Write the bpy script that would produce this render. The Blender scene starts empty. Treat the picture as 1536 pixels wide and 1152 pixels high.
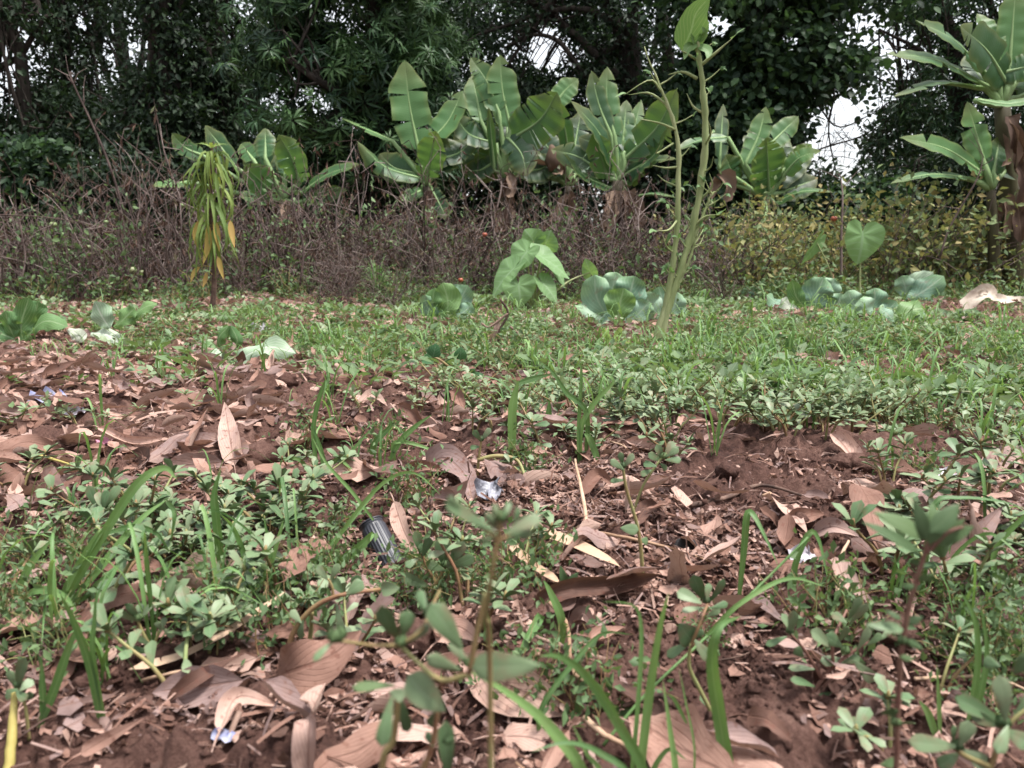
import bpy, math, random
import numpy as np
from mathutils import Vector, Matrix

# ------------------------------------------------------------------ camera, world, sun, exposure
SC = bpy.context.scene
COL = SC.collection
FPX = 1154.0                      # focal length in pixels of the 1536 px wide photograph
PITCH = math.radians(10.3)
CAMZ = 0.5
cam_data = bpy.data.cameras.new('camera')
cam = bpy.data.objects.new('camera', cam_data)
COL.objects.link(cam)
cam.location = (0, 0, CAMZ)
cam.rotation_euler = (math.radians(90) - PITCH, 0, 0)
cam_data.sensor_width = 36.0
cam_data.lens = 36.0 * FPX / 1536.0
cam_data.clip_start = 0.02
cam_data.clip_end = 500
cam_data.dof.use_dof = True
cam_data.dof.focus_distance = 1.9
cam_data.dof.aperture_fstop = 7.0
SC.camera = cam

SUN_EL, SUN_ROT = math.radians(72), math.radians(105)
world = bpy.data.worlds.new('World')
SC.world = world
world.use_nodes = True
wn = world.node_tree
for n_ in list(wn.nodes):
    wn.nodes.remove(n_)
sky = wn.nodes.new('ShaderNodeTexSky')
sky.sky_type = 'NISHITA'
sky.sun_disc = False
sky.sun_elevation = SUN_EL
sky.sun_rotation = SUN_ROT
sky.air_density = 1.0
sky.dust_density = 3.0
hsv = wn.nodes.new('ShaderNodeHueSaturation')     # overcast: the blue nearly gone
hsv.inputs['Saturation'].default_value = 0.22
bg = wn.nodes.new('ShaderNodeBackground')
bg.inputs['Strength'].default_value = 0.085
wo = wn.nodes.new('ShaderNodeOutputWorld')
wn.links.new(sky.outputs[0], hsv.inputs['Color'])
wn.links.new(hsv.outputs[0], bg.inputs['Color'])
wn.links.new(bg.outputs[0], wo.inputs['Surface'])

sun_data = bpy.data.lights.new('sun', 'SUN')
sun_data.energy = 1.5
sun_data.angle = math.radians(11)
sun_data.color = (1.0, 0.96, 0.9)
sun = bpy.data.objects.new('sun', sun_data)
COL.objects.link(sun)
sun.rotation_euler = (-(math.radians(90) - SUN_EL), 0, -SUN_ROT)
SC.view_settings.view_transform = 'Standard'
SC.view_settings.look = 'None'
SC.view_settings.gamma = 1.0
SC.view_settings.exposure = 2.08
SC.render.engine = 'CYCLES'
SC.cycles.max_bounces = 6
SC.cycles.transparent_max_bounces = 6

random.seed(7)
RNG = np.random.default_rng(7)
CP, SP = math.cos(PITCH), math.sin(PITCH)

# ------------------------------------------------------------------ picture <-> place
def ray(px, py):
    u, v = (px - 768.0) / FPX, (576.0 - py) / FPX
    return np.array([u, CP + v * SP, -SP + v * CP])

def P(px, py, d):
    r = ray(px, py)
    return np.array([0, 0, CAMZ]) + r * (d / r[1])

def project(p):
    p = np.asarray(p, float).reshape(-1, 3)
    y, z = p[:, 1], p[:, 2] - CAMZ
    dep = y * CP - z * SP
    dep = np.where(dep < 1e-3, 1e-3, dep)
    upv = y * SP + z * CP
    return np.stack([768 + FPX * p[:, 0] / dep, 576 - FPX * upv / dep, dep], 1)

def _hash(ix, iy, seed):
    h = (ix.astype(np.int64) * 374761393 + iy.astype(np.int64) * 668265263 + seed * 1442695041) & 0x7fffffff
    h = ((h ^ (h >> 13)) * 1274126177) & 0x7fffffff
    h = h ^ (h >> 16)
    return (h & 0xffff) / 65535.0

def vnoise(x, y, seed=0):
    x = np.asarray(x, float); y = np.asarray(y, float)
    xi, yi = np.floor(x), np.floor(y)
    fx, fy = x - xi, y - yi
    fx = fx * fx * (3 - 2 * fx); fy = fy * fy * (3 - 2 * fy)
    xi = xi.astype(np.int64); yi = yi.astype(np.int64)
    a, b = _hash(xi, yi, seed), _hash(xi + 1, yi, seed)
    c, d = _hash(xi, yi + 1, seed), _hash(xi + 1, yi + 1, seed)
    return (a + (b - a) * fx) + ((c + (d - c) * fx) - (a + (b - a) * fx)) * fy

def fbm(x, y, seed=0, oct=3):
    s, a, t = 0.0, 1.0, 0.0
    for o in range(oct):
        s = s + a * vnoise(x * 2 ** o, y * 2 ** o, seed + o * 17); t += a; a *= 0.5
    return s / t

MOUNDS = []   # (x, y, radius_x, radius_y, height)
def H(x, y):
    x = np.asarray(x, float); y = np.asarray(y, float)
    r = np.hypot(x, y)
    near = np.clip(1.6 - r / 6.0, 0.15, 1)
    z = 0.10 * (fbm(x * 0.55 + 3.1, y * 0.55, 1, 2) - 0.5) * np.clip(r / 2.0, 0, 1)
    z = z + 0.055 * (fbm(x * 3.2, y * 3.2, 5, 2) - 0.5)
    z = z + near * (0.042 * (np.abs(fbm(x * 11, y * 11, 9, 2) - 0.5) * 2 - 0.25) + 0.022 * (np.abs(vnoise(x * 31, y * 31, 23) - 0.5) * 2 - 0.4)
                    + 0.010 * (np.abs(vnoise(x * 70, y * 70, 33) - 0.5) * 2 - 0.4))
    for mx, my, sx, sy, h in MOUNDS:
        z = z + h * np.exp(-((x - mx) / sx) ** 2 - ((y - my) / sy) ** 2)
    return z

def G(px, py, lift=0.0):
    """the point of the soil that the photograph shows at this pixel"""
    r = ray(px, py)
    o = np.array([0, 0, CAMZ])
    if r[2] > -0.02:
        d = 25.0
        return o + r * d
    t = -CAMZ / r[2]
    for _ in range(12):
        p = o + r * t
        t = t * 0.5 + 0.5 * (float(H(p[0], p[1])) - CAMZ) / r[2]
    p = o + r * t
    p[2] = float(H(p[0], p[1])) + lift
    return p

def mound(px, py, sx, sy, h):
    r = ray(px, py); t = -CAMZ / r[2]
    MOUNDS.append((r[0] * t, r[1] * t, sx, sy, h))
mound(330, 600, 0.75, 0.40, 0.07)     # heap of leaf litter left of the middle
mound(425, 690, 0.12, 0.10, -0.06)    # dark hollow beside the heap
mound(860, 560, 0.5, 0.3, 0.05)
mound(1150, 480, 1.2, 0.6, 0.04)
mound(1180, 690, 0.3, 0.2, 0.03)
mound(800, 1100, 0.16, 0.09, -0.035)
mound(300, 1120, 0.15, 0.08, 0.03)
mound(1200, 1110, 0.15, 0.08, 0.02)

# ------------------------------------------------------------------ objects, names, labels
SCATTER = ('loose dead leaves on the soil', 'loose soil clods', 'twigs and straws on the soil', 'purslane sprigs in the garden soil', 'grass tufts in the garden', 'trees behind the garden', 'bushes under the trees', 'bare limbs and creepers against the sky', 'tomatoes left on the dried plants')
HEROES = []
def tag(o, label=None, cat=None, group=None, kind=None):
    if label and cat and group not in SCATTER: HEROES.append((o, label))
    if label: o['label'] = label
    if cat: o['category'] = cat
    if group: o['group'] = group
    if kind: o['kind'] = kind
    return o

def link(o, parent=None):
    COL.objects.link(o)
    if parent is not None: o.parent = parent
    return o

def thing(name, loc, label, cat, group=None):
    o = bpy.data.objects.new(name, None)
    o.empty_display_size = 0.05
    link(o); o.location = Vector([float(v) for v in loc])
    return tag(o, label, cat, group)

KIDS = {}
def add_child(p, c):
    KIDS.setdefault(p.name, []).append(c)

def part(name, mb, mat, root, origin=None, kind=None, smooth=True, label=None):
    org = np.array(root.location if origin is None else origin, float)
    me = mb.mesh(name, mat, org, smooth)
    o = bpy.data.objects.new(name, me)
    link(o, root); add_child(root, o)
    return tag(o, label, None, None, kind)

def solo(name, mb, mat, loc, label, cat, group=None, kind=None, smooth=True):
    me = mb.mesh(name, mat, np.array(loc, float), smooth)
    o = bpy.data.objects.new(name, me)
    link(o); o.location = Vector([float(v) for v in loc])
    return tag(o, label, cat, group, kind)

def copy_tree(o, parent=None):
    c = o.copy()
    link(c)
    if parent is not None:
        c.parent = parent; add_child(parent, c)
    for ch in list(KIDS.get(o.name, [])):
        copy_tree(ch, c)
    return c

# ------------------------------------------------------------------ mesh building
class MB:
    def __init__(self):
        self.v, self.q, self.t, self.uv, self.r, self.n = [], [], [], [], [], 0
    def add(self, v, quads=None, tris=None, uv=None, rnd=0.5):
        v = np.asarray(v, float).reshape(-1, 3); k = len(v)
        self.v.append(v)
        self.uv.append(np.zeros((k, 2)) if uv is None else np.asarray(uv, float).reshape(-1, 2))
        self.r.append(np.full(k, rnd) if np.isscalar(rnd) else np.asarray(rnd, float))
        if quads is not None and len(quads): self.q.append(np.asarray(quads, np.int64).reshape(-1, 4) + self.n)
        if tris is not None and len(tris): self.t.append(np.asarray(tris, np.int64).reshape(-1, 3) + self.n)
        self.n += k
        return self
    def mesh(self, name, mat, origin=(0, 0, 0), smooth=True):
        me = bpy.data.meshes.new(name)
        v = np.concatenate(self.v) - np.asarray(origin, float)
        q = np.concatenate(self.q) if self.q else np.zeros((0, 4), np.int64)
        t = np.concatenate(self.t) if self.t else np.zeros((0, 3), np.int64)
        loops = np.concatenate([q.ravel(), t.ravel()]).astype(np.int32)
        me.vertices.add(len(v)); me.vertices.foreach_set('co', v.astype(np.float32).ravel())
        me.loops.add(len(loops)); me.loops.foreach_set('vertex_index', loops)
        nf = len(q) + len(t)
        me.polygons.add(nf)
        st = np.concatenate([np.arange(len(q)) * 4, len(q) * 4 + np.arange(len(t)) * 3]).astype(np.int32)
        me.polygons.foreach_set('loop_start', st)
        me.polygons.foreach_set('loop_total', np.concatenate([np.full(len(q), 4), np.full(len(t), 3)]).astype(np.int32))
        if smooth: me.polygons.foreach_set('use_smooth', np.ones(nf, bool))
        uv = np.concatenate(self.uv)[loops]
        l = me.uv_layers.new(name='UVMap'); l.data.foreach_set('uv', uv.astype(np.float32).ravel())
        a = me.attributes.new('rnd', 'FLOAT', 'POINT'); a.data.foreach_set('value', np.concatenate(self.r).astype(np.float32))
        me.update(calc_edges=True)
        if mat is not None: me.materials.append(mat)
        return me
    def arrays(self):
        return (np.concatenate(self.v), np.concatenate(self.q) if self.q else np.zeros((0, 4), int),
                np.concatenate(self.t) if self.t else np.zeros((0, 3), int), np.concatenate(self.uv), np.concatenate(self.r))
    def stamp(self, tpl, R, T, S, rnd=None):
        """many transformed copies of a template joined in this mesh"""
        v, q, t, uv, r = tpl
        n, k = len(T), len(v)
        if n == 0: return self
        S = np.broadcast_to(np.asarray(S, float), (n,))
        vv = np.einsum('nij,kj->nki', R, v) * S[:, None, None] + T[:, None, :]
        off = (np.arange(n) * k)[:, None, None]
        rr = np.repeat(RNG.random(n) if rnd is None else rnd, k)
        self.add(vv.reshape(-1, 3), (q[None] + off).reshape(-1, 4) if len(q) else None, (t[None] + off).reshape(-1, 3) if len(t) else None,
                 np.tile(uv, (n, 1)), rr)
        return self

def unit(a):
    a = np.asarray(a, float)
    return a / np.maximum(np.linalg.norm(a, axis=-1, keepdims=True), 1e-9)

def frames(y, n):
    """rotation matrices whose y axis is y and whose z axis is close to n"""
    y = unit(y); x = unit(np.cross(y, n)); z = np.cross(x, y)
    return np.stack([x, y, z], -1)

def spline(pts, n):
    p = np.asarray(pts, float)
    if len(p) == 2:
        return p[0] + (p[1] - p[0]) * np.linspace(0, 1, n)[:, None]
    p = np.concatenate([[2 * p[0] - p[1]], p, [2 * p[-1] - p[-2]]])
    m = len(p) - 3
    out = []
    for u in np.linspace(0, m - 1e-6, n):
        i = int(u); f = u - i
        a, b, c, d = p[i:i + 4]
        out.append(0.5 * (2 * b + (c - a) * f + (2 * a - 5 * b + 4 * c - d) * f * f + (3 * b - a - 3 * c + d) * f ** 3))
    return np.array(out)

def tangents(p):
    return unit(np.gradient(p, axis=0))

def tube(mb, pts, radii, sides=5, rnd=0.5, n=None, cap=True):
    p = spline(pts, n) if n else np.asarray(pts, float)
    m = len(p)
    r = np.interp(np.linspace(0, 1, m), np.linspace(0, 1, len(np.atleast_1d(radii))), np.atleast_1d(radii))
    t = tangents(p)
    ref = np.array([0.31, 0.17, 0.93]) if abs(t[0, 2]) < 0.8 else np.array([0.9, 0.3, 0.1])
    a = unit(np.cross(t, ref)); b = np.cross(t, a)
    th = np.linspace(0, 2 * math.pi, sides, endpoint=False)
    v = p[:, None] + r[:, None, None] * (a[:, None] * np.cos(th)[None, :, None] + b[:, None] * np.sin(th)[None, :, None])
    i = np.arange(m - 1)[:, None] * sides; j = np.arange(sides)[None]; k = (j + 1) % sides
    q = np.stack([i + j, i + k, i + sides + k, i + sides + j], -1).reshape(-1, 4)
    uv = np.stack(np.broadcast_arrays(np.linspace(0, 1, sides)[None], np.linspace(0, 1, m)[:, None]), -1).reshape(-1, 2)
    v = v.reshape(-1, 3); tris = []
    if cap:
        v = np.concatenate([v, p[:1] - t[:1] * r[0] * .1, p[-1:] + t[-1:] * r[-1] * .3]); uv = np.concatenate([uv, [[.5, 0], [.5, 1]]])
        s = m * sides
        tris = [[(jj + 1) % sides, jj, s] for jj in range(sides)] + [[(m - 1) * sides + jj, (m - 1) * sides + (jj + 1) % sides, s + 1] for jj in range(sides)]
    mb.add(v, q, tris, uv, rnd)
    return p

def prof(kind, t):
    if kind == 'lance': return np.sin(math.pi * np.clip(t, 0, 1) ** 0.75) ** 0.9
    if kind == 'ovate': return np.sin(math.pi * np.clip(t, 0, 1) ** 0.62) ** 0.75
    if kind == 'obovate': return np.clip(0.12 + t ** 0.9, 0, 1) * np.sqrt(np.clip(1 - t ** 5, 0, 1)) * 1.08
    if kind == 'grass': return np.clip(0.55 + t * 2.2, 0, 1) * np.clip((1 - t) * 1.9, 0, 1) ** 0.7
    if kind == 'banana': return np.clip(t / 0.09, 0, 1) ** 0.55 * np.clip((1 - t) / 0.3, 0, 1) ** 0.62 * (0.82 + 0.25 * np.sin(math.pi * t))
    if kind == 'cabbage': return np.clip(0.22 + 1.6 * t ** 1.1, 0, 1) * np.sqrt(np.clip(1 - t ** 3.6, 0, 1))
    if kind == 'strap': return np.clip(t / .06, 0, 1) ** .5 * np.clip((1 - t) / .2, 0, 1) ** .6
    return np.ones_like(t)

def blade(mb, pts, normal, hw, n=8, cols=4, kind='ovate', fold=0.1, curl=0.0, wave=0.0, twist=0.0, rnd=0.5, thick=0.0, rag=0.0, wf=9.0):
    """a leaf along a path: pts control points, normal a rough face normal, hw half width"""
    p = spline(pts, n)
    t = np.linspace(0, 1, n)
    T = tangents(p)
    nrm = np.broadcast_to(np.asarray(normal, float), (n, 3))
    side = unit(np.cross(T, nrm)); nn = np.cross(side, T)
    if twist:
        a = (twist * t)[:, None]
        side, nn = side * np.cos(a) + nn * np.sin(a), nn * np.cos(a) - side * np.sin(a)
    w = hw * prof(kind, t)
    if rag: w = w * (1 - rag * RNG.random(n))
    s = np.linspace(-1, 1, cols + 1)
    ph = RNG.random() * 6.28
    if curl:      # roll about the midrib: arc instead of straight
        ang = s * curl
        dx = np.sin(ang) / curl; dz = (1 - np.cos(ang)) / curl
    else:
        dx = s; dz = s * 0
    off = side[:, None] * (dx[None] * w[:, None])[..., None] + nn[:, None] * ((dz + fold * np.abs(s))[None] * w[:, None])[..., None]
    if wave:
        off = off + nn[:, None] * (wave * (np.abs(s) ** 1.5)[None] * np.sin(t[:, None] * wf + ph + (s > 0)[None] * 1.9) * w[:, None] ** 0.5 * hw ** 0.5)[..., None]
    v = p[:, None] + off
    uv = np.stack(np.broadcast_arrays((s * .5 + .5)[None], t[:, None]), -1)
    c = cols + 1
    i = np.arange(n - 1)[:, None] * c; j = np.arange(cols)[None]
    q = np.stack([i + j, i + j + 1, i + c + j + 1, i + c + j], -1).reshape(-1, 4)
    if thick:
        up = v + nn[:, None] * (thick * .5 * (1 - s[None] ** 2)[..., None]) ; dn = v - nn[:, None] * (thick * .5 * (1 - s[None] ** 2)[..., None])
        mb.add(np.concatenate([up.reshape(-1, 3), dn.reshape(-1, 3)]), np.concatenate([q, q[:, ::-1] + n * c]), None, np.concatenate([uv.reshape(-1, 2)] * 2), rnd)
    else:
        mb.add(v.reshape(-1, 3), q, None, uv.reshape(-1, 2), rnd)
    return p

# ------------------------------------------------------------------ materials
def nn_(nt, typ, **kw):
    n = nt.nodes.new(typ)
    for k, v in kw.items():
        setattr(n, k, v)
    return n

def new_mat(name):
    m = bpy.data.materials.new(name); m.use_nodes = True
    nt = m.node_tree
    for n in list(nt.nodes): nt.nodes.remove(n)
    out = nn_(nt, 'ShaderNodeOutputMaterial')
    return m, nt, out

def math_(nt, op, a, b=None, c=None):
    n = nn_(nt, 'ShaderNodeMath', operation=op)
    for i, x in enumerate((a, b, c)):
        if x is None: continue
        if isinstance(x, (int, float)): n.inputs[i].default_value = x
        else: nt.links.new(x, n.inputs[i])
    return n.outputs[0]

def mix_(nt, f, a, b, blend='MIX'):
    n = nn_(nt, 'ShaderNodeMix', data_type='RGBA', blend_type=blend)
    for s, x in ((0, f), (6, a), (7, b)):
        if isinstance(x, (int, float)): n.inputs[s].default_value = x
        elif isinstance(x, tuple): n.inputs[s].default_value = (*x, 1) if len(x) == 3 else x
        else: nt.links.new(x, n.inputs[s])
    return n.outputs[2]

def ramp_(nt, f, stops, interp='LINEAR'):
    n = nn_(nt, 'ShaderNodeValToRGB'); r = n.color_ramp; r.interpolation = interp
    while len(r.elements) < len(stops): r.elements.new(0.5)
    for e, (p, c) in zip(r.elements, stops):
        e.position = p; e.color = (*c, 1) if len(c) == 3 else c
    nt.links.new(f, n.inputs[0])
    return n.outputs[0]

def noise_(nt, scale, detail=3, vec=None, rough=0.55):
    n = nn_(nt, 'ShaderNodeTexNoise'); n.inputs['Scale'].default_value = scale; n.inputs['Detail'].default_value = detail
    n.inputs['Roughness'].default_value = rough
    if vec is not None: nt.links.new(vec, n.inputs['Vector'])
    return n.outputs['Fac']

def smooth_(nt, x, a, b):
    n = nn_(nt, 'ShaderNodeMapRange', interpolation_type='SMOOTHSTEP')
    nt.links.new(x, n.inputs[0]); n.inputs[1].default_value = a; n.inputs[2].default_value = b
    return n.outputs[0]

def leaf_mat(name, cols, vein=(0.25, 0.32, 0.18), vein_amt=0.35, nveins=9, slant=1.2, rough=0.5, trans=0.3, trans_col=(0.16, 0.28, 0.04), back=None,
             blotch=0.35, bscale=40.0, spot=None, spot_amt=0.0, spot_scale=60.0, edge=None, edge_amt=0.0, spec=0.35, rib=0.035, bump=0.15, objrand=1.0, tip=None, dust=0.0):
    m, nt, out = new_mat(name)
    at = nn_(nt, 'ShaderNodeAttribute', attribute_name='rnd')
    oi = nn_(nt, 'ShaderNodeObjectInfo')
    geo = nn_(nt, 'ShaderNodeNewGeometry')
    uvn = nn_(nt, 'ShaderNodeUVMap'); sep = nn_(nt, 'ShaderNodeSeparateXYZ'); nt.links.new(uvn.outputs[0], sep.inputs[0])
    U, V = sep.outputs[0], sep.outputs[1]
    rnd = math_(nt, 'FRACT', math_(nt, 'MULTIPLY_ADD', oi.outputs['Random'], objrand, at.outputs['Fac']))
    nz = noise_(nt, bscale, 4, geo.outputs['Position'])
    f = math_(nt, 'MULTIPLY_ADD', math_(nt, 'SUBTRACT', nz, 0.5), blotch * 2, rnd)
    stops = [(i / max(1, len(cols) - 1), c) for i, c in enumerate(cols)]
    c = ramp_(nt, f, stops)
    if tip is not None:
        c = mix_(nt, math_(nt, 'MULTIPLY', smooth_(nt, V, 0.55, 1.0), nz), c, tip)
    ab = math_(nt, 'ABSOLUTE', math_(nt, 'SUBTRACT', U, 0.5))
    if back is not None:
        c = mix_(nt, math_(nt, 'MULTIPLY', geo.outputs['Backfacing'], 0.85), c, back)
    ribm = math_(nt, 'SUBTRACT', 1.0, smooth_(nt, ab, rib * 0.5, rib * 1.6))
    lat = math_(nt, 'SINE', math_(nt, 'MULTIPLY', math_(nt, 'SUBTRACT', V, math_(nt, 'MULTIPLY', ab, slant)), nveins * 6.283))
    latm = smooth_(nt, lat, 0.72, 1.0)
    vm = math_(nt, 'MAXIMUM', ribm, math_(nt, 'MULTIPLY', latm, 0.6))
    c = mix_(nt, math_(nt, 'MULTIPLY', vm, vein_amt), c, vein)
    if spot is not None:
        sn = noise_(nt, spot_scale, 2, geo.outputs['Position'])
        c = mix_(nt, math_(nt, 'MULTIPLY', smooth_(nt, sn, 0.58, 0.70), spot_amt), c, spot)
    if edge is not None:
        c = mix_(nt, math_(nt, 'MULTIPLY', smooth_(nt, ab, 0.34, 0.5), edge_amt), c, edge)
    if dust:
        dn = noise_(nt, 55, 3, geo.outputs['Position'])
        c = mix_(nt, math_(nt, 'MULTIPLY', smooth_(nt, dn, 0.5, 0.75), dust), c, (0.24, 0.13, 0.09))
    pb = nn_(nt, 'ShaderNodeBsdfPrincipled')
    nt.links.new(c, pb.inputs['Base Color']); pb.inputs['Roughness'].default_value = rough
    pb.inputs['Specular IOR Level'].default_value = spec
    if bump:
        bn = nn_(nt, 'ShaderNodeBump'); bn.inputs['Strength'].default_value = bump; bn.inputs['Distance'].default_value = 0.002
        nt.links.new(math_(nt, 'MULTIPLY_ADD', nz, 0.6, math_(nt, 'MULTIPLY', vm, -1.0)), bn.inputs['Height'])
        nt.links.new(bn.outputs[0], pb.inputs['Normal'])
    if trans > 0:
        tb = nn_(nt, 'ShaderNodeBsdfTranslucent')
        nt.links.new(mix_(nt, 0.55, c, trans_col), tb.inputs['Color'])
        mx = nn_(nt, 'ShaderNodeMixShader'); mx.inputs[0].default_value = trans
        nt.links.new(pb.outputs[0], mx.inputs[1]); nt.links.new(tb.outputs[0], mx.inputs[2])
        nt.links.new(mx.outputs[0], out.inputs['Surface'])
    else:
        nt.links.new(pb.outputs[0], out.inputs['Surface'])
    return m

def rough_mat(name, cols, scale=30.0, rough=0.85, bump=0.5, bscale=None, stretch=None, spec=0.2, dist=0.004, objrand=0.4):
    """bark, soil, straw, plain weathered stuff"""
    m, nt, out = new_mat(name)
    at = nn_(nt, 'ShaderNodeAttribute', attribute_name='rnd')
    oi = nn_(nt, 'ShaderNodeObjectInfo'); tc = nn_(nt, 'ShaderNodeTexCoord')
    vec = tc.outputs['Object']
    if stretch is not None:
        mp = nn_(nt, 'ShaderNodeMapping'); mp.inputs['Scale'].default_value = stretch
        nt.links.new(vec, mp.inputs[0]); vec = mp.outputs[0]
    nz = noise_(nt, scale, 5, vec, 0.65)
    r = math_(nt, 'MULTIPLY', math_(nt, 'SUBTRACT', math_(nt, 'FRACT', math_(nt, 'ADD', at.outputs['Fac'], oi.outputs['Random'])), 0.5), objrand)
    f = math_(nt, 'ADD', math_(nt, 'MULTIPLY_ADD', math_(nt, 'SUBTRACT', nz, 0.5), 1.9, 0.5), r)
    c = ramp_(nt, f, [(i / max(1, len(cols) - 1), x) for i, x in enumerate(cols)])
    pb = nn_(nt, 'ShaderNodeBsdfPrincipled'); nt.links.new(c, pb.inputs['Base Color'])
    pb.inputs['Roughness'].default_value = rough; pb.inputs['Specular IOR Level'].default_value = spec
    if bump:
        bn = nn_(nt, 'ShaderNodeBump'); bn.inputs['Strength'].default_value = bump; bn.inputs['Distance'].default_value = dist
        nt.links.new(noise_(nt, bscale or scale * 2, 4, vec), bn.inputs['Height']); nt.links.new(bn.outputs[0], pb.inputs['Normal'])
    nt.links.new(pb.outputs[0], out.inputs['Surface'])
    return m

def soil_mat():
    m, nt, out = new_mat('soil')
    geo = nn_(nt, 'ShaderNodeNewGeometry'); pos = geo.outputs['Position']
    big = noise_(nt, 1.6, 4, pos); mid = noise_(nt, 14, 5, pos, 0.65); fine = noise_(nt, 120, 4, pos, 0.7)
    f = math_(nt, 'ADD', math_(nt, 'MULTIPLY', big, 0.45), math_(nt, 'ADD', math_(nt, 'MULTIPLY', mid, 0.38), math_(nt, 'MULTIPLY', fine, 0.38)))
    c = ramp_(nt, f, [(0.40, (0.022, 0.010, 0.0085)), (0.51, (0.064, 0.031, 0.025)), (0.61, (0.12, 0.062, 0.049)), (0.75, (0.21, 0.12, 0.096))])
    sp = noise_(nt, 260, 2, pos)
    c = mix_(nt, math_(nt, 'MULTIPLY', smooth_(nt, sp, 0.66, 0.74), 0.35), c, (0.30, 0.19, 0.14))
    pb = nn_(nt, 'ShaderNodeBsdfPrincipled'); nt.links.new(c, pb.inputs['Base Color'])
    pb.inputs['Roughness'].default_value = 0.9; pb.inputs['Specular IOR Level'].default_value = 0.2
    b1 = nn_(nt, 'ShaderNodeBump'); b1.inputs['Strength'].default_value = 0.9; b1.inputs['Distance'].default_value = 0.012
    nt.links.new(noise_(nt, 90, 6, pos, 0.75), b1.inputs['Height'])
    b2 = nn_(nt, 'ShaderNodeBump'); b2.inputs['Strength'].default_value = 0.8; b2.inputs['Distance'].default_value = 0.005
    nt.links.new(noise_(nt, 330, 4, pos, 0.7), b2.inputs['Height']); nt.links.new(b1.outputs[0], b2.inputs['Normal'])
    nt.links.new(b2.outputs[0], pb.inputs['Normal'])
    nt.links.new(pb.outputs[0], out.inputs['Surface'])
    return m

MAT = {}
MAT['soil'] = soil_mat()
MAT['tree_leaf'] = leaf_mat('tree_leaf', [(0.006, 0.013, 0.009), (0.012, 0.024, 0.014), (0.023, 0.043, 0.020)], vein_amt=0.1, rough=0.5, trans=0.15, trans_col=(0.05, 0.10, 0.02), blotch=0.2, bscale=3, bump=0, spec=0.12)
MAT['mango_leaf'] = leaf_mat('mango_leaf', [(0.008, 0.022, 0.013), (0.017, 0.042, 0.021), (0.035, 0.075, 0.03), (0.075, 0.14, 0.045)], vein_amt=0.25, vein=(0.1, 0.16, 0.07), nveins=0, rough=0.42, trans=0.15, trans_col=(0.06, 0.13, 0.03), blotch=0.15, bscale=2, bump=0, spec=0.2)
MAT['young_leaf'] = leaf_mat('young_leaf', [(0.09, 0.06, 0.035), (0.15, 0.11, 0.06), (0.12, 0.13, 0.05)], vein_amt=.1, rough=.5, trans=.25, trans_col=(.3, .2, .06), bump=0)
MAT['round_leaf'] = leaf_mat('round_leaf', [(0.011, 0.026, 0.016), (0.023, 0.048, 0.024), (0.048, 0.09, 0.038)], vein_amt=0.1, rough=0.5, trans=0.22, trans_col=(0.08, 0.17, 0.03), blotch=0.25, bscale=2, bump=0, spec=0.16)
MAT['bark'] = rough_mat('bark', [(0.012, 0.010, 0.009), (0.035, 0.028, 0.024), (0.07, 0.058, 0.048)], 14, 0.9, 0.8, stretch=(1, 1, .25), dist=.02)
MAT['banana_leaf'] = leaf_mat('banana_leaf', [(0.015, 0.052, 0.022), (0.04, 0.115, 0.04), (0.095, 0.21, 0.07)], vein=(0.30, 0.40, 0.20), vein_amt=0.2, nveins=38, slant=0.12, rough=0.45, trans=0.35, tip=(0.16, 0.15, 0.05), trans_col=(0.22, 0.38, 0.05), back=(0.13, 0.23, 0.13), blotch=0.22, bscale=3, objrand=0.0, edge=(0.28, 0.26, 0.08), edge_amt=0.25, spec=0.4, rib=0.02, bump=0.12)
MAT['banana_rib'] = rough_mat('banana_rib', [(0.14, 0.22, 0.09), (0.22, 0.32, 0.14)], 6, 0.5, 0.0)
MAT['pseudostem'] = rough_mat('pseudostem', [(0.035, 0.026, 0.02), (0.07, 0.062, 0.035), (0.11, 0.125, 0.055)], 5, 0.7, 0.3, stretch=(1, 1, .2))
MAT['dry_banana'] = leaf_mat('dry_banana', [(0.045, 0.028, 0.023), (0.105, 0.068, 0.052), (0.22, 0.155, 0.115)], vein=(0.3, 0.2, 0.14), vein_amt=0.3, nveins=24, slant=.2, rough=0.85, trans=0.12, trans_col=(0.3, 0.16, 0.08), blotch=0.4, bscale=7, spec=.15)
MAT['dry_stem'] = rough_mat('dry_stem', [(0.045, 0.031, 0.028), (0.115, 0.082, 0.074), (0.25, 0.20, 0.185)], 4, 0.9, 0.0, objrand=0.9)
MAT['withered'] = leaf_mat('withered', [(0.035, 0.022, 0.018), (0.07, 0.043, 0.035), (0.12, 0.075, 0.058), (0.075, 0.085, 0.045)], vein_amt=0, rough=0.9, trans=0.15, trans_col=(0.2, 0.1, 0.06), blotch=0.1, bscale=6, bump=0, spec=.1)
MAT['tomato_leaf'] = leaf_mat('tomato_leaf', [(0.06, 0.10, 0.045), (0.11, 0.16, 0.07), (0.15, 0.205, 0.09), (0.20, 0.245, 0.115), (0.34, 0.30, 0.13), (0.22, 0.16, 0.08)], vein_amt=.1, rough=0.7, trans=0.3, trans_col=(0.3, 0.28, 0.05), blotch=0.15, bscale=4, bump=0, spec=.2)
MAT['green_weed_leaf'] = leaf_mat('green_weed_leaf', [(0.06, 0.10, 0.045), (0.09, 0.155, 0.065), (0.14, 0.21, 0.09)], vein_amt=.15, rough=0.6, trans=0.3, trans_col=(0.2, 0.3, 0.05), blotch=0.2, bscale=8, bump=0, spec=.3)
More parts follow.
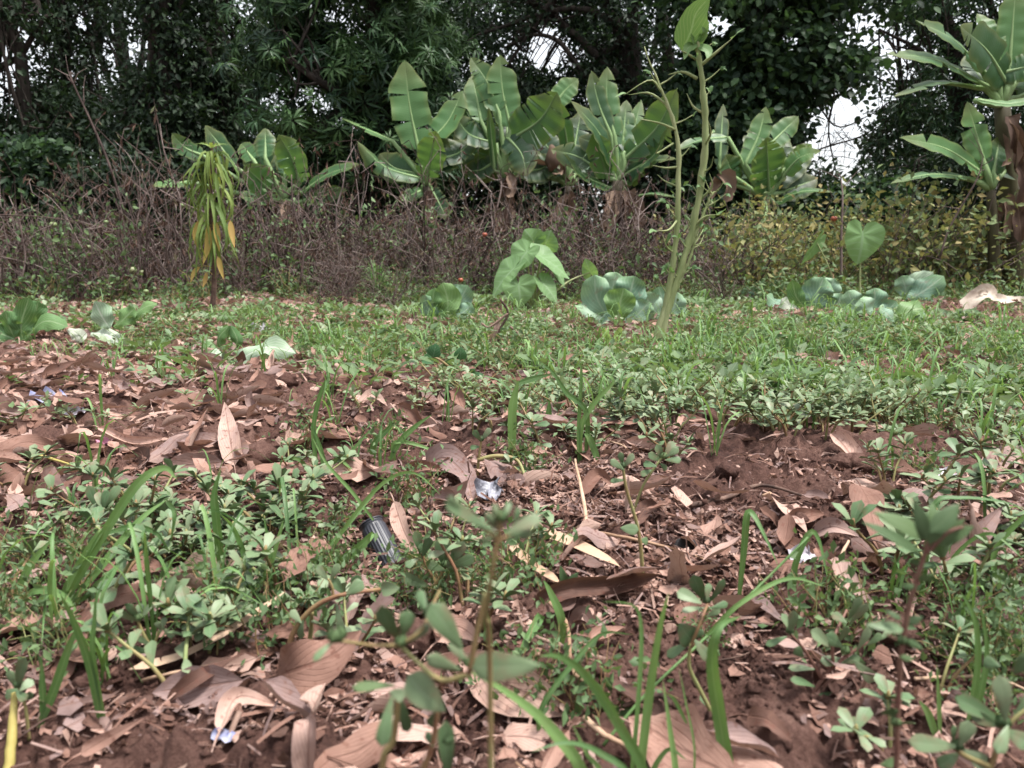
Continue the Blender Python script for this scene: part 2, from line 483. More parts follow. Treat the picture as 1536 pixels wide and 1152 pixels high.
MAT['purslane'] = leaf_mat('purslane', [(0.085, 0.155, 0.07), (0.13, 0.205, 0.10), (0.18, 0.25, 0.135), (0.22, 0.28, 0.165)], vein=(0.30, 0.36, 0.24), vein_amt=0.2, nveins=0, rough=0.48, trans=0.22, trans_col=(0.25, 0.35, 0.08), back=(0.26, 0.33, 0.23), blotch=0.25, bscale=60, bump=0.15, spec=0.35, edge=(0.22, 0.12, 0.09), edge_amt=0.25, dust=0.5)
MAT['purslane_stem'] = rough_mat('purslane_stem', [(0.20, 0.10, 0.06), (0.25, 0.20, 0.09), (0.22, 0.27, 0.11)], 18, 0.5, 0.15, objrand=0.7, dist=.001)
MAT['reddish_stem'] = rough_mat('reddish_stem', [(0.10, 0.045, 0.036), (0.17, 0.085, 0.065), (0.22, 0.15, 0.10)], 30, 0.6, 0.3, objrand=0.4, dist=.001)
MAT['grass'] = leaf_mat('grass', [(0.065, 0.14, 0.05), (0.11, 0.215, 0.07), (0.19, 0.32, 0.11)], vein=(0.26, 0.38, 0.17), vein_amt=0.35, nveins=0, rough=0.5, trans=0.32, trans_col=(0.28, 0.45, 0.06), blotch=0.25, bscale=22, bump=0.1, spec=.35, rib=.05, dust=0.15)
MAT['straw'] = rough_mat('straw', [(0.24, 0.145, 0.09), (0.38, 0.25, 0.17), (0.50, 0.36, 0.26)], 25, 0.75, 0.3, objrand=0.8, dist=.001)
MAT['twig'] = rough_mat('twig', [(0.06, 0.038, 0.032), (0.15, 0.095, 0.075), (0.26, 0.175, 0.14)], 30, 0.85, 0.5, objrand=0.9, dist=.002)
MAT['dead_leaf'] = leaf_mat('dead_leaf', [(0.05, 0.027, 0.022), (0.15, 0.078, 0.058), (0.31, 0.18, 0.14), (0.47, 0.315, 0.26), (0.25, 0.175, 0.165), (0.10, 0.056, 0.044)], vein=(0.16, 0.08, 0.06), vein_amt=0.45, nveins=7, slant=1.3, rough=0.72, trans=0.10, trans_col=(0.4, 0.2, 0.1), back=(0.42, 0.29, 0.24), blotch=0.22, bscale=18, spot=(0.13, 0.05, 0.035), spot_amt=0.6, spot_scale=95, spec=.25, bump=0.5, dust=0.3)
MAT['cabbage'] = leaf_mat('cabbage', objrand=0.0, cols=[(0.12, 0.22, 0.15), (0.18, 0.29, 0.21), (0.26, 0.37, 0.26)], spot=(0.2, 0.12, 0.08), spot_amt=.35, spot_scale=30, vein=(0.36, 0.45, 0.34), vein_amt=0.6, nveins=6, slant=1.5, rough=0.5, trans=0.18, trans_col=(0.3, 0.45, 0.12), back=(0.26, 0.38, 0.28), blotch=0.25, bscale=12, bump=0.4, spec=.3, rib=.028, tip=(0.2, 0.34, 0.14))
MAT['cabbage_green'] = leaf_mat('cabbage_green', objrand=0.0, cols=[(0.06, 0.14, 0.05), (0.10, 0.20, 0.07), (0.16, 0.27, 0.10)], vein=(0.36, 0.46, 0.26), vein_amt=0.5, nveins=6, slant=1.4, rough=0.5, trans=0.28, trans_col=(0.3, 0.48, 0.08), back=(0.2, 0.31, 0.15), blotch=0.25, bscale=10, bump=0.35, spec=.3, rib=.028)
MAT['cabbage_pale'] = leaf_mat('cabbage_pale', objrand=0.0, cols=[(0.24, 0.35, 0.22), (0.34, 0.43, 0.31), (0.44, 0.44, 0.37)], vein=(0.68, 0.70, 0.62), vein_amt=0.5, nveins=6, slant=1.4, rough=0.55, trans=0.15, trans_col=(0.4, 0.5, 0.3), blotch=0.35, bscale=10, bump=0.4, spec=.3, rib=.03)
MAT['taro'] = leaf_mat('taro', objrand=0.0, cols=[(0.04, 0.12, 0.055), (0.075, 0.18, 0.075), (0.15, 0.31, 0.10)], vein=(0.28, 0.40, 0.24), vein_amt=0.6, nveins=5, slant=0.9, rough=0.5, trans=0.35, trans_col=(0.3, 0.5, 0.06), back=(0.18, 0.30, 0.13), blotch=0.15, bscale=8, bump=0.2, spec=.3, rib=.02)
MAT['lime_leaf'] = leaf_mat('lime_leaf', [(0.30, 0.44, 0.10), (0.42, 0.55, 0.16)], vein=(0.5, 0.6, 0.25), vein_amt=0.5, rough=0.55, trans=0.35, trans_col=(0.5, 0.65, 0.1), blotch=.2, bscale=20)
MAT['droop_leaf'] = leaf_mat('droop_leaf', objrand=0.0, cols=[(0.09, 0.17, 0.045), (0.14, 0.22, 0.055), (0.22, 0.29, 0.075)], vein=(0.32, 0.38, 0.13), vein_amt=.4, rough=0.6, trans=0.3, trans_col=(0.4, 0.45, 0.06), blotch=.2, bscale=8)
MAT['yellow_leaf'] = leaf_mat('yellow_leaf', objrand=0.0, cols=[(0.36, 0.25, 0.07), (0.46, 0.35, 0.11), (0.38, 0.24, 0.08)], vein=(0.5, 0.4, 0.15), vein_amt=.3, rough=0.65, trans=0.3, trans_col=(0.6, 0.4, 0.05), blotch=.2, bscale=14)
MAT['amaranth_stem'] = rough_mat('amaranth_stem', [(0.15, 0.20, 0.08), (0.25, 0.29, 0.13), (0.40, 0.41, 0.24)], 8, 0.55, 0.2, stretch=(3, 3, .3), objrand=.2)
MAT['tomato_green'] = rough_mat('tomato_green', [(0.13, 0.19, 0.075), (0.20, 0.26, 0.11), (0.30, 0.32, 0.17)], 6, 0.3, 0.0, objrand=1.0, spec=.5)
MAT['tomato_red'] = rough_mat('tomato_red', [(0.26, 0.05, 0.03), (0.34, 0.10, 0.05)], 6, 0.3, 0.0, objrand=.3, spec=.5)
MAT['black_plastic'] = rough_mat('black_plastic', [(0.018, 0.019, 0.026), (0.035, 0.037, 0.05)], 40, 0.42, 0.15, objrand=.1, spec=.5, dist=.001)
MAT['charcoal'] = rough_mat('charcoal', [(0.01, 0.009, 0.01), (0.035, 0.03, 0.032)], 60, 0.6, 0.8, objrand=.3, spec=.4)
MAT['white_husk'] = rough_mat('white_husk', [(0.32, 0.24, 0.19), (0.48, 0.41, 0.34), (0.60, 0.55, 0.48)], 16, 0.7, 0.4, objrand=.2)
MAT['scrap_white'] = rough_mat('scrap_white', [(0.30, 0.27, 0.31), (0.50, 0.47, 0.52)], 12, 0.4, 0.3, objrand=.2, spec=.5)
MAT['scrap_blue'] = rough_mat('scrap_blue', [(0.10, 0.12, 0.34), (0.26, 0.27, 0.38), (0.40, 0.38, 0.43)], 30, 0.35, 0.2, objrand=.2, spec=.5)
MAT['scrap_pink'] = rough_mat('scrap_pink', [(0.42, 0.06, 0.16), (0.55, 0.25, 0.36), (0.7, 0.6, 0.62)], 60, 0.4, 0.2, objrand=.2, spec=.5)
MAT['scrap_grey'] = rough_mat('scrap_grey', [(0.06, 0.06, 0.075), (0.22, 0.22, 0.26), (0.42, 0.42, 0.47)], 60, 0.35, 0.8, objrand=.2, spec=.6)
MAT['clod'] = MAT['soil']
MAT['yellow_stem'] = rough_mat('yellow_stem', [(0.30, 0.24, 0.07), (0.42, 0.36, 0.13)], 20, 0.55, 0.15, objrand=.3)

# ------------------------------------------------------------------ ground: one sheet, fine in front of the camera, out to the horizon
def build_ground():
    a_f = np.linspace(-44, 44, 521)
    a_b = np.linspace(44, 316, 60)[1:-1]
    ang = np.radians(np.concatenate([a_f, a_b])) ; na = len(ang)
    rad = np.concatenate([np.linspace(0.03, 0.36, 14)[:-1], np.geomspace(0.36, 9.5, 560), np.geomspace(9.5, 260, 60)[1:]])
    nr = len(rad)
    R_, A_ = np.meshgrid(rad, ang, indexing='ij')
    x, y = R_ * np.sin(A_), R_ * np.cos(A_)
    v = np.stack([x, y, H(x, y)], -1).reshape(-1, 3)
    i = np.arange(nr - 1)[:, None] * na; j = np.arange(na)[None]; k = (j + 1) % na
    q = np.stack([i + j, i + na + j, i + na + k, i + k], -1).reshape(-1, 4)
    tris = [[(b + 1) % na, b, nr * na] for b in range(na)]
    v = np.concatenate([v, [[0, 0, float(H(0, 0))]]])
    mb = MB().add(v, q[:, ::-1], tris)
    o = bpy.data.objects.new('ground', mb.mesh('ground', MAT['soil']))
    link(o); tag(o, 'bare reddish brown garden soil', None, None, 'structure')
build_ground()

# ------------------------------------------------------------------ trees and bushes behind the garden
GAPS = [(20, 95, 40, 55, .6), (105, 85, 70, 45, .22), (215, 60, 22, 45, .4), (150, 30, 50, 25, .2), (822, 72, 26, 34, .93), (775, 90, 35, 35, .3), (735, 30, 25, 30, .3),
        (1262, 215, 27, 72, .94), (1235, 180, 36, 50, .5), (1290, 165, 40, 40, .5), (1225, 235, 26, 46, .5), (1078, 35, 20, 22, .85), (1285, 40, 45, 30, .6), (1340, 60, 25, 25, .6), (1180, 60, 20, 20, .5), (1010, 85, 20, 20, .6),
        (1120, 125, 30, 20, .4), (1500, 10, 30, 15, .5), (1345, 100, 25, 30, .5), (890, 140, 20, 20, .4), (700, 120, 25, 30, .35)]

def open_sky(pts, grow=0.0):
    q = project(pts)
    keep = np.ones(len(q), bool)
    for gx, gy, rx, ry, pr in GAPS:
        ins = ((q[:, 0] - gx) / (rx + grow)) ** 2 + ((q[:, 1] - gy) / (ry + grow)) ** 2 < 1
        keep &= ~(ins & (RNG.random(len(q)) < pr))
    return keep

def tpl_diamond(w=0.5, droop=0.12):
    mb = MB(); mb.add([[0, 0, 0], [w * .5, .45, .06], [0, 1, -droop], [-w * .5, .45, .06]], None, [[0, 1, 2], [0, 2, 3]], [[.5, 0], [1, .5], [.5, 1], [0, .5]])
    return mb.arrays()

def tpl_round():
    mb = MB(); mb.add([[0, 0, 0], [.30, .22, .05], [.34, .62, .04], [0, 1, -.1], [-.34, .62, .04], [-.30, .22, .05]], [[0, 1, 2, 3], [0, 3, 4, 5]], None, [[.5, 0], [.9, .2], [.9, .6], [.5, 1], [.1, .6], [.1, .2]])
    return mb.arrays()

def tpl_mango():
    """a spray: a rosette of long drooping leaves"""
    mb = MB()
    for k in range(10):
        a = k * 2.4; el = random.uniform(-.35, .75)
        d = np.array([math.cos(a) * math.cos(el), math.sin(a) * math.cos(el), math.sin(el)]); L = random.uniform(.8, 1.1)
        p0 = d * .08; p1 = d * .5 * L; p2 = d * L + np.array([0, 0, -.35 * L])
        s = unit(np.cross(d, [0, 0, 1])) * .085
        mb.add([p0, p1 + s + [0, 0, .03], p2, p1 - s + [0, 0, .03], p1 - [0, 0, .02]], None, [[0, 1, 4], [0, 4, 3], [4, 1, 2], [3, 4, 2]], [[.5, 0], [1, .5], [.5, 1], [0, .5], [.5, .5]], 0.35 + .5 * random.random())
    return mb.arrays()
TPL = {'diamond': tpl_diamond(), 'round': tpl_round(), 'mango': tpl_mango(), 'narrow': tpl_diamond(.26, .2)}

def rand_dirs(n, up=0.0):
    d = unit(RNG.normal(size=(n, 3))); d[:, 2] += up
    return unit(d)

def tree(name, label, cat, group, base, trunk_pts, r0, ells, nclump, per, size, kind, mat, clump_r=0.5, nbranch=9, gap=True, droop=-0.35):
    """trunk_pts: 3-D points of the trunk; ells: (centre, radii) of the crown's lobes"""
    root = thing(name, base, label, cat, group)
    tp = spline(trunk_pts, 12)
    tp[1:-1] += RNG.normal(size=(10, 3)) * r0 * .35
    mb = MB(); tube(mb, tp, [r0 * 1.25, r0, r0 * .8, r0 * .5, r0 * .25], 9)
    part('trunk', mb, MAT['bark'], root)
    vol = np.array([e[1][0] * e[1][1] * e[1][2] for e in ells]) ** .8
    cl = []
    for (c, r), w in zip(ells, vol / vol.sum()):
        k = max(6, int(nclump * w)); d = unit(RNG.normal(size=(k, 3))); rad = RNG.random(k) ** .38
        cl.append(np.array(c) + d * rad[:, None] * np.array(r))
    cl = np.concatenate(cl); cl = cl[cl[:, 2] > .4]
    if gap: cl = cl[open_sky(cl, 12)]
    # limbs: each gathers the clumps nearest to its end
    ends = cl[RNG.choice(len(cl), min(nbranch, len(cl)), replace=False)]
    own = np.argmin(((cl[:, None] - ends[None]) ** 2).sum(-1), 1)
    for b in range(len(ends)):
        mine = cl[own == b]
        mb = MB()
        s = tp[RNG.integers(4, 11)]
        e = ends[b]; mid = (s + e) / 2 + RNG.normal(size=3) * .25 + [0, 0, .2]
        lp = tube(mb, [s, mid, e], [r0 * .42, r0 * .25, r0 * .1], 6, n=9)
        for c in mine[:14]:
            k = lp[RNG.integers(3, 9)]
            tube(mb, [k, (k + c) / 2 + RNG.normal(size=3) * .12, c], [r0 * .12, .012, .005], 4, n=5, cap=False)
        part('branch', mb, MAT['bark'], root)
    n = len(cl) * per
    ci = np.repeat(np.arange(len(cl)), per)
    off = rand_dirs(n) * (RNG.random(n) ** .45)[:, None] * np.array([1.15, 1.15, .8]) * (clump_r * (.6 + .8 * RNG.random(len(cl))))[ci][:, None]
    pos = cl[ci] + off
    if gap:
        k = open_sky(pos); pos, off, ci = pos[k], off[k], ci[k]
    n = len(pos)
    if kind == 'mango':
        d = unit(off * .8 / clump_r + rand_dirs(n) * .5 + [0, -.15, .45]); nr = rand_dirs(n)
        R = np.stack([unit(np.cross(nr, d)), np.cross(d, unit(np.cross(nr, d))), d], -1)
    else:
        d = unit(off / clump_r * .7 + rand_dirs(n) * .8 + [0, 0, droop]); R = frames(d, unit(rand_dirs(n) * .8 + [0, -.3, .9]))
    mb = MB(); tone = np.clip((RNG.random(len(cl)))[ci] * .55 + RNG.random(n) * .45, 0, .999)
    mb.stamp(TPL[kind], R, pos, size * (.7 + .6 * RNG.random(n)), tone)
    part('foliage', mb, mat, root, kind='stuff', smooth=False)
    return root

def E(px, py, d, rx, ry, rd):
    k = d / FPX
    return (P(px, py, d), (rx * k, rd, ry * k))

def gz(x, y): return float(H(x, y))
def base_at(px, d):
    x = (px - 768) / FPX * d
    return np.array([x, d, gz(x, d) - .05])

TREES = [
 ('tree', 'dark leafy tree with slim trunk at the far left edge of the tree line', 35, 13.6, .13, [(10, 20, 85, 200, 1.1), (30, 240, 80, 70, .8), (-90, 60, 110, 240, 1.2), (60, 120, 80, 100, .9)], 170, 95, .115, 'diamond', 'tree_leaf'),
 ('tree', 'tall dark tree with sky showing through it, second from the left of the tree line', 95, 15.2, .12, [(110, -60, 110, 130, 1.2), (130, 190, 90, 90, 1.0), (60, 40, 90, 120, 1.0)], 150, 85, .11, 'diamond', 'tree_leaf'),
 ('tree', 'thick dark creeper-covered trunk left of the dense long-leaved tree, black against the sky', 242, 13.0, .24, [(245, 0, 65, 240, .8), (240, 215, 75, 100, .9), (290, 90, 60, 160, .9)], 130, 95, .11, 'diamond', 'tree_leaf'),
 ('tree', 'dark tree with bluish leaves directly left of the dense long-leaved tree', 345, 14.4, .17, [(335, 20, 80, 230, 1.1), (330, 200, 80, 90, .9), (200, 180, 90, 110, .9)], 120, 95, .115, 'diamond', 'tree_leaf'),
 ('mango_tree', 'dense dark tree with sprays of long narrow leaves, left of centre behind the banana plants', 560, 11.8, .22, [(555, 20, 150, 190, 1.3), (475, 150, 95, 150, 1.0), (640, 150, 85, 130, 1.0), (560, 250, 150, 70, .9), (430, 60, 70, 90, .8)], 340, 9, .21, 'mango', 'mango_leaf'),
 ('tree', 'tree with an arching bare limb and small dark leaves, above the middle banana plants', 945, 14.6, .2, [(940, 70, 85, 110, 1.2), (790, -10, 110, 60, 1.0), (880, 170, 100, 60, .8), (905, -70, 170, 70, 1.3), (985, 190, 70, 80, .8), (745, 160, 50, 70, .7), (830, 130, 90, 80, .9), (770, 60, 80, 60, .9)], 230, 95, .105, 'diamond', 'tree_leaf'),
 ('tree', 'broad tree with roundish mid green leaves right of the tall bare stalks', 1130, 12.6, .17, [(1120, 20, 120, 110, 1.2), (1075, 160, 75, 110, .9), (1215, 100, 75, 70, .8), (1180, 215, 80, 60, .8), (1240, -20, 110, 60, 1.0), (1150, 130, 90, 80, .9)], 260, 80, .125, 'round', 'round_leaf'),
 ('tree', 'dark tree with narrow leaves at the right, behind the tallest banana plant', 1430, 13.2, .17, [(1400, 60, 100, 150, 1.2), (1345, 215, 60, 70, .7), (1500, 40, 100, 200, 1.2), (1420, 235, 90, 70, .8), (1620, 60, 120, 240, 1.3)], 260, 85, .13, 'narrow', 'mango_leaf'),
 ('tree', 'far tree filling the dark background behind the left trees', 190, 18.5, .2, [(180, 60, 170, 210, 1.3), (60, 200, 120, 110, 1.0), (330, 190, 120, 130, 1.0)], 130, 110, .15, 'diamond', 'tree_leaf'),
 ('tree', 'far tree peeping out behind the dense long-leaved tree', 640, 18.0, .2, [(640, 40, 150, 220, 1.3), (740, 150, 110, 140, 1.0)], 170, 110, .15, 'diamond', 'tree_leaf'),
 ('tree', 'far pale green tree seen between the arching limb and the tall bare stalks', 1000, 17.5, .18, [(960, 90, 150, 150, 1.3), (850, 200, 110, 80, 1.0), (1060, 200, 110, 90, 1.0), (830, 60, 110, 90, 1.0)], 210, 105, .14, 'diamond', 'round_leaf'),
 ('tree', 'far thin tree whose twigs cross the white gap of sky at the right', 1352, 17.0, .05, [(1300, 20, 130, 120, 1.2), (1250, 200, 80, 120, .9), (1370, 180, 70, 120, .9), (1180, 160, 80, 110, .9)], 170, 80, .13, 'round', 'round_leaf'),
]
for nm, lab, px, d, r0, ells, ncl, per, size, kind, mat in TREES:
    b = base_at(px, d)
    pts = [b, P(px + 6, 200, d), P(px - 8, 20, d), P(px + 5, -170, d)]
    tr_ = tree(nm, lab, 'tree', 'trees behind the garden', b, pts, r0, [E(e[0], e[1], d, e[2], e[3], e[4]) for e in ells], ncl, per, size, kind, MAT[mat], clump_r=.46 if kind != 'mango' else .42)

# the arching limb and the loose hanging twigs that cross the gaps belong to their trees: thin creepers of their own
for i, (lab, pts, d, r) in enumerate([
    ('bare dark limb arching over the gap of sky left of the middle tree', [(905, 150), (868, 100), (838, 62), (800, 52), (760, 70)], 14.2, .055),
    ('thin dark creeper hanging through the white gap of sky at the right', [(1215, 60), (1250, 130), (1243, 200), (1262, 290)], 13.5, .022),
    ('looping creeper left of the hanging one in the white gap of sky', [(1170, 120), (1220, 150), (1255, 190), (1300, 175), (1340, 150)], 13.2, .018),
    ('thin creeper crossing the lower end of the white gap of sky', [(1180, 250), (1235, 222), (1290, 205), (1350, 170)], 13.8, .02)]):
    w = [P(x, y, d) for x, y in pts]
    mb = MB(); lp = tube(mb, w, [r, r * .8, r * .4], 5, n=16)
    for k in range(18):
        q = lp[RNG.integers(1, 15)]; tube(mb, [q, q + RNG.normal(size=3) * .18 + [0, 0, -.1], q + RNG.normal(size=3) * .35 + [0, 0, -.25]], [r * .4, .004], 3, n=5, cap=False)
    o = solo('hanging_branch', mb, MAT['bark'], w[0], lab, 'branch', 'bare limbs and creepers against the sky')

BUSHES = [(35, 205, 95, 12.0, 'round', 'dark bush with broad leaves at the far left edge'), (150, 235, 90, 11.6, 'diamond', 'dark bush below the creeper-covered trunk'), (255, 235, 90, 11.9, 'diamond', 'dark bush behind the wilting yellow-green plant'),
 (430, 175, 90, 13.2, 'diamond', 'tall dark bush deep under the dense long-leaved tree, left side'), (590, 170, 100, 13.4, 'diamond', 'tall dark bush deep under the dense long-leaved tree, right side'), (60, 170, 90, 14.0, 'diamond', 'tall dark bush between the two leftmost trunks'), (365, 240, 80, 12.2, 'diamond', 'dark bush behind the low banana clump at left'), (500, 225, 90, 12.2, 'diamond', 'black-green bush under the dense long-leaved tree'), (620, 230, 90, 12.4, 'diamond', 'black-green bush behind the leftmost tall banana leaf'), (720, 190, 80, 12.6, 'diamond', 'dark bush between two banana plants left of centre'),
 (830, 190, 80, 12.8, 'diamond', 'dark bush behind the brown hanging banana flower'), (960, 190, 90, 12.6, 'diamond', 'dark bush behind the banana plant with the brown skirt'), (1075, 190, 80, 12.2, 'round', 'green bush behind the tall bare stalks'), (1180, 268, 70, 12.0, 'diamond', 'dark bush left of the white gap of sky'),
 (1265, 280, 70, 11.8, 'round', 'low bush closing the bottom of the white gap of sky'), (1350, 235, 80, 11.9, 'narrow', 'dark bush right of the white gap of sky'), (1450, 220, 90, 12.0, 'narrow', 'dark bush behind the tallest banana plant'), (1570, 220, 90, 12.0, 'diamond', 'dark bush at the far right edge')]
for px, top, hw, d, kind, lab in BUSHES:
    b = base_at(px, d); k = d / FPX; hh = (400 - top) * k / 2
    c = P(px, (400 + top) / 2, d)
    tree('bush', lab, 'bush', 'bushes under the trees', b, [b, b + [0, 0, hh * .6], b + [.05, 0, hh], b + [0, .05, hh * 1.6]], .05, [(c, (hw * k, .7, hh)), (c + [hw * k * .5, -.2, hh * .4], (hw * k * .5, .5, hh * .7)), (c + [0, -.2, -hh * .4], (hw * k, .6, hh * .6))],
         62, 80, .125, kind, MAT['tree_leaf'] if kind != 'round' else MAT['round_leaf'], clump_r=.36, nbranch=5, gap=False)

mb = MB(); nc = 900; a_ = np.radians(RNG.uniform(50, 310, nc)); r_ = RNG.uniform(9.5, 13.5, nc); c_ = np.stack([r_ * np.sin(a_), r_ * np.cos(a_), RNG.uniform(.2, 8.5, nc) * (.7 + .3 * np.sin(a_ * 9))], -1)  # out-of-view foliage ring, added to darken tree fronts and gaps under weeds
ci = np.repeat(np.arange(nc), 70); pos = c_[ci] + rand_dirs(len(ci)) * RNG.random(len(ci))[:, None] ** .5 * .95
mb.stamp(TPL['diamond'], frames(rand_dirs(len(ci), -.3), rand_dirs(len(ci), .6)), pos, RNG.uniform(.12, .24, len(ci)))
solo('shade_woods', mb, MAT['tree_leaf'], (0, 0, 0), 'dark woods closing in the other sides of the garden', 'shade_woods', None, 'stuff', smooth=False)

# ------------------------------------------------------------------ banana plants
def banana_blade(mb, p, nrm, hw, tears=0, rnd=.5, fold=.18, droop=.15):
    n = len(p); t = np.linspace(0, 1, n); T = tangents(p)
    nrm = np.broadcast_to(np.asarray(nrm, float), p.shape)
    side = unit(np.cross(T, nrm)); nn = np.cross(side, T)
    w = hw * prof('banana', t) * (1 + .05 * np.sin(t * 17 + rnd * 9))
    cs = np.array([0, .33, .68, 1.0])
    for sg in (-1, 1):
        cuts = sorted(RNG.choice(np.arange(2, n - 2), tears, replace=False).tolist()) if tears else []
        b = [0] + cuts + [n - 1]
        for i0, i1 in zip(b[:-1], b[1:]):
            ii = np.arange(i0, i1 + 1); tm = (i0 + i1) / 2
            dr = droop * (1 + (RNG.normal() * .9 if tears else 0))
            v, uv = [], []
            for c in cs:
                f = tm + (ii - tm) * (1 - (.16 if tears else 0) * c)
                base = np.stack([np.interp(f, np.arange(n), p[:, a]) for a in range(3)], -1)
                ww = np.interp(f, np.arange(n), w)
                sl = np.stack([np.interp(f, np.arange(n), side[:, a]) for a in range(3)], -1); nl = np.stack([np.interp(f, np.arange(n), nn[:, a]) for a in range(3)], -1)
                rip = .05 * np.sin(f * 1.7 + sg) * c * ww
                v.append(base + sl * (sg * c * ww)[:, None] + nl * ((fold * c - dr * c * c) * ww + rip)[:, None])
                uv.append(np.stack([np.full(len(ii), .5 + sg * .5 * c), f / (n - 1)], -1))
            m = len(ii); v = np.stack(v, 1).reshape(-1, 3); uv = np.stack(uv, 1).reshape(-1, 2)
            i = np.arange(m - 1)[:, None] * 4; j = np.arange(3)[None]
            q = np.stack([i + j, i + j + 1, i + 4 + j + 1, i + 4 + j], -1).reshape(-1, 4)
            mb.add(v, q if sg > 0 else q[:, ::-1], None, uv, rnd)

def banana(label, d, ground_px, stem, leaves, dry=(), r=.085, group='banana plants at the back of the garden'):
    """stem: pixels of the pseudostem top; leaves: dicts of pixel paths"""
    b = base_at(ground_px, d)
    root = thing('banana_plant', b, label, 'banana plant', group)
    top = P(stem[0], stem[1], d)
    mb = MB(); tube(mb, [b, (b + top) / 2 + [.02, 0, 0], top], [r * 1.25, r, r * .75], 10, n=9)
    part('pseudostem', mb, MAT['pseudostem'], root)
    leaves = list(leaves)
    for k in range(5 if len(leaves) > 6 else 1):
        a_ = random.uniform(-1.25, 1.25); l_ = random.uniform(70, 115) * 9.3 / d; sx, sy = stem
        leaves.append(((sx + math.sin(a_) * 26, sy - math.cos(a_) * 26), (sx + math.sin(a_) * l_, sy - math.cos(a_) * l_ * .9), random.uniform(34, 50), dict(dt=random.uniform(.2, .7), db=.1, rnd=random.uniform(0, .25), bow=random.uniform(-8, 8), tears=random.choice([0, 0, 3, 5]))))
    for L in leaves:
        (x0, y0), (x1, y1) = L[0], L[1]; w = L[2]; o = L[3] if len(L) > 3 else {}
        db, dt = o.get('db', 0), o.get('dt', random.uniform(-.35, .25)); bow = o.get('bow', 0)
        a, c = P(x0, y0, d + db), P(x1, y1, d + dt)
        ux, uy = x1 - x0, y1 - y0; l = math.hypot(ux, uy)
        m = P((x0 + x1) / 2 - uy / l * bow, (y0 + y1) / 2 + ux / l * bow, d + (db + dt) / 2 + o.get('dm', 0))
        p = spline([a, m, c], 22)
        nrm = np.array(o.get('n', (random.uniform(-.25, .25), -1, .35)))
        mb = MB(); banana_blade(mb, p, nrm, w / 2.15 * (d / FPX), o.get('tears', random.choice([0, 1, 2, 4])), o.get('rnd', random.random()), o.get('fold', .2), o.get('droop', .15))
        lf = part('leaf', mb, MAT[o.get('mat', 'banana_leaf')], root)
        mb = MB(); off = unit(np.cross(unit(np.cross(tangents(p), nrm)), tangents(p))) * -.006
        pet = spline([top + (a - top) * .02, (top + a) / 2 + RNG.normal(size=3) * .02, a], 5)
        tube(mb, np.concatenate([pet[:-1], p + off]), [.034, .024, .018, .012, .008, .004], 6)
        part('midrib', mb, MAT['banana_rib'], lf, origin=root.location)
    for (x0, y0), (x1, y1), w in dry:
        a, c = P(x0, y0, d - .12), P(x1, y1, d - .16 - random.random() * .15)
        mb = MB(); blade(mb, [a, (a + c) / 2 + RNG.normal(size=3) * .05, c], (random.uniform(-.5, .5), -1, .2), w / 2 * d / FPX, 9, 4, 'strap', .5, .6, .5, random.uniform(-.8, .8), random.random(), rag=.35)
        part('dry_leaf', mb, MAT['dry_banana'], root)
    return root

banana('banana plant with one tall pale upright leaf, leftmost of the tall ones', 9.6, 642, (640, 275), [
    ((628, 226), (607, 90), 56, dict(dt=.1, bow=-3, rnd=.95, n=(.1, -1, .25))), ((634, 222), (694, 136), 46, dict(dt=.25, bow=8, rnd=.8)), ((640, 266), (654, 196), 42, dict(dt=-.35, db=-.1, rnd=.5, n=(-.2, -1, .1))),
    ((632, 268), (536, 212), 34, dict(dt=-.3, bow=-12, n=(0, -.75, .8), tears=3, droop=.4)), ((590, 212), (512, 177), 16, dict(db=.1, dt=.5, n=(0, -.35, 1))), ((652, 240), (715, 205), 34, dict(dt=.35, bow=8, rnd=.1)),
    ((646, 282), (672, 330), 26, dict(dt=-.2, rnd=.1)), ((634, 285), (600, 300), 20, dict(dt=-.3))], [((640, 285), (632, 335), 20), ((646, 285), (655, 340), 18)], .07)
banana('banana plant with two tall upright leaves, one torn to ribbons, left of the middle', 9.9, 757, (757, 268), [
    ((766, 192), (750, 82), 46, dict(dt=.1, bow=-4, rnd=.85, n=(.15, -1, .25), tears=2)), ((748, 168), (706, 86), 36, dict(dt=.2, tears=7, bow=5, rnd=.6)), ((722, 182), (708, 112), 34, dict(dt=.35, rnd=.9)),
    ((768, 208), (836, 138), 66, dict(dt=-.25, bow=10, rnd=.35, tears=5, n=(-.3, -1, -.1))), ((737, 214), (682, 172), 44, dict(dt=-.2, bow=-10, rnd=.05, n=(0, -.8, .6))), ((742, 256), (733, 160), 12, dict(dt=-.2, rnd=.4)),
    ((760, 205), (790, 265), 44, dict(dt=-.3, bow=-8, rnd=0.02)), ((745, 215), (722, 275), 46, dict(dt=.2, rnd=.02)), ((760, 215), (762, 150), 30, dict(dt=.45, rnd=.05)), ((745, 240), (690, 255), 30, dict(dt=.1, bow=-8, rnd=.1, tears=3)), ((775, 240), (812, 230), 28, dict(dt=.3, rnd=.05))],
    [((760, 258), (748, 298), 22), ((764, 262), (757, 292), 18), ((750, 312), (738, 350), 30), ((762, 285), (770, 330), 16)], .08)
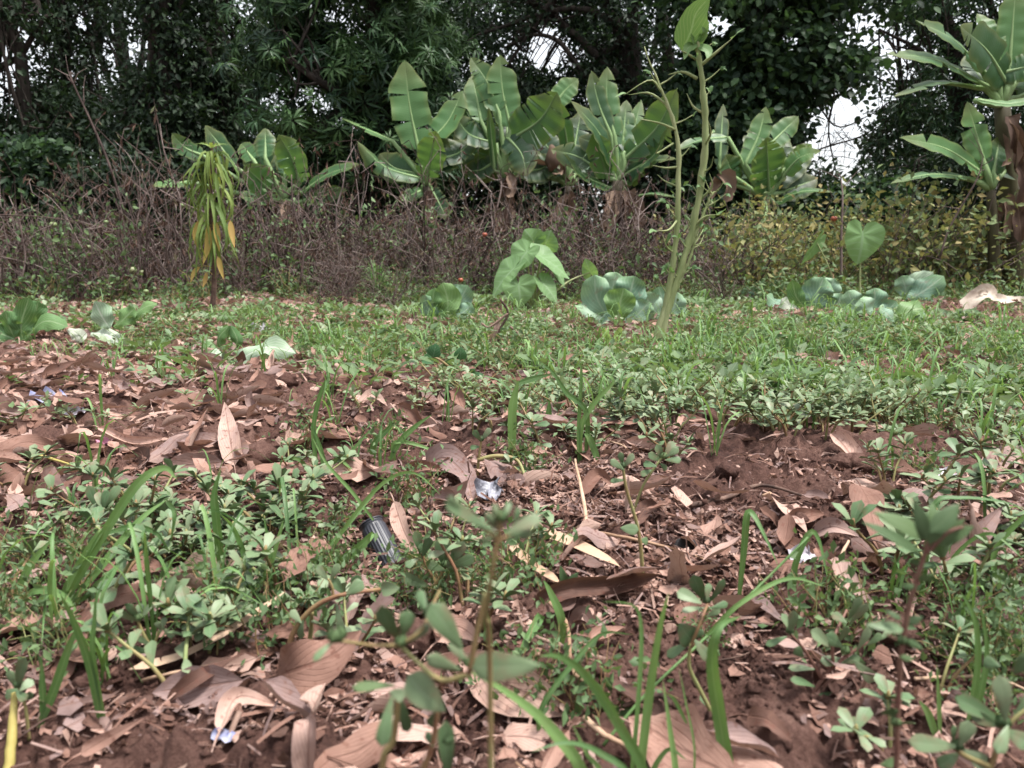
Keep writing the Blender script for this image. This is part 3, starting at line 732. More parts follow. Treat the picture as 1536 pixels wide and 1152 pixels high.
banana('banana plant with a yellow-edged leaf and a hanging brown flower, in mid row', 10.3, 852, (853, 280), [
    ((832, 158), (867, 118), 32, dict(dt=.1, rnd=.95, bow=-3)), ((853, 238), (836, 150), 24, dict(dt=-.2, rnd=.6, bow=3)), ((858, 240), (872, 165), 36, dict(dt=.3, rnd=.1)), ((845, 245), (800, 180), 44, dict(dt=.4, rnd=.05, bow=-6)),
    ((862, 262), (905, 210), 36, dict(dt=.4, rnd=.15)), ((846, 262), (812, 232), 30, dict(dt=.2, rnd=.05, tears=3)), ((858, 255), (900, 262), 26, dict(dt=.2, rnd=.1, bow=-8))],
    [((845, 255), (790, 238), 20), ((846, 262), (838, 240), 14), ((856, 285), (862, 345), 24), ((850, 290), (848, 340), 20)], .07)
banana('banana plant with many arching leaves and a skirt of brown dead leaves round its stem', 8.9, 925, (927, 272), [
    ((922, 205), (911, 100), 36, dict(dt=.2, rnd=.7, bow=-6)), ((917, 205), (887, 106), 30, dict(dt=.1, rnd=.25, bow=-4)), ((922, 250), (857, 152), 42, dict(dt=-.4, bow=8, rnd=.15, n=(.2, -.7, .7))),
    ((938, 238), (1016, 132), 48, dict(dt=-.3, bow=10, rnd=.3, n=(-.4, -.9, .1))), ((937, 262), (1003, 186), 50, dict(dt=-.45, bow=14, rnd=.0, tears=5, droop=.4, n=(-.2, -.6, .8))), ((940, 275), (1014, 238), 40, dict(dt=-.4, bow=-14, rnd=.1, n=(0, -.6, .8))),
    ((914, 282), (846, 230), 28, dict(dt=-.4, bow=-8, rnd=.3, tears=2, n=(0, -.6, .8))), ((912, 268), (890, 198), 38, dict(dt=-.2, rnd=.9)), ((932, 240), (940, 150), 34, dict(dt=.3, rnd=.5)), ((938, 245), (962, 150), 26, dict(dt=.35, rnd=.8)),
    ((940, 298), (1014, 296), 18, dict(dt=-.3, bow=-6, rnd=.5, n=(0, -.5, 1))), ((920, 230), (868, 205), 34, dict(dt=.3, rnd=0)), ((935, 230), (978, 200), 40, dict(dt=.25, rnd=.0))],
    [((922, 285), (908, 350), 30), ((930, 285), (925, 372), 34), ((934, 285), (945, 360), 32), ((938, 290), (951, 355), 24), ((918, 290), (905, 330), 22), ((928, 300), (935, 370), 26)], .095)
banana('broad-leaved banana plant right of the tall bare stalks', 9.2, 1150, (1146, 300), [
    ((1118, 246), (1149, 160), 32, dict(dt=.2, rnd=.9, bow=4)), ((1150, 222), (1198, 174), 32, dict(dt=.2, rnd=.75)), ((1154, 290), (1150, 206), 54, dict(dt=-.3, rnd=.45, n=(.1, -1, .2))), ((1104, 278), (1088, 232), 44, dict(dt=-.1, rnd=.3)),
    ((1176, 262), (1231, 226), 30, dict(dt=-.2, bow=-8, rnd=.85, n=(0, -.7, .7))), ((1174, 256), (1218, 216), 26, dict(dt=.1, rnd=.3, mat='droop_leaf')), ((1162, 306), (1250, 288), 20, dict(dt=-.2, bow=-10, rnd=.6, n=(0, -.5, 1))),
    ((1079, 252), (1085, 156), 22, dict(dt=.3, rnd=.2)), ((1092, 206), (1012, 226), 20, dict(dt=-.2, bow=6, rnd=.6, n=(0, -.5, 1))), ((1147, 345), (1166, 382), 26, dict(dt=-.5, db=-.4, rnd=.8)), ((1135, 260), (1128, 190), 36, dict(dt=.4, rnd=.1)), ((1165, 270), (1180, 200), 30, dict(dt=.35, rnd=.2))],
    [((1075, 262), (1086, 305), 22), ((1072, 265), (1068, 300), 18), ((1145, 310), (1150, 355), 24)], .08)
banana('tallest banana plant with a brown-skirted trunk at the right edge', 7.6, 1518, (1503, 158), [
    ((1514, 98), (1524, -22), 44, dict(dt=.1, rnd=.85)), ((1497, 70), (1466, 20), 36, dict(dt=.2, rnd=.95)), ((1510, 126), (1440, 38), 58, dict(dt=-.3, rnd=.2, bow=8, tears=3)), ((1476, 108), (1374, 30), 32, dict(dt=-.3, bow=10, rnd=.55, tears=2, n=(.1, -.7, .7))),
    ((1468, 122), (1330, 80), 30, dict(dt=-.4, bow=12, rnd=.7, n=(0, -.7, .8))), ((1478, 132), (1340, 145), 24, dict(dt=-.4, bow=14, rnd=.4, tears=3, n=(0, -.5, 1))), ((1464, 150), (1560, 146), 22, dict(db=-.4, dt=-.5, bow=8, rnd=.9, n=(0, -.6, 1))),
    ((1500, 110), (1560, 95), 40, dict(dt=-.1, rnd=.4)), ((1520, 130), (1590, 40), 50, dict(dt=.2, rnd=.2)), ((1500, 120), (1482, 60), 36, dict(dt=.3, rnd=.1))],
    [((1512, 175), (1530, 235), 22), ((1510, 180), (1522, 260), 16), ((1522, 190), (1528, 265), 18), ((1520, 240), (1532, 320), 20), ((1506, 300), (1500, 365), 20), ((1526, 300), (1532, 365), 22), ((1512, 290), (1508, 360), 16), ((1504, 200), (1502, 250), 10), ((1530, 260), (1538, 330), 18)], .09)
banana('young banana sucker with yellow-green leaves beside the brown-skirted trunk', 7.4, 1487, (1486, 285), [
    ((1475, 242), (1451, 152), 44, dict(dt=.1, rnd=.98, n=(.1, -1, .1))), ((1476, 262), (1350, 206), 32, dict(dt=-.2, bow=12, rnd=.9, n=(.1, -.8, .6))), ((1456, 268), (1336, 275), 22, dict(dt=-.4, bow=10, rnd=.6, n=(0, -.5, 1))), ((1490, 260), (1500, 205), 34, dict(dt=.2, rnd=.4)), ((1484, 262), (1470, 200), 30, dict(dt=.3, rnd=.1))], (), .05)
banana('low banana clump behind the dry stalks at the left', 9.0, 425, (425, 300), [
    ((305, 234), (258, 200), 26, dict(dt=-.1, rnd=.5, bow=-6)), ((352, 250), (308, 188), 28, dict(dt=.1, rnd=.3)), ((398, 238), (398, 192), 28, dict(dt=.2, rnd=.4)), ((450, 275), (418, 202), 42, dict(dt=-.2, rnd=.75, bow=4)), ((412, 292), (366, 248), 42, dict(dt=-.3, rnd=.6)),
    ((452, 290), (542, 246), 26, dict(dt=-.3, bow=-8, rnd=.6, n=(0, -.7, .8))), ((380, 240), (362, 215), 26, dict(dt=.3, rnd=.7)), ((428, 262), (435, 205), 34, dict(dt=.3, rnd=.2)), ((400, 300), (360, 295), 26, dict(dt=-.3, rnd=.3)), ((285, 272), (230, 280), 28, dict(dt=-.5, rnd=.95, n=(0, -.6, .9))), ((460, 300), (520, 285), 24, dict(dt=-.2, rnd=.3))], [((430, 300), (436, 350), 20)], .07)
mb = MB(); c = P(826, 232, 10.0)
tube(mb, [c + [0, 0, .12], c + [.03, 0, .02], c + [.02, 0, -.1], c + [0, 0, -.2]], [.02, .085, .1, .02], 9, n=9)
solo('banana_flower', mb, MAT['dry_banana'], c, 'dried brown banana flower bulging among the leaves in the middle of the row', 'banana flower')

# ------------------------------------------------------------------ the stand of dried-out tomato plants
def dry_plant_proto(seed, h):
    rs = np.random.default_rng(seed)
    st, lv = MB(), MB()
    for k in range(13):
        a = rs.random() * 6.28; lean = rs.random() * .55
        p = np.array([rs.normal() * .06, rs.normal() * .06, -.03]); d = unit(np.array([math.cos(a) * lean, math.sin(a) * lean, 1]))
        pts = [p]; L = h * rs.uniform(.55, 1.05); n = 7
        for i in range(n):
            d = unit(d + rs.normal(size=3) * .22 + [0, 0, .02]); p = p + d * L / n; pts.append(p)
        r = rs.uniform(.003, .0085); tone = rs.random()
        tube(st, pts, [r, r * .8, r * .4], 4, rnd=tone, cap=False)
        for j in range(5):
            q = pts[rs.integers(1, n + 1)]; e = unit(rs.normal(size=3) + [0, 0, .6]); l2 = h * rs.uniform(.12, .42)
            tw = [q, q + e * l2 * .5 + rs.normal(size=3) * .015, q + e * l2 + rs.normal(size=3) * .04 - [0, 0, .1 * l2]]
            tube(st, tw, [r * .5, r * .35, .001], 3, rnd=tone, cap=False)
            for m in range(3):
                c = tw[1] + (tw[2] - tw[1]) * rs.random(); dd = unit(rs.normal(size=3) * .6 + [0, 0, -.9])
                tv = TPL['narrow'][0] @ frames(dd[None], unit(rs.normal(size=(1, 3))))[0].T
                lv.add(tv * rs.uniform(.03, .075) + c, None, TPL['narrow'][2], TPL['narrow'][3], rs.random())
    return st, lv

def clone_or_first(protos, i, maker):
    k = i % len(protos)
    if protos[k] is None:
        protos[k] = maker(k); return protos[k]
    return copy_tree(protos[k])

def mk_dry(k):
    r = thing('dry_tomato_plant', (0, 0, 0), '', 'dry plant')
    st, lv = dry_plant_proto(100 + k, 1.08)
    part('stem', st, MAT['dry_stem'], r, kind='stuff'); part('withered_leaves', lv, MAT['withered'], r, kind='stuff', smooth=False)
    return r
dry_protos = [None] * 6
HERO = []
ALL = {}          # kind -> [(object, world xyz)] of scattered repeats, for labels further down
i = 0
for px in np.linspace(-90, 1110, 36):
    for row in range(2):
        x_px = px + random.uniform(-16, 16); d = random.uniform(7.1, 7.7) if row == 0 else random.uniform(7.9, 8.7)
        hgt = np.interp(x_px, [-90, 60, 130, 250, 400, 560, 680, 800, 900, 1000, 1110], [.85, .95, 1.2, 1.22, 1.12, 1.08, 1.08, 1.08, .98, .92, .9])
        o = clone_or_first(dry_protos, i, mk_dry); b = base_at(x_px, d); o.location = b + [0, 0, .05]
        s = hgt * random.uniform(.6, 1.4); o.scale = (1.15, 1.15, s); o.rotation_euler = (random.uniform(-.1, .1), random.uniform(-.1, .1), random.uniform(0, 6.28))
        o['label'] = 'dried-out brown tomato plant in the leafless thicket in front of the banana plants'; o['group'] = 'dried tomato plants in front of the banana row'
        ALL.setdefault('dry', []).append((o, b + [0, 0, .5])); i += 1

for i2 in range(16):
    o = copy_tree(dry_protos[i2 % 6]); px = random.uniform(340, 1090); b = base_at(px, random.uniform(6.2, 7.0)); o.location = b + [0, 0, .04]; s_ = random.uniform(.35, .75); o.scale = (s_, s_, s_)
    o.rotation_euler = (random.uniform(-.5, .5), random.uniform(-.5, .5), random.uniform(0, 6.28)); o['label'] = 'small tumbled dry tomato plant fallen forward from the thicket'; ALL['dry'].append((o, b + [0, 0, .2]))
def leafy_proto(seed, h, mat, nleaf=420, w=.42):
    rs = np.random.default_rng(seed); st, lv = MB(), MB()
    tips = []
    for k in range(14):
        a = rs.random() * 6.28; lean = rs.random() * .75
        p = np.array([rs.normal() * .1, rs.normal() * .1, -.03]); d = unit(np.array([math.cos(a) * lean, math.sin(a) * lean, 1])); pts = [p]
        for i_ in range(6):
            d = unit(d + rs.normal(size=3) * .2 - [0, 0, .04]); p = p + d * h * rs.uniform(.12, .2); pts.append(p)
        tube(st, pts, [.006, .004, .002], 4, cap=False); tips += pts[1:]
    tips = np.array(tips); n = nleaf; c = tips[rs.integers(0, len(tips), n)] + rs.normal(size=(n, 3)) * [.09, .09, .07]
    c[:, 2] = np.abs(c[:, 2])
    d = unit(rs.normal(size=(n, 3)) * .8 + [0, 0, -.35]); nr = unit(rs.normal(size=(n, 3)) * .8 + [0, -.3, .7])
    lv.stamp(TPL['diamond'], frames(d, nr), c, rs.uniform(.035, .085, n), np.clip(rs.normal(.45, .3, n) + (.25 - c[:, 2] / h * .35), 0, .999))
    return st, lv
def mk_leafy(k):
    r = thing('tomato_plant', (0, 0, 0), '', 'tomato plant')
    st, lv = leafy_proto(300 + k, 1.0, None, 520)
    part('stem', st, MAT['dry_stem'], r, kind='stuff'); part('foliage', lv, MAT['tomato_leaf'], r, kind='stuff', smooth=False)
    return r
lp_ = [None] * 5
for i, (px, d, s) in enumerate([(1068, 6.9, .85), (1105, 6.6, .8), (1090, 7.4, .95), (1140, 7.0, .85), (1175, 6.7, .7), (1200, 7.3, .85), (1235, 6.9, .8), (1258, 7.5, .9), (1290, 7.0, .85), (1320, 6.6, .82), (1335, 7.4, 1.05), (1375, 6.9, 1.0), (1380, 7.6, 1.08), (1415, 6.7, .9),
                               (1440, 7.2, 1.0), (1470, 6.8, .85), (1500, 7.0, .8), (1545, 6.9, .8), (1590, 7.1, .9), (1060, 7.8, .9), (1230, 8.2, .95), (1160, 8.0, .95)]):
    o = clone_or_first(lp_, i, mk_leafy); d += .75; s *= random.uniform(.95, 1.5); b = base_at(px, d); o.location = b + [0, 0, .04]; o.scale = (s, s, s * .95); o.rotation_euler = (0, 0, random.uniform(0, 6.28))
    o['label'] = 'half-withered tomato plant with small yellow and green leaves at the right, before the banana plants'; o['group'] = 'yellowing tomato plants at the right'
    ALL.setdefault('leafy', []).append((o, b + [0, 0, .5]))

gh = [None] * 3
def mk_tall_green(k):
    r = thing('tall_green_weed', (0, 0, 0), '', 'weed'); st, lv = leafy_proto(640 + k, .95, None, 150)
    part('stem', st, MAT['dry_stem'], r, kind='stuff'); part('foliage', lv, MAT['green_weed_leaf'], r, kind='stuff', smooth=False); return r
for i in range(64):
    px = random.uniform(-40, 1080); o = clone_or_first(gh, i, mk_tall_green); d = random.uniform(7.0, 8.8); b = base_at(px, d); o.location = b + [0, 0, .03]
    s_ = random.uniform(.5, 1.2); o.scale = (s_ * .8, s_ * .8, s_); o.rotation_euler = (0, 0, random.uniform(0, 6.28))
    o['label'] = 'straggling green weed growing up through the dried tomato plants'; o['group'] = 'green weeds climbing in the dry stand'; ALL.setdefault('tallgreen', []).append((o, b + [0, 0, .5]))
def pick_weed():
    while True:
        x_, y_ = random.uniform(0, 1536), random.uniform(640, 1130)
        if random.random() > float(zone(np.array([x_]), np.array([y_]), W_SPOTS, .1)[0]) * 1.1: continue
        return G(x_, y_)
# green growth along the foot of the dry stand
def mk_green(k):
    r = thing('green_weed', (0, 0, 0), '', 'weed')
    st, lv = leafy_proto(500 + k, .45, None, 240)
    part('stem', st, MAT['purslane_stem'], r, kind='stuff'); part('foliage', lv, MAT['green_weed_leaf'], r, kind='stuff', smooth=False)
    return r
gp = [None] * 4
for i in range(74):
    px = random.uniform(-60, 1580); d = random.uniform(6.6, 7.3) if random.random() < .75 else random.uniform(7.4, 8.4)
    if 90 < px < 420 and random.random() < .6: continue
    o = clone_or_first(gp, i, mk_green) if i > 3 else clone_or_first(gp, i, mk_green)
    b = base_at(px, d); o.location = b + [0, 0, .03]; s = random.uniform(.5, 1.0); o.scale = (s, s, s * random.uniform(.6, .9)); o.rotation_euler = (0, 0, random.uniform(0, 6.28))
    o['label'] = 'low green weed at the foot of the dry tomato stand'; o['group'] = 'low green weeds before the dry stand'
    ALL.setdefault('green', []).append((o, b + [0, 0, .15]))

for i, (pts, d, r, lab) in enumerate([
    ([(190, 330), (165, 250), (140, 190), (112, 130), (105, 108)], 7.6, .014, 'tall leafless dead sapling rising out of the dry stand at the far left'), ([(30, 430), (38, 385), (30, 335), (35, 325)], 6.8, .009, 'short pale dead stick standing at the far left edge'),
    ([(0, 322), (60, 325), (110, 332), (170, 345)], 6.7, .006, 'thin pale dead stem lying level across the far left'), ([(450, 428), (455, 370), (440, 310), (437, 262)], 6.5, .011, 'pale twisted dead stem left of centre in the dry stand'),
    ([(1410, 385), (1425, 340), (1465, 270), (1475, 235)], 6.7, .009, 'bare pale stem leaning beside the brown-skirted banana trunk'), ([(1262, 425), (1262, 350), (1264, 300), (1262, 270)], 7.0, .012, 'thin dark upright stem behind the big round taro leaf'),
    ([(240, 285), (275, 305), (310, 320), (300, 318)], 6.3, .007, 'thin branch pointing left behind the wilting yellow-green plant'), ([(745, 315), (752, 280), (748, 262)], 6.9, .008, 'pinkish dead stalk before the torn banana leaf')]):
    w = [P(x, y, d + .05 * k) for k, (x, y) in enumerate(pts)]
    root = thing('dry_sapling', w[0], lab, 'dead plant', 'single dead stems in the dry stand')
    mb = MB(); lp = tube(mb, w, [r, r * .8, r * .45], 6, n=14); part('stem', mb, MAT['dry_stem'], root)
    for k in range(7):
        q = lp[RNG.integers(4, 14)]; e = unit(RNG.normal(size=3) * [1, .4, .6] + [0, 0, .7]); l = random.uniform(.08, .3)
        mb = MB(); tube(mb, [q, q + e * l * .5 + RNG.normal(size=3) * .02, q + e * l], [r * .45, r * .3, .0015], 4, n=6); part('twig', mb, MAT['dry_stem'], root)

# tomatoes left hanging
def tomato(px, py, d, wpx, mat, lab):
    d += .62 if py < 425 else .2; c = P(px, py, d); r = wpx / 2.3 * d / FPX
    root = thing('tomato', c, lab, 'tomato', 'tomatoes left on the dried plants')
    mb = MB(); th = np.linspace(0, math.pi, 9)
    rr = np.sin(th) * r; zz = np.cos(th) * r * .88 - .12 * r * np.exp(-(th / .5) ** 2)
    ph = np.linspace(0, 2 * math.pi, 14, endpoint=False); k = 1 + .03 * np.cos(ph * 5)
    v = np.stack([c[0] + rr[:, None] * np.cos(ph) * k, c[1] + rr[:, None] * np.sin(ph) * k, np.broadcast_to(c[2] + zz[:, None], (9, 14))], -1).reshape(-1, 3)
    i_ = np.arange(8)[:, None] * 14; j_ = np.arange(14)[None]
    mb.add(v, np.stack([i_ + j_, i_ + 14 + j_, i_ + 14 + (j_ + 1) % 14, i_ + (j_ + 1) % 14], -1).reshape(-1, 4), None, None, .5)
    part('fruit', mb, MAT[mat], root)
    mb = MB(); top = c + [0, 0, r * .8]; tube(mb, [top, top + [.004, 0, .03], top + [.03, .05, .09], top + [.05, .12, .10]], [.004, .003], 4, n=7)
    for a in range(5):
        dv = np.array([math.cos(a * 1.257), math.sin(a * 1.257), .1]); blade(mb, [top, top + dv * r * .6], (0, 0, 1), r * .12, 4, 2, 'lance')
    part('calyx', mb, MAT['green_weed_leaf'], root)
for px, py, d, w, m, lab in [
    (199, 405, 6.45, 14, 'tomato_green', 'largest green tomato, low in the dry stand at the left'), (213, 408, 6.5, 9, 'tomato_green', 'smaller green tomato touching the largest one on its right'), (80, 337, 6.6, 12, 'tomato_green', 'pale green tomato hanging at the far left'), (133, 371, 6.7, 11, 'tomato_green', 'green tomato halfway down the stand at the left'),
    (159, 333, 6.8, 8, 'tomato_green', 'small pale tomato high in the dry stand at the left'), (187, 393, 6.6, 7, 'tomato_green', 'tiny green tomato just above the largest one'), (219, 437, 6.1, 9, 'tomato_green', 'green tomato near the soil below the largest one'), (274, 308, 6.9, 9, 'tomato_green', 'pale tomato beside the top of the wilting plant'),
    (323, 391, 6.5, 8, 'tomato_green', 'pale tomato behind the yellow leaves of the wilting plant'), (589, 317, 6.9, 7, 'tomato_green', 'whitish tomato in the dry stand under the tall pale banana leaf'), (586, 363, 6.6, 7, 'tomato_green', 'left one of a pair of whitish tomatoes in the middle of the stand'), (580, 362, 6.62, 6, 'tomato_green', 'right-hand twin pressed against another whitish tomato'),
    (647, 328, 6.8, 7, 'tomato_green', 'whitish tomato right of the leftmost tall banana plant'), (514, 355, 6.7, 6, 'tomato_green', 'whitish tomato alone in the stand left of the middle'), (640, 379, 6.5, 7, 'tomato_green', 'whitish tomato low in the stand above the left cabbage'), (727, 352, 6.6, 9, 'tomato_red', 'red ripe tomato in the dry stand left of the taro'),
    (691, 420, 6.0, 9, 'tomato_red', 'orange red tomato just above the left cabbage'), (1251, 328, 6.6, 11, 'tomato_red', 'orange tomato left of the round taro leaf'), (1032, 415, 6.2, 8, 'tomato_green', 'yellowish tomato right of the tall bare stalks')]:
    tomato(px, py, d, w, m, lab)

# ------------------------------------------------------------------ crops and the single plants
def dr(n, k=1.0): return RNG.normal(size=n) * k

# wilting plant with hanging leaves
b = G(318, 468); dW = b[1]
root = thing('wilting_plant', b, 'tall wilting plant with drooping yellow-green leaves, yellow ones hanging lowest', 'wilting plant')
sp_ = [b - [0, 0, .03], P(322, 400, dW), P(316, 320, dW), P(318, 222, dW)]
mb = MB(); sp = tube(mb, sp_, [.022, .018, .009], 7, n=20); part('stem', mb, MAT['twig'], root)
for k in range(9):      # the young star at the top
    a = k * .7; e = np.array([math.cos(a), math.sin(a) * .8, .45]); q = sp[-1]
    mb = MB(); blade(mb, [q, q + e * .06, q + e * .12 - [0, 0, .03]], (0, -.3, 1), .012, 7, 2, 'lance', .2); part('leaf', mb, MAT['droop_leaf'], root)
for k in range(80):
    f = 1 - .5 * random.random() ** 1.5; q = sp[int(f * 19)]; a = random.uniform(0, 6.28); e = np.array([math.cos(a), math.sin(a) * .8, 0]); L = random.uniform(.18, .36)
    mb = MB(); blade(mb, [q, q + e * random.uniform(.05, .11) + [0, 0, .04], q + e * random.uniform(.07, .2) - [0, 0, L * .4], q + e * random.uniform(.06, .21) - [0, 0, L]], e + [0, -.4, .3], random.uniform(.008, .016), 9, 2, 'lance', .4, wave=.25, twist=random.uniform(-.9, .9), rnd=random.random())
    part('leaf', mb, MAT['droop_leaf'], root)
for x0, y0, x1, y1, w in [(312, 335, 304, 398, 12), (322, 330, 329, 378, 11), (345, 330, 352, 372, 11), (300, 400, 286, 424, 9), (327, 385, 336, 420, 9), (298, 330, 296, 372, 8), (310, 408, 304, 432, 7)]:
    q = sp[int(np.clip((462 - y0 + 16) / 240 * 19, 2, 18))]; a, c = P(x0, y0, dW - .05), P(x1, y1, dW - .09)
    mb = MB(); tube(mb, [q, (q + a) / 2 + [0, 0, .015], a], [.003, .002], 4, n=6); blade(mb, [a, (a + c) / 2 + dr(3, .008), c], (random.uniform(-.9, .9), -1, .2), w / 2.3 * dW / FPX, 10, 2, 'lance', .5, .4, rnd=random.random()); part('leaf', mb, MAT['yellow_leaf'], root, label='yellow hanging leaf')

# tall bare amaranth-like stalks
b = G(980, 527); dA = b[1]
root = thing('bare_stalk_plant', b, 'tall plant of bare pale green stalks topped by one big leaf, right of centre', 'tall plant')
K = dA / FPX
def stalk(pts, w, lab=None):
    p_ = [P(x, y, dA + (q[0] if q else 0)) for x, y, *q in pts]; mb = MB(); rw = np.interp(np.linspace(0, 1, 40), np.linspace(0, 1, len(w)), w) * (1 + .10 * RNG.normal(size=40)); rw[6::7] *= 1.25; c_ = spline(p_, 40) + RNG.normal(size=(40, 3)) * .0018; r = tube(mb, c_, rw / 2.9 * K, 10); r = r[::40 // 26 or 1]; part('stalk', mb, MAT['amaranth_stem'], root); return r
s1 = stalk([(978, 531), (1000, 450), (1013, 370), (1018, 290), (1016, 205), (998, 150), (985, 118), (966, 70)], [15, 13, 11, 11, 9, 6, 4, 2])
s2 = stalk([(984, 530), (1006, 450), (1034, 360), (1052, 270), (1058, 180), (1051, 110), (1046, 60)], [17, 15, 13, 14, 14, 11, 7])
s3 = stalk([(1000, 470), (1022, 400), (1052, 330), (1066, 295), (1078, 285)], [9, 8, 6, 4, 2])
s4 = stalk([(1006, 455), (1035, 385), (1050, 335)], [8, 6, 4])
for (x0, y0), (xm, ym), (x1, y1), w in [((1046, 118), (1025, 108), (1002, 112), 5), ((1049, 100), (1075, 78), (1098, 58), 5), ((1046, 90), (1030, 80), (1022, 76), 4), ((1014, 195), (990, 185), (958, 178), 4), ((1003, 160), (975, 140), (945, 142), 4), ((992, 138), (975, 120), (935, 143), 3), ((1018, 250), (1000, 252), (978, 248), 4),
    ((1018, 280), (998, 272), (986, 262), 3), ((1016, 330), (1003, 345), (985, 346), 4), ((1056, 220), (1066, 200), (1062, 180), 4), ((1056, 170), (1040, 160), (1030, 140), 4), ((1054, 260), (1066, 250), (1070, 235), 3), ((1050, 300), (1068, 280), (1064, 260), 4), ((1040, 340), (1058, 325), (1074, 322), 4), ((1012, 380), (1000, 370), (994, 352), 3),
    ((1010, 215), (985, 230), (990, 218), 3), ((1030, 375), (1048, 368), (1056, 352), 3)]:
    mb = MB(); o_ = random.uniform(-.12, .06); tube(mb, [P(x0, y0, dA), P(xm, ym, dA + o_ * .5), P(x1, y1, dA + o_)], [w / 2 * K, w / 2.6 * K, .001], 6, n=8); part('leaf_stalk', mb, MAT['amaranth_stem'], root)
for sp2 in (s1, s2, s3, s4):
    for k in range(9):
        q = sp2[RNG.integers(5, len(sp2) - 1)]; sx = random.choice([-1, 1]); e = np.array([sx * random.uniform(.4, 1), random.uniform(-.5, .5), random.uniform(.2, .9)]); e = unit(e) * random.uniform(.03, .11)
        mb = MB(); tube(mb, [q, q + e * .5, q + e + [0, 0, .01]], [.0045, .003, .0015], 5, n=6); sh_ = part('side_shoot', mb, MAT['amaranth_stem'], root)
        mb = MB()
        for j in range(random.randint(1, 3)):
            f = unit(e + dr(3, .04)) * random.uniform(.02, .05); blade(mb, [q + e, q + e + f * .5 + [0, 0, .004], q + e + f - [0, 0, .008]], (dr(1, .5)[0], -.7, .7), random.uniform(.005, .011), 6, 2, 'ovate', .2, rnd=random.random())
        part('leaf', mb, MAT['cabbage_green'], sh_, origin=root.location)
for pts, w, n_, rn in [([(1022, 76), (1036, 48), (1044, 20), (1066, -6)], 50, (.3, -1, -.1), .5), ([(1098, 58), (1106, 50), (1118, 42)], 14, (0, -.6, .7), .8), ([(1046, 64), (1032, 72), (1026, 90)], 14, (0, -1, .3), .9), ([(1048, 62), (1056, 50), (1052, 40)], 12, (0, -1, .3), .9), ([(1046, 68), (1062, 76), (1060, 88)], 14, (0, -1, .4), .7),
    ([(945, 142), (935, 140), (922, 146)], 8, (0, -.5, 1), .9), ([(985, 346), (978, 346), (974, 350)], 8, (0, -.6, .7), .95), ([(1044, 66), (1038, 58), (1036, 50)], 10, (0, -1, .3), .9), ([(1074, 322), (1084, 318), (1090, 312)], 9, (0, -.6, .7), .8)]:
    mb = MB(); blade(mb, [P(x, y, dA - .03 * k) for k, (x, y) in enumerate(pts)], n_, w / 2 * K, 10, 4, 'ovate', .15, wave=.1, rnd=rn); part('leaf', mb, MAT['cabbage_green'], root)

# taro
def heart(mb, base, tip, w, normal, rnd=.5, cup=.15, sag=.2):
    """heart-shaped leaf: base is where the stalk joins (inside the blade)"""
    base, tip = np.asarray(base), np.asarray(tip); ax = tip - base; L = np.linalg.norm(ax); ax = ax / L
    side = unit(np.cross(ax, normal)); nn = np.cross(side, ax)
    ths = np.linspace(0, 2 * math.pi, 33)[:-1]; rs = np.linspace(0, 1, 5)
    def rad(t):   # outline around the stalk joint, t = 0 at the tip
        c = np.cos(t); a = np.abs(np.where(t > math.pi, 2 * math.pi - t, t))
        r = np.interp(a, [0, .35, .9, 1.5, 2.1, 2.6, 2.95, math.pi], [1.0, .80, .66, .62, .62, .58, .40, .12]); return r
    R_ = rad(ths); x = np.sin(ths) * R_ * (w / 2) / .62; y = np.cos(ths) * R_ * L
    v = [base[None]]
    for r in rs[1:]:
        z = (cup * r * r * (np.abs(np.sin(ths))) - sag * r ** 2.2 * np.clip(np.cos(ths), 0, 1)) * w + .02 * w * np.sin(ths * 7 + rnd * 9) * r
        v.append(base + side * (x * r)[:, None] + ax * (y * r)[:, None] + nn * z[:, None])
    v = np.concatenate(v); m = 32; q, t = [], [[0, 1 + j, 1 + (j + 1) % m] for j in range(m)]
    for k in range(3):
        for j in range(m): q.append([1 + k * m + j, 1 + (k + 1) * m + j, 1 + (k + 1) * m + (j + 1) % m, 1 + k * m + (j + 1) % m])
    uv = [[.5, 0]]
    for r in rs[1:]:
        for j in range(m): uv.append([.5 + .5 * r * math.sin(ths[j]), abs(r * math.cos(ths[j])) * .9])
    mb.add(v, q, t, uv, rnd)

def taro(label, base_px, leaves, name='taro_plant'):
    b = G(*base_px); d = b[1]
    root = thing(name, b, label, 'taro', 'taro plants')
    for jx, jy, tx, ty, w, nrm, dd, rn in leaves:
        a, t = P(jx, jy, d + dd), P(tx, ty, d + dd - .06)
        mb = MB(); heart(mb, a, t, w * d / FPX, np.array(nrm, float), rn); lf = part('leaf', mb, MAT['taro'], root)
        mb = MB(); c0 = b + [random.uniform(-.02, .02), random.uniform(-.02, .02), -.02]; tube(mb, [c0, (c0 * .45 + a * .55) + [0, 0.03, .05], a - np.array(nrm) * .004], [.011, .007, .005], 6, n=12); part('leaf_stalk', mb, MAT['amaranth_stem'], lf, origin=root.location)
taro('clump of heart-shaped taro leaves in the middle, left of the tall bare stalks', (800, 466), [
    (790, 378, 768, 402, 52, (-.5, -.7, .6), -.15, .5), (768, 405, 734, 440, 46, (-.6, -.6, .6), -.2, .25), (778, 428, 782, 458, 48, (.1, -1, .25), -.3, .6), (812, 385, 858, 412, 46, (.6, -.5, .6), 0, .8), (800, 362, 790, 346, 40, (0, -.9, .3), .1, .9), (818, 366, 826, 350, 40, (.3, -.9, .2), .15, .8), (815, 425, 838, 450, 34, (.5, -.7, .5), -.1, .2), (885, 408, 878, 390, 24, (-.3, -.8, .4), .2, .3), (830, 400, 850, 425, 30, (.8, -.6, .2), .1, .3)])
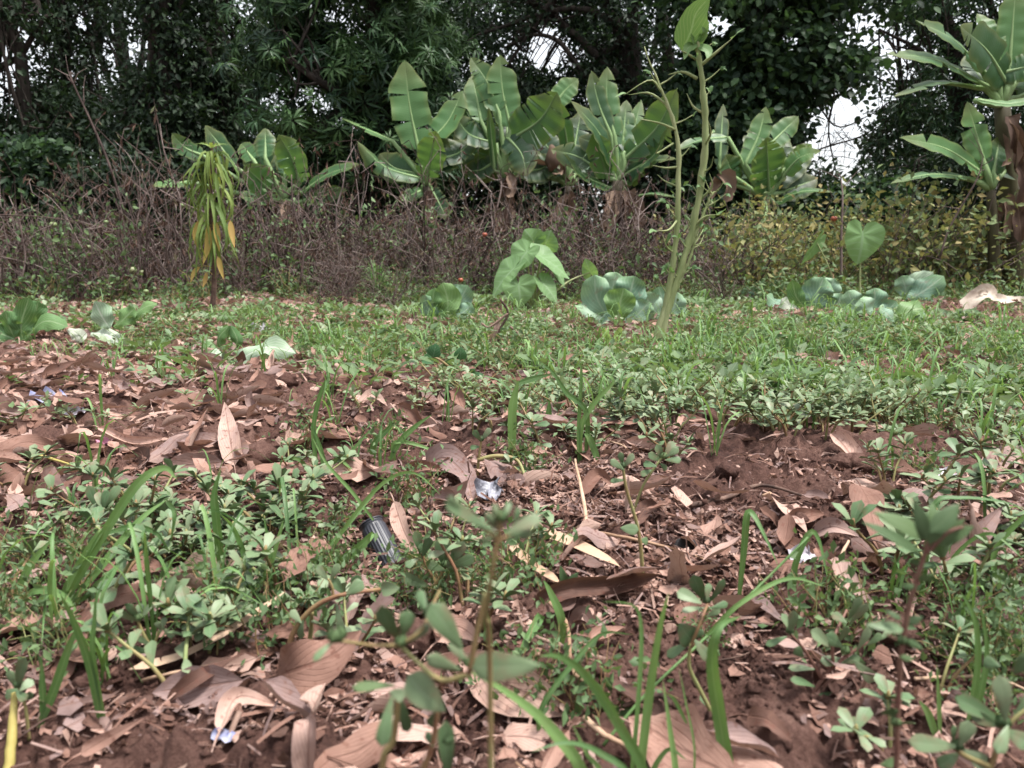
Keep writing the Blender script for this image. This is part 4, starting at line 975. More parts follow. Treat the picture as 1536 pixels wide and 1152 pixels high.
taro('taro with one round upright bright green leaf on a thin stalk at the right', (1287, 462), [(1294, 352, 1292, 394, 60, (.05, -1, .1), 0, .99)])
taro('taro with one narrow leaf seen edge-on, left of the round upright leaf', (1264, 456), [(1226, 364, 1206, 398, 26, (.9, -.6, .2), 0, .75)])

# cabbages
def cab(label, base_px, leaves, mat='cabbage', cat='cabbage', name='cabbage_plant', group='cabbages', core=None):
    b = G(*base_px); d = b[1]
    root = thing(name, b, label, cat, group)
    for L in leaves:
        pts, w, nrm = L[0], L[1], L[2]; o = L[3] if len(L) > 3 else {}
        dd = o.get('dd', 0.0)
        p_ = [P(x, y, d + dd + (q[0] if q else 0)) for x, y, *q in pts]
        mb = MB(); blade(mb, p_, np.array(nrm, float), w / 1.95 * d / FPX, 12, 8, o.get('kind', 'cabbage'), o.get('fold', .05), o.get('curl', -.5), o.get('wave', .26), rag=.07, rnd=o.get('rnd', random.random()), wf=13)
        part('leaf', mb, MAT[o.get('mat', mat)], root)
    if core:
        x, y, rp = core; c = P(x, y, d + .03); r = rp * d / FPX
        for k in range(6):
            a = k * 1.05; e = np.array([math.cos(a), math.sin(a), 0]) * r
            mb = MB(); blade(mb, [c - [0, 0, r] + e * .2, c + e * .9 - [0, 0, r * .3], c + e * .75 + [0, 0, r * .4], c + e * .1 + [0, 0, r * .8]], e + [0, 0, .2], r * .8, 9, 6, 'strap', .1, -.8, .08, rnd=random.random()); part('leaf', mb, MAT[mat], root)
cab('pale cabbage with a loose upright head, left of the taro clump', (668, 484), [([(664, 482), (642, 462), (637, 442)], 34, (-.5, -.8, .4)), ([(668, 482), (672, 452), (664, 424)], 46, (0, -1, .2), dict(mat='cabbage_green', rnd=.9)), ([(670, 480), (690, 450), (702, 428)], 40, (.3, -.8, .5), dict(dd=.05)), ([(668, 482), (650, 460), (652, 432)], 34, (-.2, -1, .3), dict(mat='cabbage_green')), ([(672, 484), (698, 466), (708, 456)], 30, (.3, -.6, .7)), ([(666, 478), (682, 440), (684, 426)], 36, (0, -1, .4), dict(dd=.12))])
cab('large bluish cabbage with broad upright leaves left of the tall bare stalks', (925, 486), [([(918, 484), (896, 448), (892, 412)], 56, (-.3, -1, .3)), ([(930, 484), (945, 440), (952, 414)], 62, (.2, -1, .3), dict(dd=.05)), ([(926, 486), (930, 456), (936, 432)], 54, (.05, -1, .25), dict(dd=-.12, mat='cabbage_green', rnd=.8)), ([(912, 484), (886, 466), (862, 458)], 30, (-.2, -.5, .9)), ([(922, 490), (912, 480), (900, 490)], 30, (-.2, -.7, .6), dict(dd=-.12)), ([(936, 488), (962, 466), (974, 452)], 40, (.3, -.7, .6)), ([(918, 478), (920, 430), (925, 408)], 46, (0, -1, .4), dict(dd=.15))])
cab('bluish cabbage half hidden behind the foot of the tall bare stalks', (1000, 482), [([(996, 480), (978, 460), (968, 440)], 44, (-.3, -.9, .5)), ([(1002, 480), (1012, 458), (1016, 438)], 40, (.2, -1, .4)), ([(1004, 482), (1022, 470), (1030, 462)], 34, (.3, -.6, .8)), ([(998, 478), (994, 450), (988, 430)], 40, (0, -1, .3), dict(dd=.1))])
cab('cabbage with a broad white-veined leaf, left of the round taro leaf', (1225, 470), [([(1222, 468), (1226, 440), (1236, 416)], 52, (-.2, -1, .3)), ([(1216, 468), (1196, 448), (1188, 420)], 28, (-.4, -.9, .3), dict(mat='cabbage_green')), ([(1230, 470), (1255, 456), (1262, 440)], 40, (.3, -.7, .6)), ([(1214, 470), (1190, 462), (1172, 448)], 30, (-.4, -.6, .7), dict(mat='cabbage_pale')), ([(1224, 466), (1246, 430), (1252, 418)], 40, (.2, -1, .5), dict(dd=.15)), ([(1210, 466), (1170, 456), (1150, 442)], 30, (-.3, -.5, .8), dict(dd=.1))])
cab('bluish cabbage under the round taro leaf', (1300, 476), [([(1296, 474), (1280, 455), (1272, 436)], 40, (-.3, -.9, .5)), ([(1302, 474), (1312, 450), (1312, 432)], 48, (.1, -1, .4)), ([(1306, 476), (1330, 466), (1345, 452)], 34, (.3, -.7, .6)), ([(1300, 476), (1298, 462), (1290, 448)], 44, (0, -.9, .5), dict(dd=-.1)), ([(1294, 478), (1266, 474), (1252, 462)], 30, (-.3, -.5, .9))])
cab('cabbage with a curled yellowish outer leaf, right of the round taro leaf', (1350, 486), [([(1340, 482), (1364, 466), (1386, 462)], 44, (-.1, -.8, .6), dict(mat='cabbage_green', rnd=.9)), ([(1344, 484), (1330, 470), (1318, 462)], 34, (-.2, -.6, .7)), ([(1352, 484), (1370, 478), (1388, 470)], 26, (.2, -.5, .8))])
cab('cabbage with one large dark leaf tilted to the right, before the yellowing plants', (1372, 452), [([(1362, 450), (1386, 436), (1416, 414)], 50, (-.2, -.9, .5), dict(rnd=.05, curl=-.8)), ([(1364, 450), (1372, 430), (1400, 408)], 40, (0, -.9, .4), dict(dd=.1, mat='cabbage_pale', rnd=.2)), ([(1360, 450), (1358, 430), (1352, 414)], 36, (-.3, -.9, .4), dict(dd=.1)), ([(1374, 452), (1400, 448), (1414, 436)], 26, (.2, -.5, .8))])
for i, (px, py, lab) in enumerate([(1425, 414, 'far bluish cabbage left of the onion-like grass clump'), (1452, 410, 'far bluish cabbage touching the onion-like grass clump'), (1400, 418, 'far cabbage behind the one with the large dark leaf'), (1480, 404, 'farthest cabbage behind the onion-like clump at the right'), (1130, 452, 'small cabbage in the weeds right of the tall bare stalks'), (1168, 446, 'small cabbage left of the white-veined one')]):
    cab(lab, (px, py), [([(px, py), (px + math.cos(a) * 10, py - 9 - 4 * math.sin(a)), (px + math.cos(a) * 20, py - 13 - 9 * abs(math.sin(a)))], 24, (math.cos(a) * .6, -.7, .6), dict(dd=-.08 * math.sin(a))) for a in np.linspace(.2, 3.0, 6)])
cab('big-leaved green cabbage plant at the left edge', (40, 512), [([(34, 510), (32, 485), (44, 446)], 44, (.2, -1, .2), dict(mat='cabbage_green', rnd=.2)), ([(36, 510), (66, 482), (102, 490)], 34, (.1, -.8, .7), dict(mat='cabbage_green', rnd=.5)), ([(24, 512), (14, 490), (8, 466)], 46, (-.3, -1, .2), dict(mat='cabbage_green', rnd=.3)), ([(40, 514), (75, 515), (108, 524)], 28, (0, -.6, .8), dict(rnd=.3)), ([(30, 512), (0, 500), (-22, 492)], 40, (-.2, -.7, .6), dict(mat='cabbage_green')), ([(36, 508), (52, 470), (58, 452)], 36, (.3, -1, .2), dict(dd=.12, mat='cabbage_green', rnd=.1))], cat='cabbage')
cab('cabbage with a wilted whitish leaf and pale stump, right of the big-leaved one', (140, 520), [([(165, 492), (155, 478), (142, 452)], 40, (-.2, -.9, .4), dict(mat='cabbage_pale', rnd=.1)), ([(172, 492), (190, 474), (202, 462)], 34, (.1, -.9, .5), dict(mat='cabbage_green', rnd=.8)), ([(136, 500), (160, 502), (186, 520)], 34, (0, -.7, .8), dict(mat='cabbage_pale', rnd=.6)), ([(102, 494), (116, 502), (122, 514)], 26, (.2, -.8, .4), dict(mat='cabbage_pale', rnd=.9)), ([(186, 486), (215, 462), (236, 456)], 24, (.1, -.7, .7), dict(mat='cabbage_green'))])
cab('small curled green cabbage heart lying left of the large pale fallen leaf', (335, 532), [([(336, 531), (328, 508), (344, 488)], 26, (-.4, -.9, .2), dict(mat='cabbage_green', curl=-1.2)), ([(342, 531), (356, 512), (346, 488)], 26, (.5, -.9, .2), dict(mat='cabbage_green', curl=-1.2, rnd=.1)), ([(334, 531), (312, 518), (294, 524)], 18, (0, -.7, .8), dict(mat='cabbage_green'))])
cab('whitish cabbage leaf piece in front of the curled green heart', (318, 540), [([(304, 536), (320, 529), (336, 538)], 18, (0, -.7, .7), dict(mat='cabbage_pale', rnd=.4))], name='fallen_cabbage_leaf', cat='fallen leaf', group='fallen cabbage leaves')
cab('large pale green cabbage leaf flopped over on the soil, left of centre', (380, 556), [([(348, 552), (372, 532), (405, 520), (444, 530)], 38, (.1, -.75, .7), dict(mat='cabbage_pale', rnd=.25, curl=-.25, wave=.6))], name='fallen_cabbage_leaf', cat='fallen leaf', group='fallen cabbage leaves')
cab('lime green lettuce seedling left of the foot of the tall bare stalks', (922, 524), [([(922, 523), (912, 508), (904, 492)], 12, (-.2, -1, .3)), ([(923, 523), (926, 506), (932, 490)], 13, (.1, -1, .3)), ([(924, 523), (934, 516), (944, 510)], 18, (.2, -.8, .5)), ([(921, 524), (914, 518), (908, 512)], 14, (-.2, -.8, .5)), ([(922, 524), (922, 516), (924, 508)], 15, (0, -1, .3), dict(dd=-.03))], mat='lime_leaf', cat='seedling', name='lettuce_seedling', group='seedlings')

# white husk at the far right
b = G(1490, 464); d = b[1]
root = thing('white_husk', b, 'large crumpled whitish husk lying on the soil at the right edge', 'dry husk')
for pts, w, n_ in [([(1444, 464), (1462, 448), (1482, 440), (1500, 452)], 26, (-.1, -.7, .7)), ([(1490, 452), (1515, 450), (1545, 458)], 18, (0, -.7, .8)), ([(1468, 442), (1474, 438), (1482, 440)], 8, (0, -1, .3))]:
    mb = MB(); blade(mb, [P(x, y, d) for x, y in pts], n_, w / 2 * d / FPX, 12, 6, 'strap', .2, .5, .35, rnd=.6, rag=.15); part('husk_piece', mb, MAT['white_husk'], root)

# sedge tuft, onion clump and hanging grass
def tuft_px(label, base_px, n, hpx, spread, mat, w=.004, cat='grass', name='grass_tuft', group='grass tufts in the garden', tone=(0, 1)):
    b = G(*base_px); d = b[1]; root = thing(name, b, label, cat, group)
    for k in range(n):
        a = random.uniform(0, 6.28); L = hpx * d / FPX * random.uniform(.6, 1.1); s = spread * L * random.uniform(.2, 1)
        e = np.array([math.cos(a), math.sin(a), 0]); q = b + e * .02
        mb = MB(); blade(mb, [q - [0, 0, .02], q + e * s * .35 + [0, 0, L * .7], q + e * s + [0, 0, L * random.uniform(.55, 1.0)]], -e + [0, -.4, .3], w * random.uniform(.7, 1.2), 8, 2, 'grass', .3, rnd=random.uniform(*tone)); part('blade', mb, MAT[mat], root)
    return root
tuft_px('dark feathery sedge tuft left of the pale cabbage, before the dry stand', (567, 455), 34, 72, .55, 'grass', .005, tone=(0, .3))
tuft_px('dense bluish onion-like clump at the right, beyond the white husk', (1478, 436), 40, 46, .7, 'cabbage', .007, tone=(0, .4), cat='onion', name='onion_clump', group='onion clumps')
tuft_px('bluish onion-like clump at the right edge, beyond the white husk', (1524, 434), 30, 42, .7, 'cabbage', .007, tone=(0, .4), cat='onion', name='onion_clump', group='onion clumps')
tuft_px('dark grass clump behind the large bluish cabbage', (955, 430), 36, 44, .9, 'grass', .006, tone=(0, .25))
tuft_px('tall pale grass tuft right of the foot of the tall bare stalks', (1065, 532), 9, 70, .3, 'grass', .006, tone=(.5, 1))
tuft_px('upright green grass tuft in the weeds under the white-veined cabbage', (1178, 545), 8, 60, .3, 'grass', .006, tone=(.2, .8))

# ------------------------------------------------------------------ what covers the soil where (read off the photograph, as zones of the garden)
def zone(px, py, spots, default):
    num = np.full(np.shape(px), .12 * default); den = np.full(np.shape(px), .12)
    for cx, cy, rx, ry, v in spots:
        w = np.exp(-((px - cx) / rx) ** 2 - ((py - cy) / ry) ** 2)
        num = num + w * v; den = den + w
    return num / den
W_SPOTS = [(600, 470, 500, 40, .75), (1250, 520, 330, 60, 1.0), (560, 510, 170, 55, .9), (250, 530, 160, 35, .5), (330, 575, 230, 25, .1), (190, 450, 170, 22, .05), (700, 560, 150, 30, .25), (310, 650, 260, 85, .03), (60, 690, 130, 80, .05), (700, 670, 190, 70, .12), (930, 515, 70, 40, .12), (760, 560, 60, 25, .3), (1150, 600, 300, 45, .85),
           (1020, 600, 120, 60, .75), (1200, 710, 130, 60, .03), (1440, 640, 120, 50, .6), (1400, 720, 120, 40, .15), (950, 720, 120, 50, .3), (500, 740, 80, 70, .85), (330, 880, 250, 65, .85), (90, 900, 100, 75, .75), (620, 860, 100, 60, .75), (120, 755, 180, 55, .08), (1250, 790, 200, 55, .1),
           (820, 800, 110, 50, .15), (1050, 850, 100, 50, .15), (200, 1080, 260, 90, .05), (480, 1080, 90, 80, .02), (880, 1040, 250, 110, .04), (1150, 1080, 110, 90, .03), (1420, 1000, 110, 110, .5), (1340, 900, 150, 60, .35), (1450, 850, 90, 60, .5), (650, 760, 120, 40, .4)]
L_SPOTS = [(320, 640, 240, 70, 1.0), (80, 690, 130, 80, 1.0), (720, 660, 190, 60, .9), (400, 480, 400, 30, .45), (330, 580, 240, 25, .9), (150, 450, 150, 20, 1.0), (1200, 520, 300, 60, .25), (560, 510, 150, 50, .15), (1200, 680, 110, 40, .15), (930, 515, 90, 35, .3), (1420, 720, 130, 60, .6), (1250, 800, 200, 60, .75), (880, 780, 200, 70, .8),
           (300, 850, 250, 70, .4), (130, 770, 180, 50, .9), (620, 850, 120, 60, .5), (220, 1060, 240, 90, .8), (500, 1050, 100, 100, .5), (850, 920, 150, 40, .6), (900, 1060, 190, 70, .15), (1150, 1050, 130, 90, .1), (1400, 940, 140, 90, .45), (1150, 890, 120, 50, .6)]

BARE = [(50, 510, 70, 14), (160, 512, 60, 14), (345, 532, 50, 12), (400, 552, 60, 12), (670, 484, 45, 10), (925, 488, 70, 10), (1010, 486, 50, 10), (1230, 474, 70, 9), (1320, 482, 70, 9), (1375, 456, 50, 9), (1490, 470, 60, 10), (318, 466, 40, 14), (880, 524, 60, 16), (965, 548, 60, 16), (1000, 505, 40, 10), (450, 492, 50, 12), (620, 585, 70, 16), (1120, 628, 60, 18), (1310, 602, 70, 15), (1430, 575, 60, 12), (1235, 566, 50, 10), (560, 500, 40, 8), (230, 500, 70, 12), (90, 540, 70, 14), (740, 588, 60, 14), (1450, 462, 90, 14), (860, 470, 40, 8), (1080, 580, 40, 10), (480, 560, 60, 12), (1380, 660, 50, 14), (1180, 510, 40, 8), (380, 575, 90, 12), (980, 620, 40, 12)]
GR_SPOTS = []
def fan(n, r0, r1, half=40):
    a = np.radians(RNG.uniform(-half, half, n)); r = np.sqrt(RNG.uniform(r0 ** 2, r1 ** 2, n))
    x, y = r * np.sin(a), r * np.cos(a)
    return np.stack([x, y, H(x, y)], -1)

def pick(n, r0, r1, spots, default, patch=2.2, seed=3, power=1.0, lo=.36, hi=.66):
    p = fan(n, r0, r1); q = project(p)
    w = zone(q[:, 0], np.clip(q[:, 1], 380, 1300), spots, default) ** power
    if spots is W_SPOTS or spots is GR_SPOTS:
        for bx, by, rx, ry in BARE: w = w * (1 - .93 * np.exp(-((q[:, 0] - bx) / rx) ** 2 - ((q[:, 1] - by) / ry) ** 2))
    w = w * (.12 + 1.5 * smooth01(.65 * vnoise(p[:, 0] * patch * 2, p[:, 1] * patch * 2, seed) + .35 * vnoise(p[:, 0] * patch * 5, p[:, 1] * patch * 5, seed + 3), lo, hi))
    return p[RNG.random(n) < w]
def smooth01(x, a, b):
    t = np.clip((x - a) / (b - a), 0, 1); return t * t * (3 - 2 * t)

def ground_normal(p):
    e = .02
    return unit(np.stack([H(p[:, 0] - e, p[:, 1]) - H(p[:, 0] + e, p[:, 1]), H(p[:, 0], p[:, 1] - e) - H(p[:, 0], p[:, 1] + e), np.full(len(p), 2 * e)], -1))

for i, (px, py) in enumerate([(640, 548), (690, 540), (735, 552), (780, 540), (820, 556), (600, 520), (860, 520), (705, 500), (760, 505), (1090, 520), (1130, 540), (1210, 525), (1260, 540), (1320, 520), (1060, 500), (1400, 540), (1470, 520), (520, 500), (455, 520), (260, 500), (210, 520), (1510, 560), (1170, 575), (1010, 560), (560, 560), (930, 545)]):
    o = clone_or_first(gp, i + 4, mk_green); b = G(px, py); o.location = b + [0, 0, .01]; s_ = random.uniform(.3, .55); o.scale = (s_ * 1.1, s_ * 1.1, s_ * .8); o.rotation_euler = (0, 0, random.uniform(0, 6.28))
    o['label'] = 'bushy little pointed-leaved green weed in the middle beds'; o['group'] = 'bushy green weeds in the middle beds'
    ALL.setdefault('green', []).append((o, b + [0, 0, .08]))
for i in range(46):
    p_ = pick_weed(); o = clone_or_first(gp, i, mk_green); o.location = p_; s_ = random.uniform(.1, .24); o.scale = (s_, s_, s_ * 1.1); o.rotation_euler = (0, 0, random.uniform(0, 6.28))
    o['label'] = 'little fine-leaved weed among the litter and purslane of the foreground'; o['group'] = 'fine-leaved weeds of the foreground'
    ALL.setdefault('fine', []).append((o, p_ + [0, 0, .03]))
# ---- dead leaves
def dead_proto(k):
    rs = random.Random(k); mb = MB()
    cv = rs.uniform(-.13, .17)
    pts = [(0, -.5, cv * rs.uniform(-.2, .6)), (rs.uniform(-.06, .06), -.1, -abs(cv) * .35), (rs.uniform(-.08, .08), .25, -abs(cv) * .1), (rs.uniform(-.12, .12), .5, cv * rs.uniform(.3, 1.2))]
    blade(mb, pts, (rs.uniform(-.25, .25), 0, 1), rs.uniform(.17, .30), 9, 4, rs.choice(['ovate', 'lance', 'ovate', 'obovate']), rs.uniform(-.1, .45), rs.choice([0, .4, .8, -.6, 1.5]), rs.uniform(.05, .35), rs.uniform(-.6, .6), .5, rag=rs.choice([.05, .15, .35, .5]), wf=rs.uniform(6, 12))
    # leaf stalk
    tube(mb, [np.array(pts[0]) + [0, .01, 0], np.array(pts[0]) + [.02, -.08, .02], np.array(pts[0]) + [rs.uniform(-.05, .05), -.18, .03]], [.010, .008, .006], 4, cap=False)
    return mb
DEAD = [dead_proto(k) for k in range(16)]
DEAD_ME = [m.mesh('dead_leaf', MAT['dead_leaf']) for m in DEAD]
DEAD_T = [m.arrays() for m in DEAD]
DEAD_LAB = 'loose dry tan or brown dead leaf lying in the scattered litter on the soil'
def put(name, me, loc, R, s, label, cat, group, key):
    o = bpy.data.objects.new(name, me); link(o)
    o.matrix_world = Matrix(((*(R[0] * s), loc[0]), (*(R[1] * s), loc[1]), (*(R[2] * s), loc[2]), (0, 0, 0, 1)))
    tag(o, label, cat, group); ALL.setdefault(key, []).append((o, np.array(loc)))
    return o
p = pick(10500, .62, 6.5, L_SPOTS, .12, 1.6, 31)
order = np.argsort(np.hypot(p[:, 0], p[:, 1])); p = p[order]
nrm = unit(ground_normal(p) + RNG.normal(size=p.shape) * .38); nrm[:, 2] = np.abs(nrm[:, 2])
dirs = rand_dirs(len(p)) * [1, 1, .25]
R = frames(dirs, nrm); sz = RNG.gamma(6, .0115, len(p)).clip(.025, .13) + .012
p[:, 2] += RNG.random(len(p)) * .03 + sz * .06
infr = project(p); vis = (np.abs(infr[:, 0] - 768) < 800)
near = np.where(vis)[0][:235]; nset = set(near.tolist())
for k in near:
    put('dead_leaf', DEAD_ME[RNG.integers(16)], p[k], R[k], sz[k], DEAD_LAB, 'dead leaf', 'loose dead leaves on the soil', 'dead')
rest = np.array([k for k in range(len(p)) if k not in nset])
mb = MB(); vv = RNG.integers(16, size=len(rest))
for v in range(16):
    s_ = rest[vv == v]; mb.stamp(DEAD_T[v], R[s_], p[s_], sz[s_])
# crumbled leaf bits and straw
def tpl_shard(): 
    mb = MB(); a = np.sort(RNG.random(7) * .6 + np.arange(7)) / 7 * 6.283; r = RNG.uniform(.28, .58, 7); x, y = np.cos(a) * r, np.sin(a) * r * RNG.uniform(.5, 1)
    k = RNG.uniform(-.9, .9); z = k * x * x + RNG.normal(size=7) * .05; mb.add(np.concatenate([[[0, 0, -.03]], np.stack([x, y, z], -1)]), None, [[0, 1 + j, 1 + (j + 1) % 7] for j in range(7)], np.concatenate([[[.4, .5]], np.stack([x + .4, y + .5], -1)]), .5); return mb.arrays()
def tpl_straw():
    mb = MB(); mb.add([[-.03, -.5, 0], [.03, -.5, .02], [.035, 0, .09], [-.03, 0, .07], [.03, .5, .01], [-.03, .5, .0]], [[0, 1, 2, 3], [3, 2, 4, 5]], None, [[.3, 0], [.7, 0], [.7, .5], [.3, .5], [.7, 1], [.3, 1]]); return mb.arrays()
ST = tpl_straw()
for tpl, n, r0, r1, s0, s1, sp in [(tpl_shard(), 5500, .5, 1.7, .006, .03, L_SPOTS) for _ in range(5)] + [(tpl_shard(), 8000, 1.7, 7.5, .015, .05, L_SPOTS) for _ in range(4)] + [(ST, 9000, 2.4, 7.5, .04, .16, [(700, 500, 900, 90, .7)]), (ST, 16000, .5, 1.8, .012, .06, L_SPOTS), (ST, 16000, 1.8, 6.5, .03, .10, L_SPOTS)]:
    q = pick(n, r0, r1, sp, .3, 2.5, 41, 1.1); d_ = rand_dirs(len(q)) * [1, 1, .35]; nr = unit(ground_normal(q) + RNG.normal(size=q.shape) * .4)
    q[:, 2] += RNG.random(len(q)) * .008 + .002
    mb.stamp(tpl, frames(d_, nr), q, s0 + (s1 - s0) * RNG.random(len(q)) ** 1.8)
q = pick(8000, 2.4, 7.6, [(320, 640, 240, 60, .5)], 1.0, 1.7, 45); q[:, 2] += RNG.random(len(q)) * .05; tpl_i = 3; mb.stamp(DEAD_T[tpl_i], frames(rand_dirs(len(q)) * [1, 1, .4], unit(rand_dirs(len(q)) * .6 + [0, -.3, .8])), q, RNG.uniform(.03, .085, len(q)))
o = solo('leaf_litter', mb, MAT['dead_leaf'], (0, 0, 0), 'crumbled dry leaves, bits and straw strewn over the soil', 'leaf litter', None, 'stuff', smooth=True)

# ---- clods of soil
def clod_me(k):
    mb = MB(); th = np.linspace(0, math.pi, 9); ph = np.linspace(0, 2 * math.pi, 13)[:-1]
    T_, P_ = np.meshgrid(th, ph, indexing='ij'); d = np.stack([np.sin(T_) * np.cos(P_), np.sin(T_) * np.sin(P_), np.cos(T_)], -1)
    r = .5 * (.65 + .55 * vnoise(d[..., 0] * 2.2 + k * 7 + d[..., 2] * 1.7, d[..., 1] * 2.2 - d[..., 2], k) + .25 * vnoise(d[..., 0] * 6 + k, d[..., 1] * 6 + d[..., 2] * 5, k + 5))
    v = (d * r[..., None] * [1, 1, .75]).reshape(-1, 3); i_ = np.arange(8)[:, None] * 12; j_ = np.arange(12)[None]
    mb.add(v, np.stack([i_ + j_, i_ + 12 + j_, i_ + 12 + (j_ + 1) % 12, i_ + (j_ + 1) % 12], -1).reshape(-1, 4)); return mb
CL = [clod_me(k) for k in range(6)]; CLM = [m.mesh('soil_clod', MAT['soil']) for m in CL]; CLT = [m.arrays() for m in CL]
q = fan(420, .6, 4.5); q = q[np.argsort(q[:, 1])]; S_ = RNG.gamma(3, .008, len(q)).clip(.008, .06)
for k in range(150):
    put('soil_clod', CLM[k % 6], q[k] + [0, 0, S_[k] * .15], frames(rand_dirs(1) * [1, 1, .2], np.array([[.1, .1, 1.]]))[0], S_[k], 'small rough clod of reddish brown soil lying loose on the bed', 'clod', 'loose soil clods', 'clod')
q = np.concatenate([pick(26000, .5, 1.5, [], 1.0, 3, 51), pick(9000, 1.5, 3.0, [], 1.0, 3, 51)]); mb = MB(); vv = RNG.integers(6, size=len(q))
low = []
for m in CL[:2]:
    v = rand_dirs(1)
oc = MB(); oc.add([[.5, 0, 0], [0, .45, .1], [-.5, .1, 0], [0, -.5, -.1], [.1, 0, .4], [0, .1, -.4]], None, [[0, 1, 4], [1, 2, 4], [2, 3, 4], [3, 0, 4], [1, 0, 5], [2, 1, 5], [3, 2, 5], [0, 3, 5]]); oc = oc.arrays()
mb.stamp(oc, frames(rand_dirs(len(q)), rand_dirs(len(q))), q + [0, 0, .001], RNG.gamma(2, .003, len(q)).clip(.002, .018))
solo('soil_crumbs', mb, MAT['soil'], (0, 0, 0), 'small crumbs of reddish soil over the ground', 'soil crumbs', None, 'stuff', smooth=False)

# ---- twigs and straws
def stick(label, pts, r, mat='twig', sides=6, name='twig', cat='twig', group='twigs and straws on the soil', key='twig', lift=.006, flat=None):
    w = [G(x, y, lift + (z[0] if z else 0)) for x, y, *z in pts]
    mb = MB()
    if flat: blade(mb, w, (0, -.5, .9), flat, 12, 2, 'strap', .25, wave=.1, twist=.3, rnd=random.random())
    else:
        c = spline(w, 14); c[1:-1] += RNG.normal(size=(12, 3)) * r * .1; tube(mb, c, [r, r * .9, r * .55], sides, rnd=random.random())
    o = solo(name, mb, MAT[mat], w[0], label, cat, group); ALL.setdefault(key, []).append((o, np.mean(w, 0))); return o
for k in range(120):
    a = fan(1, .6, 4.0)[0]; e = rand_dirs(1)[0] * [1, 1, 0]; L = random.uniform(.04, .22); r = random.uniform(.0012, .004)
    c = [a, a + e * L * .5 + dr(3, .01), a + e * L]
    for z in c: z[2] = float(H(z[0], z[1])) + r + random.random() * .012
    mb = MB(); tube(mb, spline(c, 8), [r, r * .6], 5, rnd=random.random())
    o = solo('twig', mb, MAT['twig' if k % 3 else 'straw'], a, 'thin dry twig or straw lying on the soil among litter and weeds', 'twig', 'twigs and straws on the soil'); ALL.setdefault('twig', []).append((o, a))
stick('long tan straw lying across the soil right of the middle, foreground', [(868, 812, .01), (930, 826, .012), (1000, 840, .01), (1066, 854)], .0032, 'straw', lift=.012)
stick('dark brown stick pointing up to the right, above the two-leaved purslane stem', [(925, 676, .01), (965, 648, .03), (1004, 616, .06)], .006, 'twig')
stick('grey-brown stick lying right of the charred lump', [(1035, 768, .012), (1090, 758, .01), (1140, 742, .014), (1200, 755, .01)], .005, 'twig')
stick('brown stick lying left of the middle, under the green grass blades', [(175, 742, .01), (215, 738, .012), (262, 735, .01)], .011, 'twig')
stick('short thick yellow-tan stalk stub sticking up at the bottom left corner', [(14, 1160), (22, 1128, .02), (29, 1100, .045)], .0052, 'yellow_stem', lift=0)
stick('long flat tan straw running from the bottom left up towards the bent purslane stem', [(195, 1036, .02), (280, 1012, .02), (360, 985, .035), (432, 948, .05)], .003, 'straw', flat=.0055)
stick('pale thin straw below the long flat one, bottom left', [(215, 1040, .01), (270, 1035, .012), (330, 1024, .012)], .0022, 'straw')
stick('flat tan grass straw lying under the blurred tall purslane', [(802, 818, .02), (860, 838, .02), (930, 862, .006)], .002, 'straw', flat=.011)
stick('second flat tan straw just left of the other, running down to the rolled leaf', [(765, 842, .01), (800, 865, .012), (840, 890, .01)], .002, 'straw', flat=.008)
stick('pale dry root curling down through the middle of the bare furrow', [(822, 945, .035), (850, 975, .03), (858, 1020, .02), (895, 1052, .01), (915, 1068, .005)], .0026, 'straw')
stick('tan straw pointing to the bottom edge in the middle', [(876, 1098, .01), (905, 1122, .01), (950, 1150, .012)], .0035, 'straw')
stick('thin pale stem lying right of the tall reddish stem', [(1372, 1018, .01), (1430, 1035, .01), (1490, 1050, .02), (1540, 1070, .02)], .0022, 'straw')
stick('yellowish straw stem leaning against the litter at the left edge', [(30, 690, .02), (70, 706, .02), (140, 714, .015)], .004, 'yellow_stem')
stick('thin upright tan stalk left of the two-leaved purslane stem', [(884, 828, 0), (876, 790, .03), (862, 745, .07)], .0042, 'straw')
stick('tan upright stalk stub among the grass right of the middle', [(1255, 905, .0), (1258, 870, .025), (1270, 850, .035)], .0035, 'straw')

# ---- the dead leaves that stand out
def hero_leaf(label, pts, w, n_=(0, -.55, .85), curl=0., fold=.15, twist=0., wave=.2, kind='ovate', rnd=.6, rag=.04, mat='dead_leaf', cols=6):
    q_ = [G(x, y, z[0] if z else .012) for x, y, *z in pts]; d = np.mean([c[1] for c in q_])
    mb = MB(); blade(mb, q_, np.array(n_, float), w / 2 * d / FPX, 12, cols, kind, fold, curl, wave, twist, rnd, rag=rag)
    c = q_[0]; c2 = spline(q_, 12)[1]; e = unit(q_[0] - c2); tube(mb, [c + (c2 - c) * .2, c + e * .012, c + e * .03 - [0, 0, .006]], [.0014, .001], 4, n=4, rnd=rnd)
    o = solo('dead_leaf', mb, MAT[mat], q_[0], label, 'dead leaf', 'dead leaves that stand out'); return o
hero_leaf('large broad spotted pinkish tan dead leaf standing up in the left foreground', [(418, 1050, .03), (455, 1060, .035), (500, 1040, .045), (545, 1008, .05)], 88, (-.05, -.9, .45), .25, .05, rnd=.52, wave=.25, cols=8)
hero_leaf('long rolled smooth brown dead leaf lying level in the middle of the foreground', [(800, 930, .02), (850, 915, .03), (920, 908, .03), (990, 898, .035)], 44, (.05, -.85, .5), 1.5, .1, rnd=.28, wave=.05, kind='strap', rag=0)
hero_leaf('long arched soil-stained dead leaf among the weeds at the lower left', [(70, 1035, .0), (130, 990, .05), (200, 955, .06), (300, 925, .03)], 52, (-.2, -.75, .65), -.4, .1, rnd=.7, wave=.3, rag=.12)
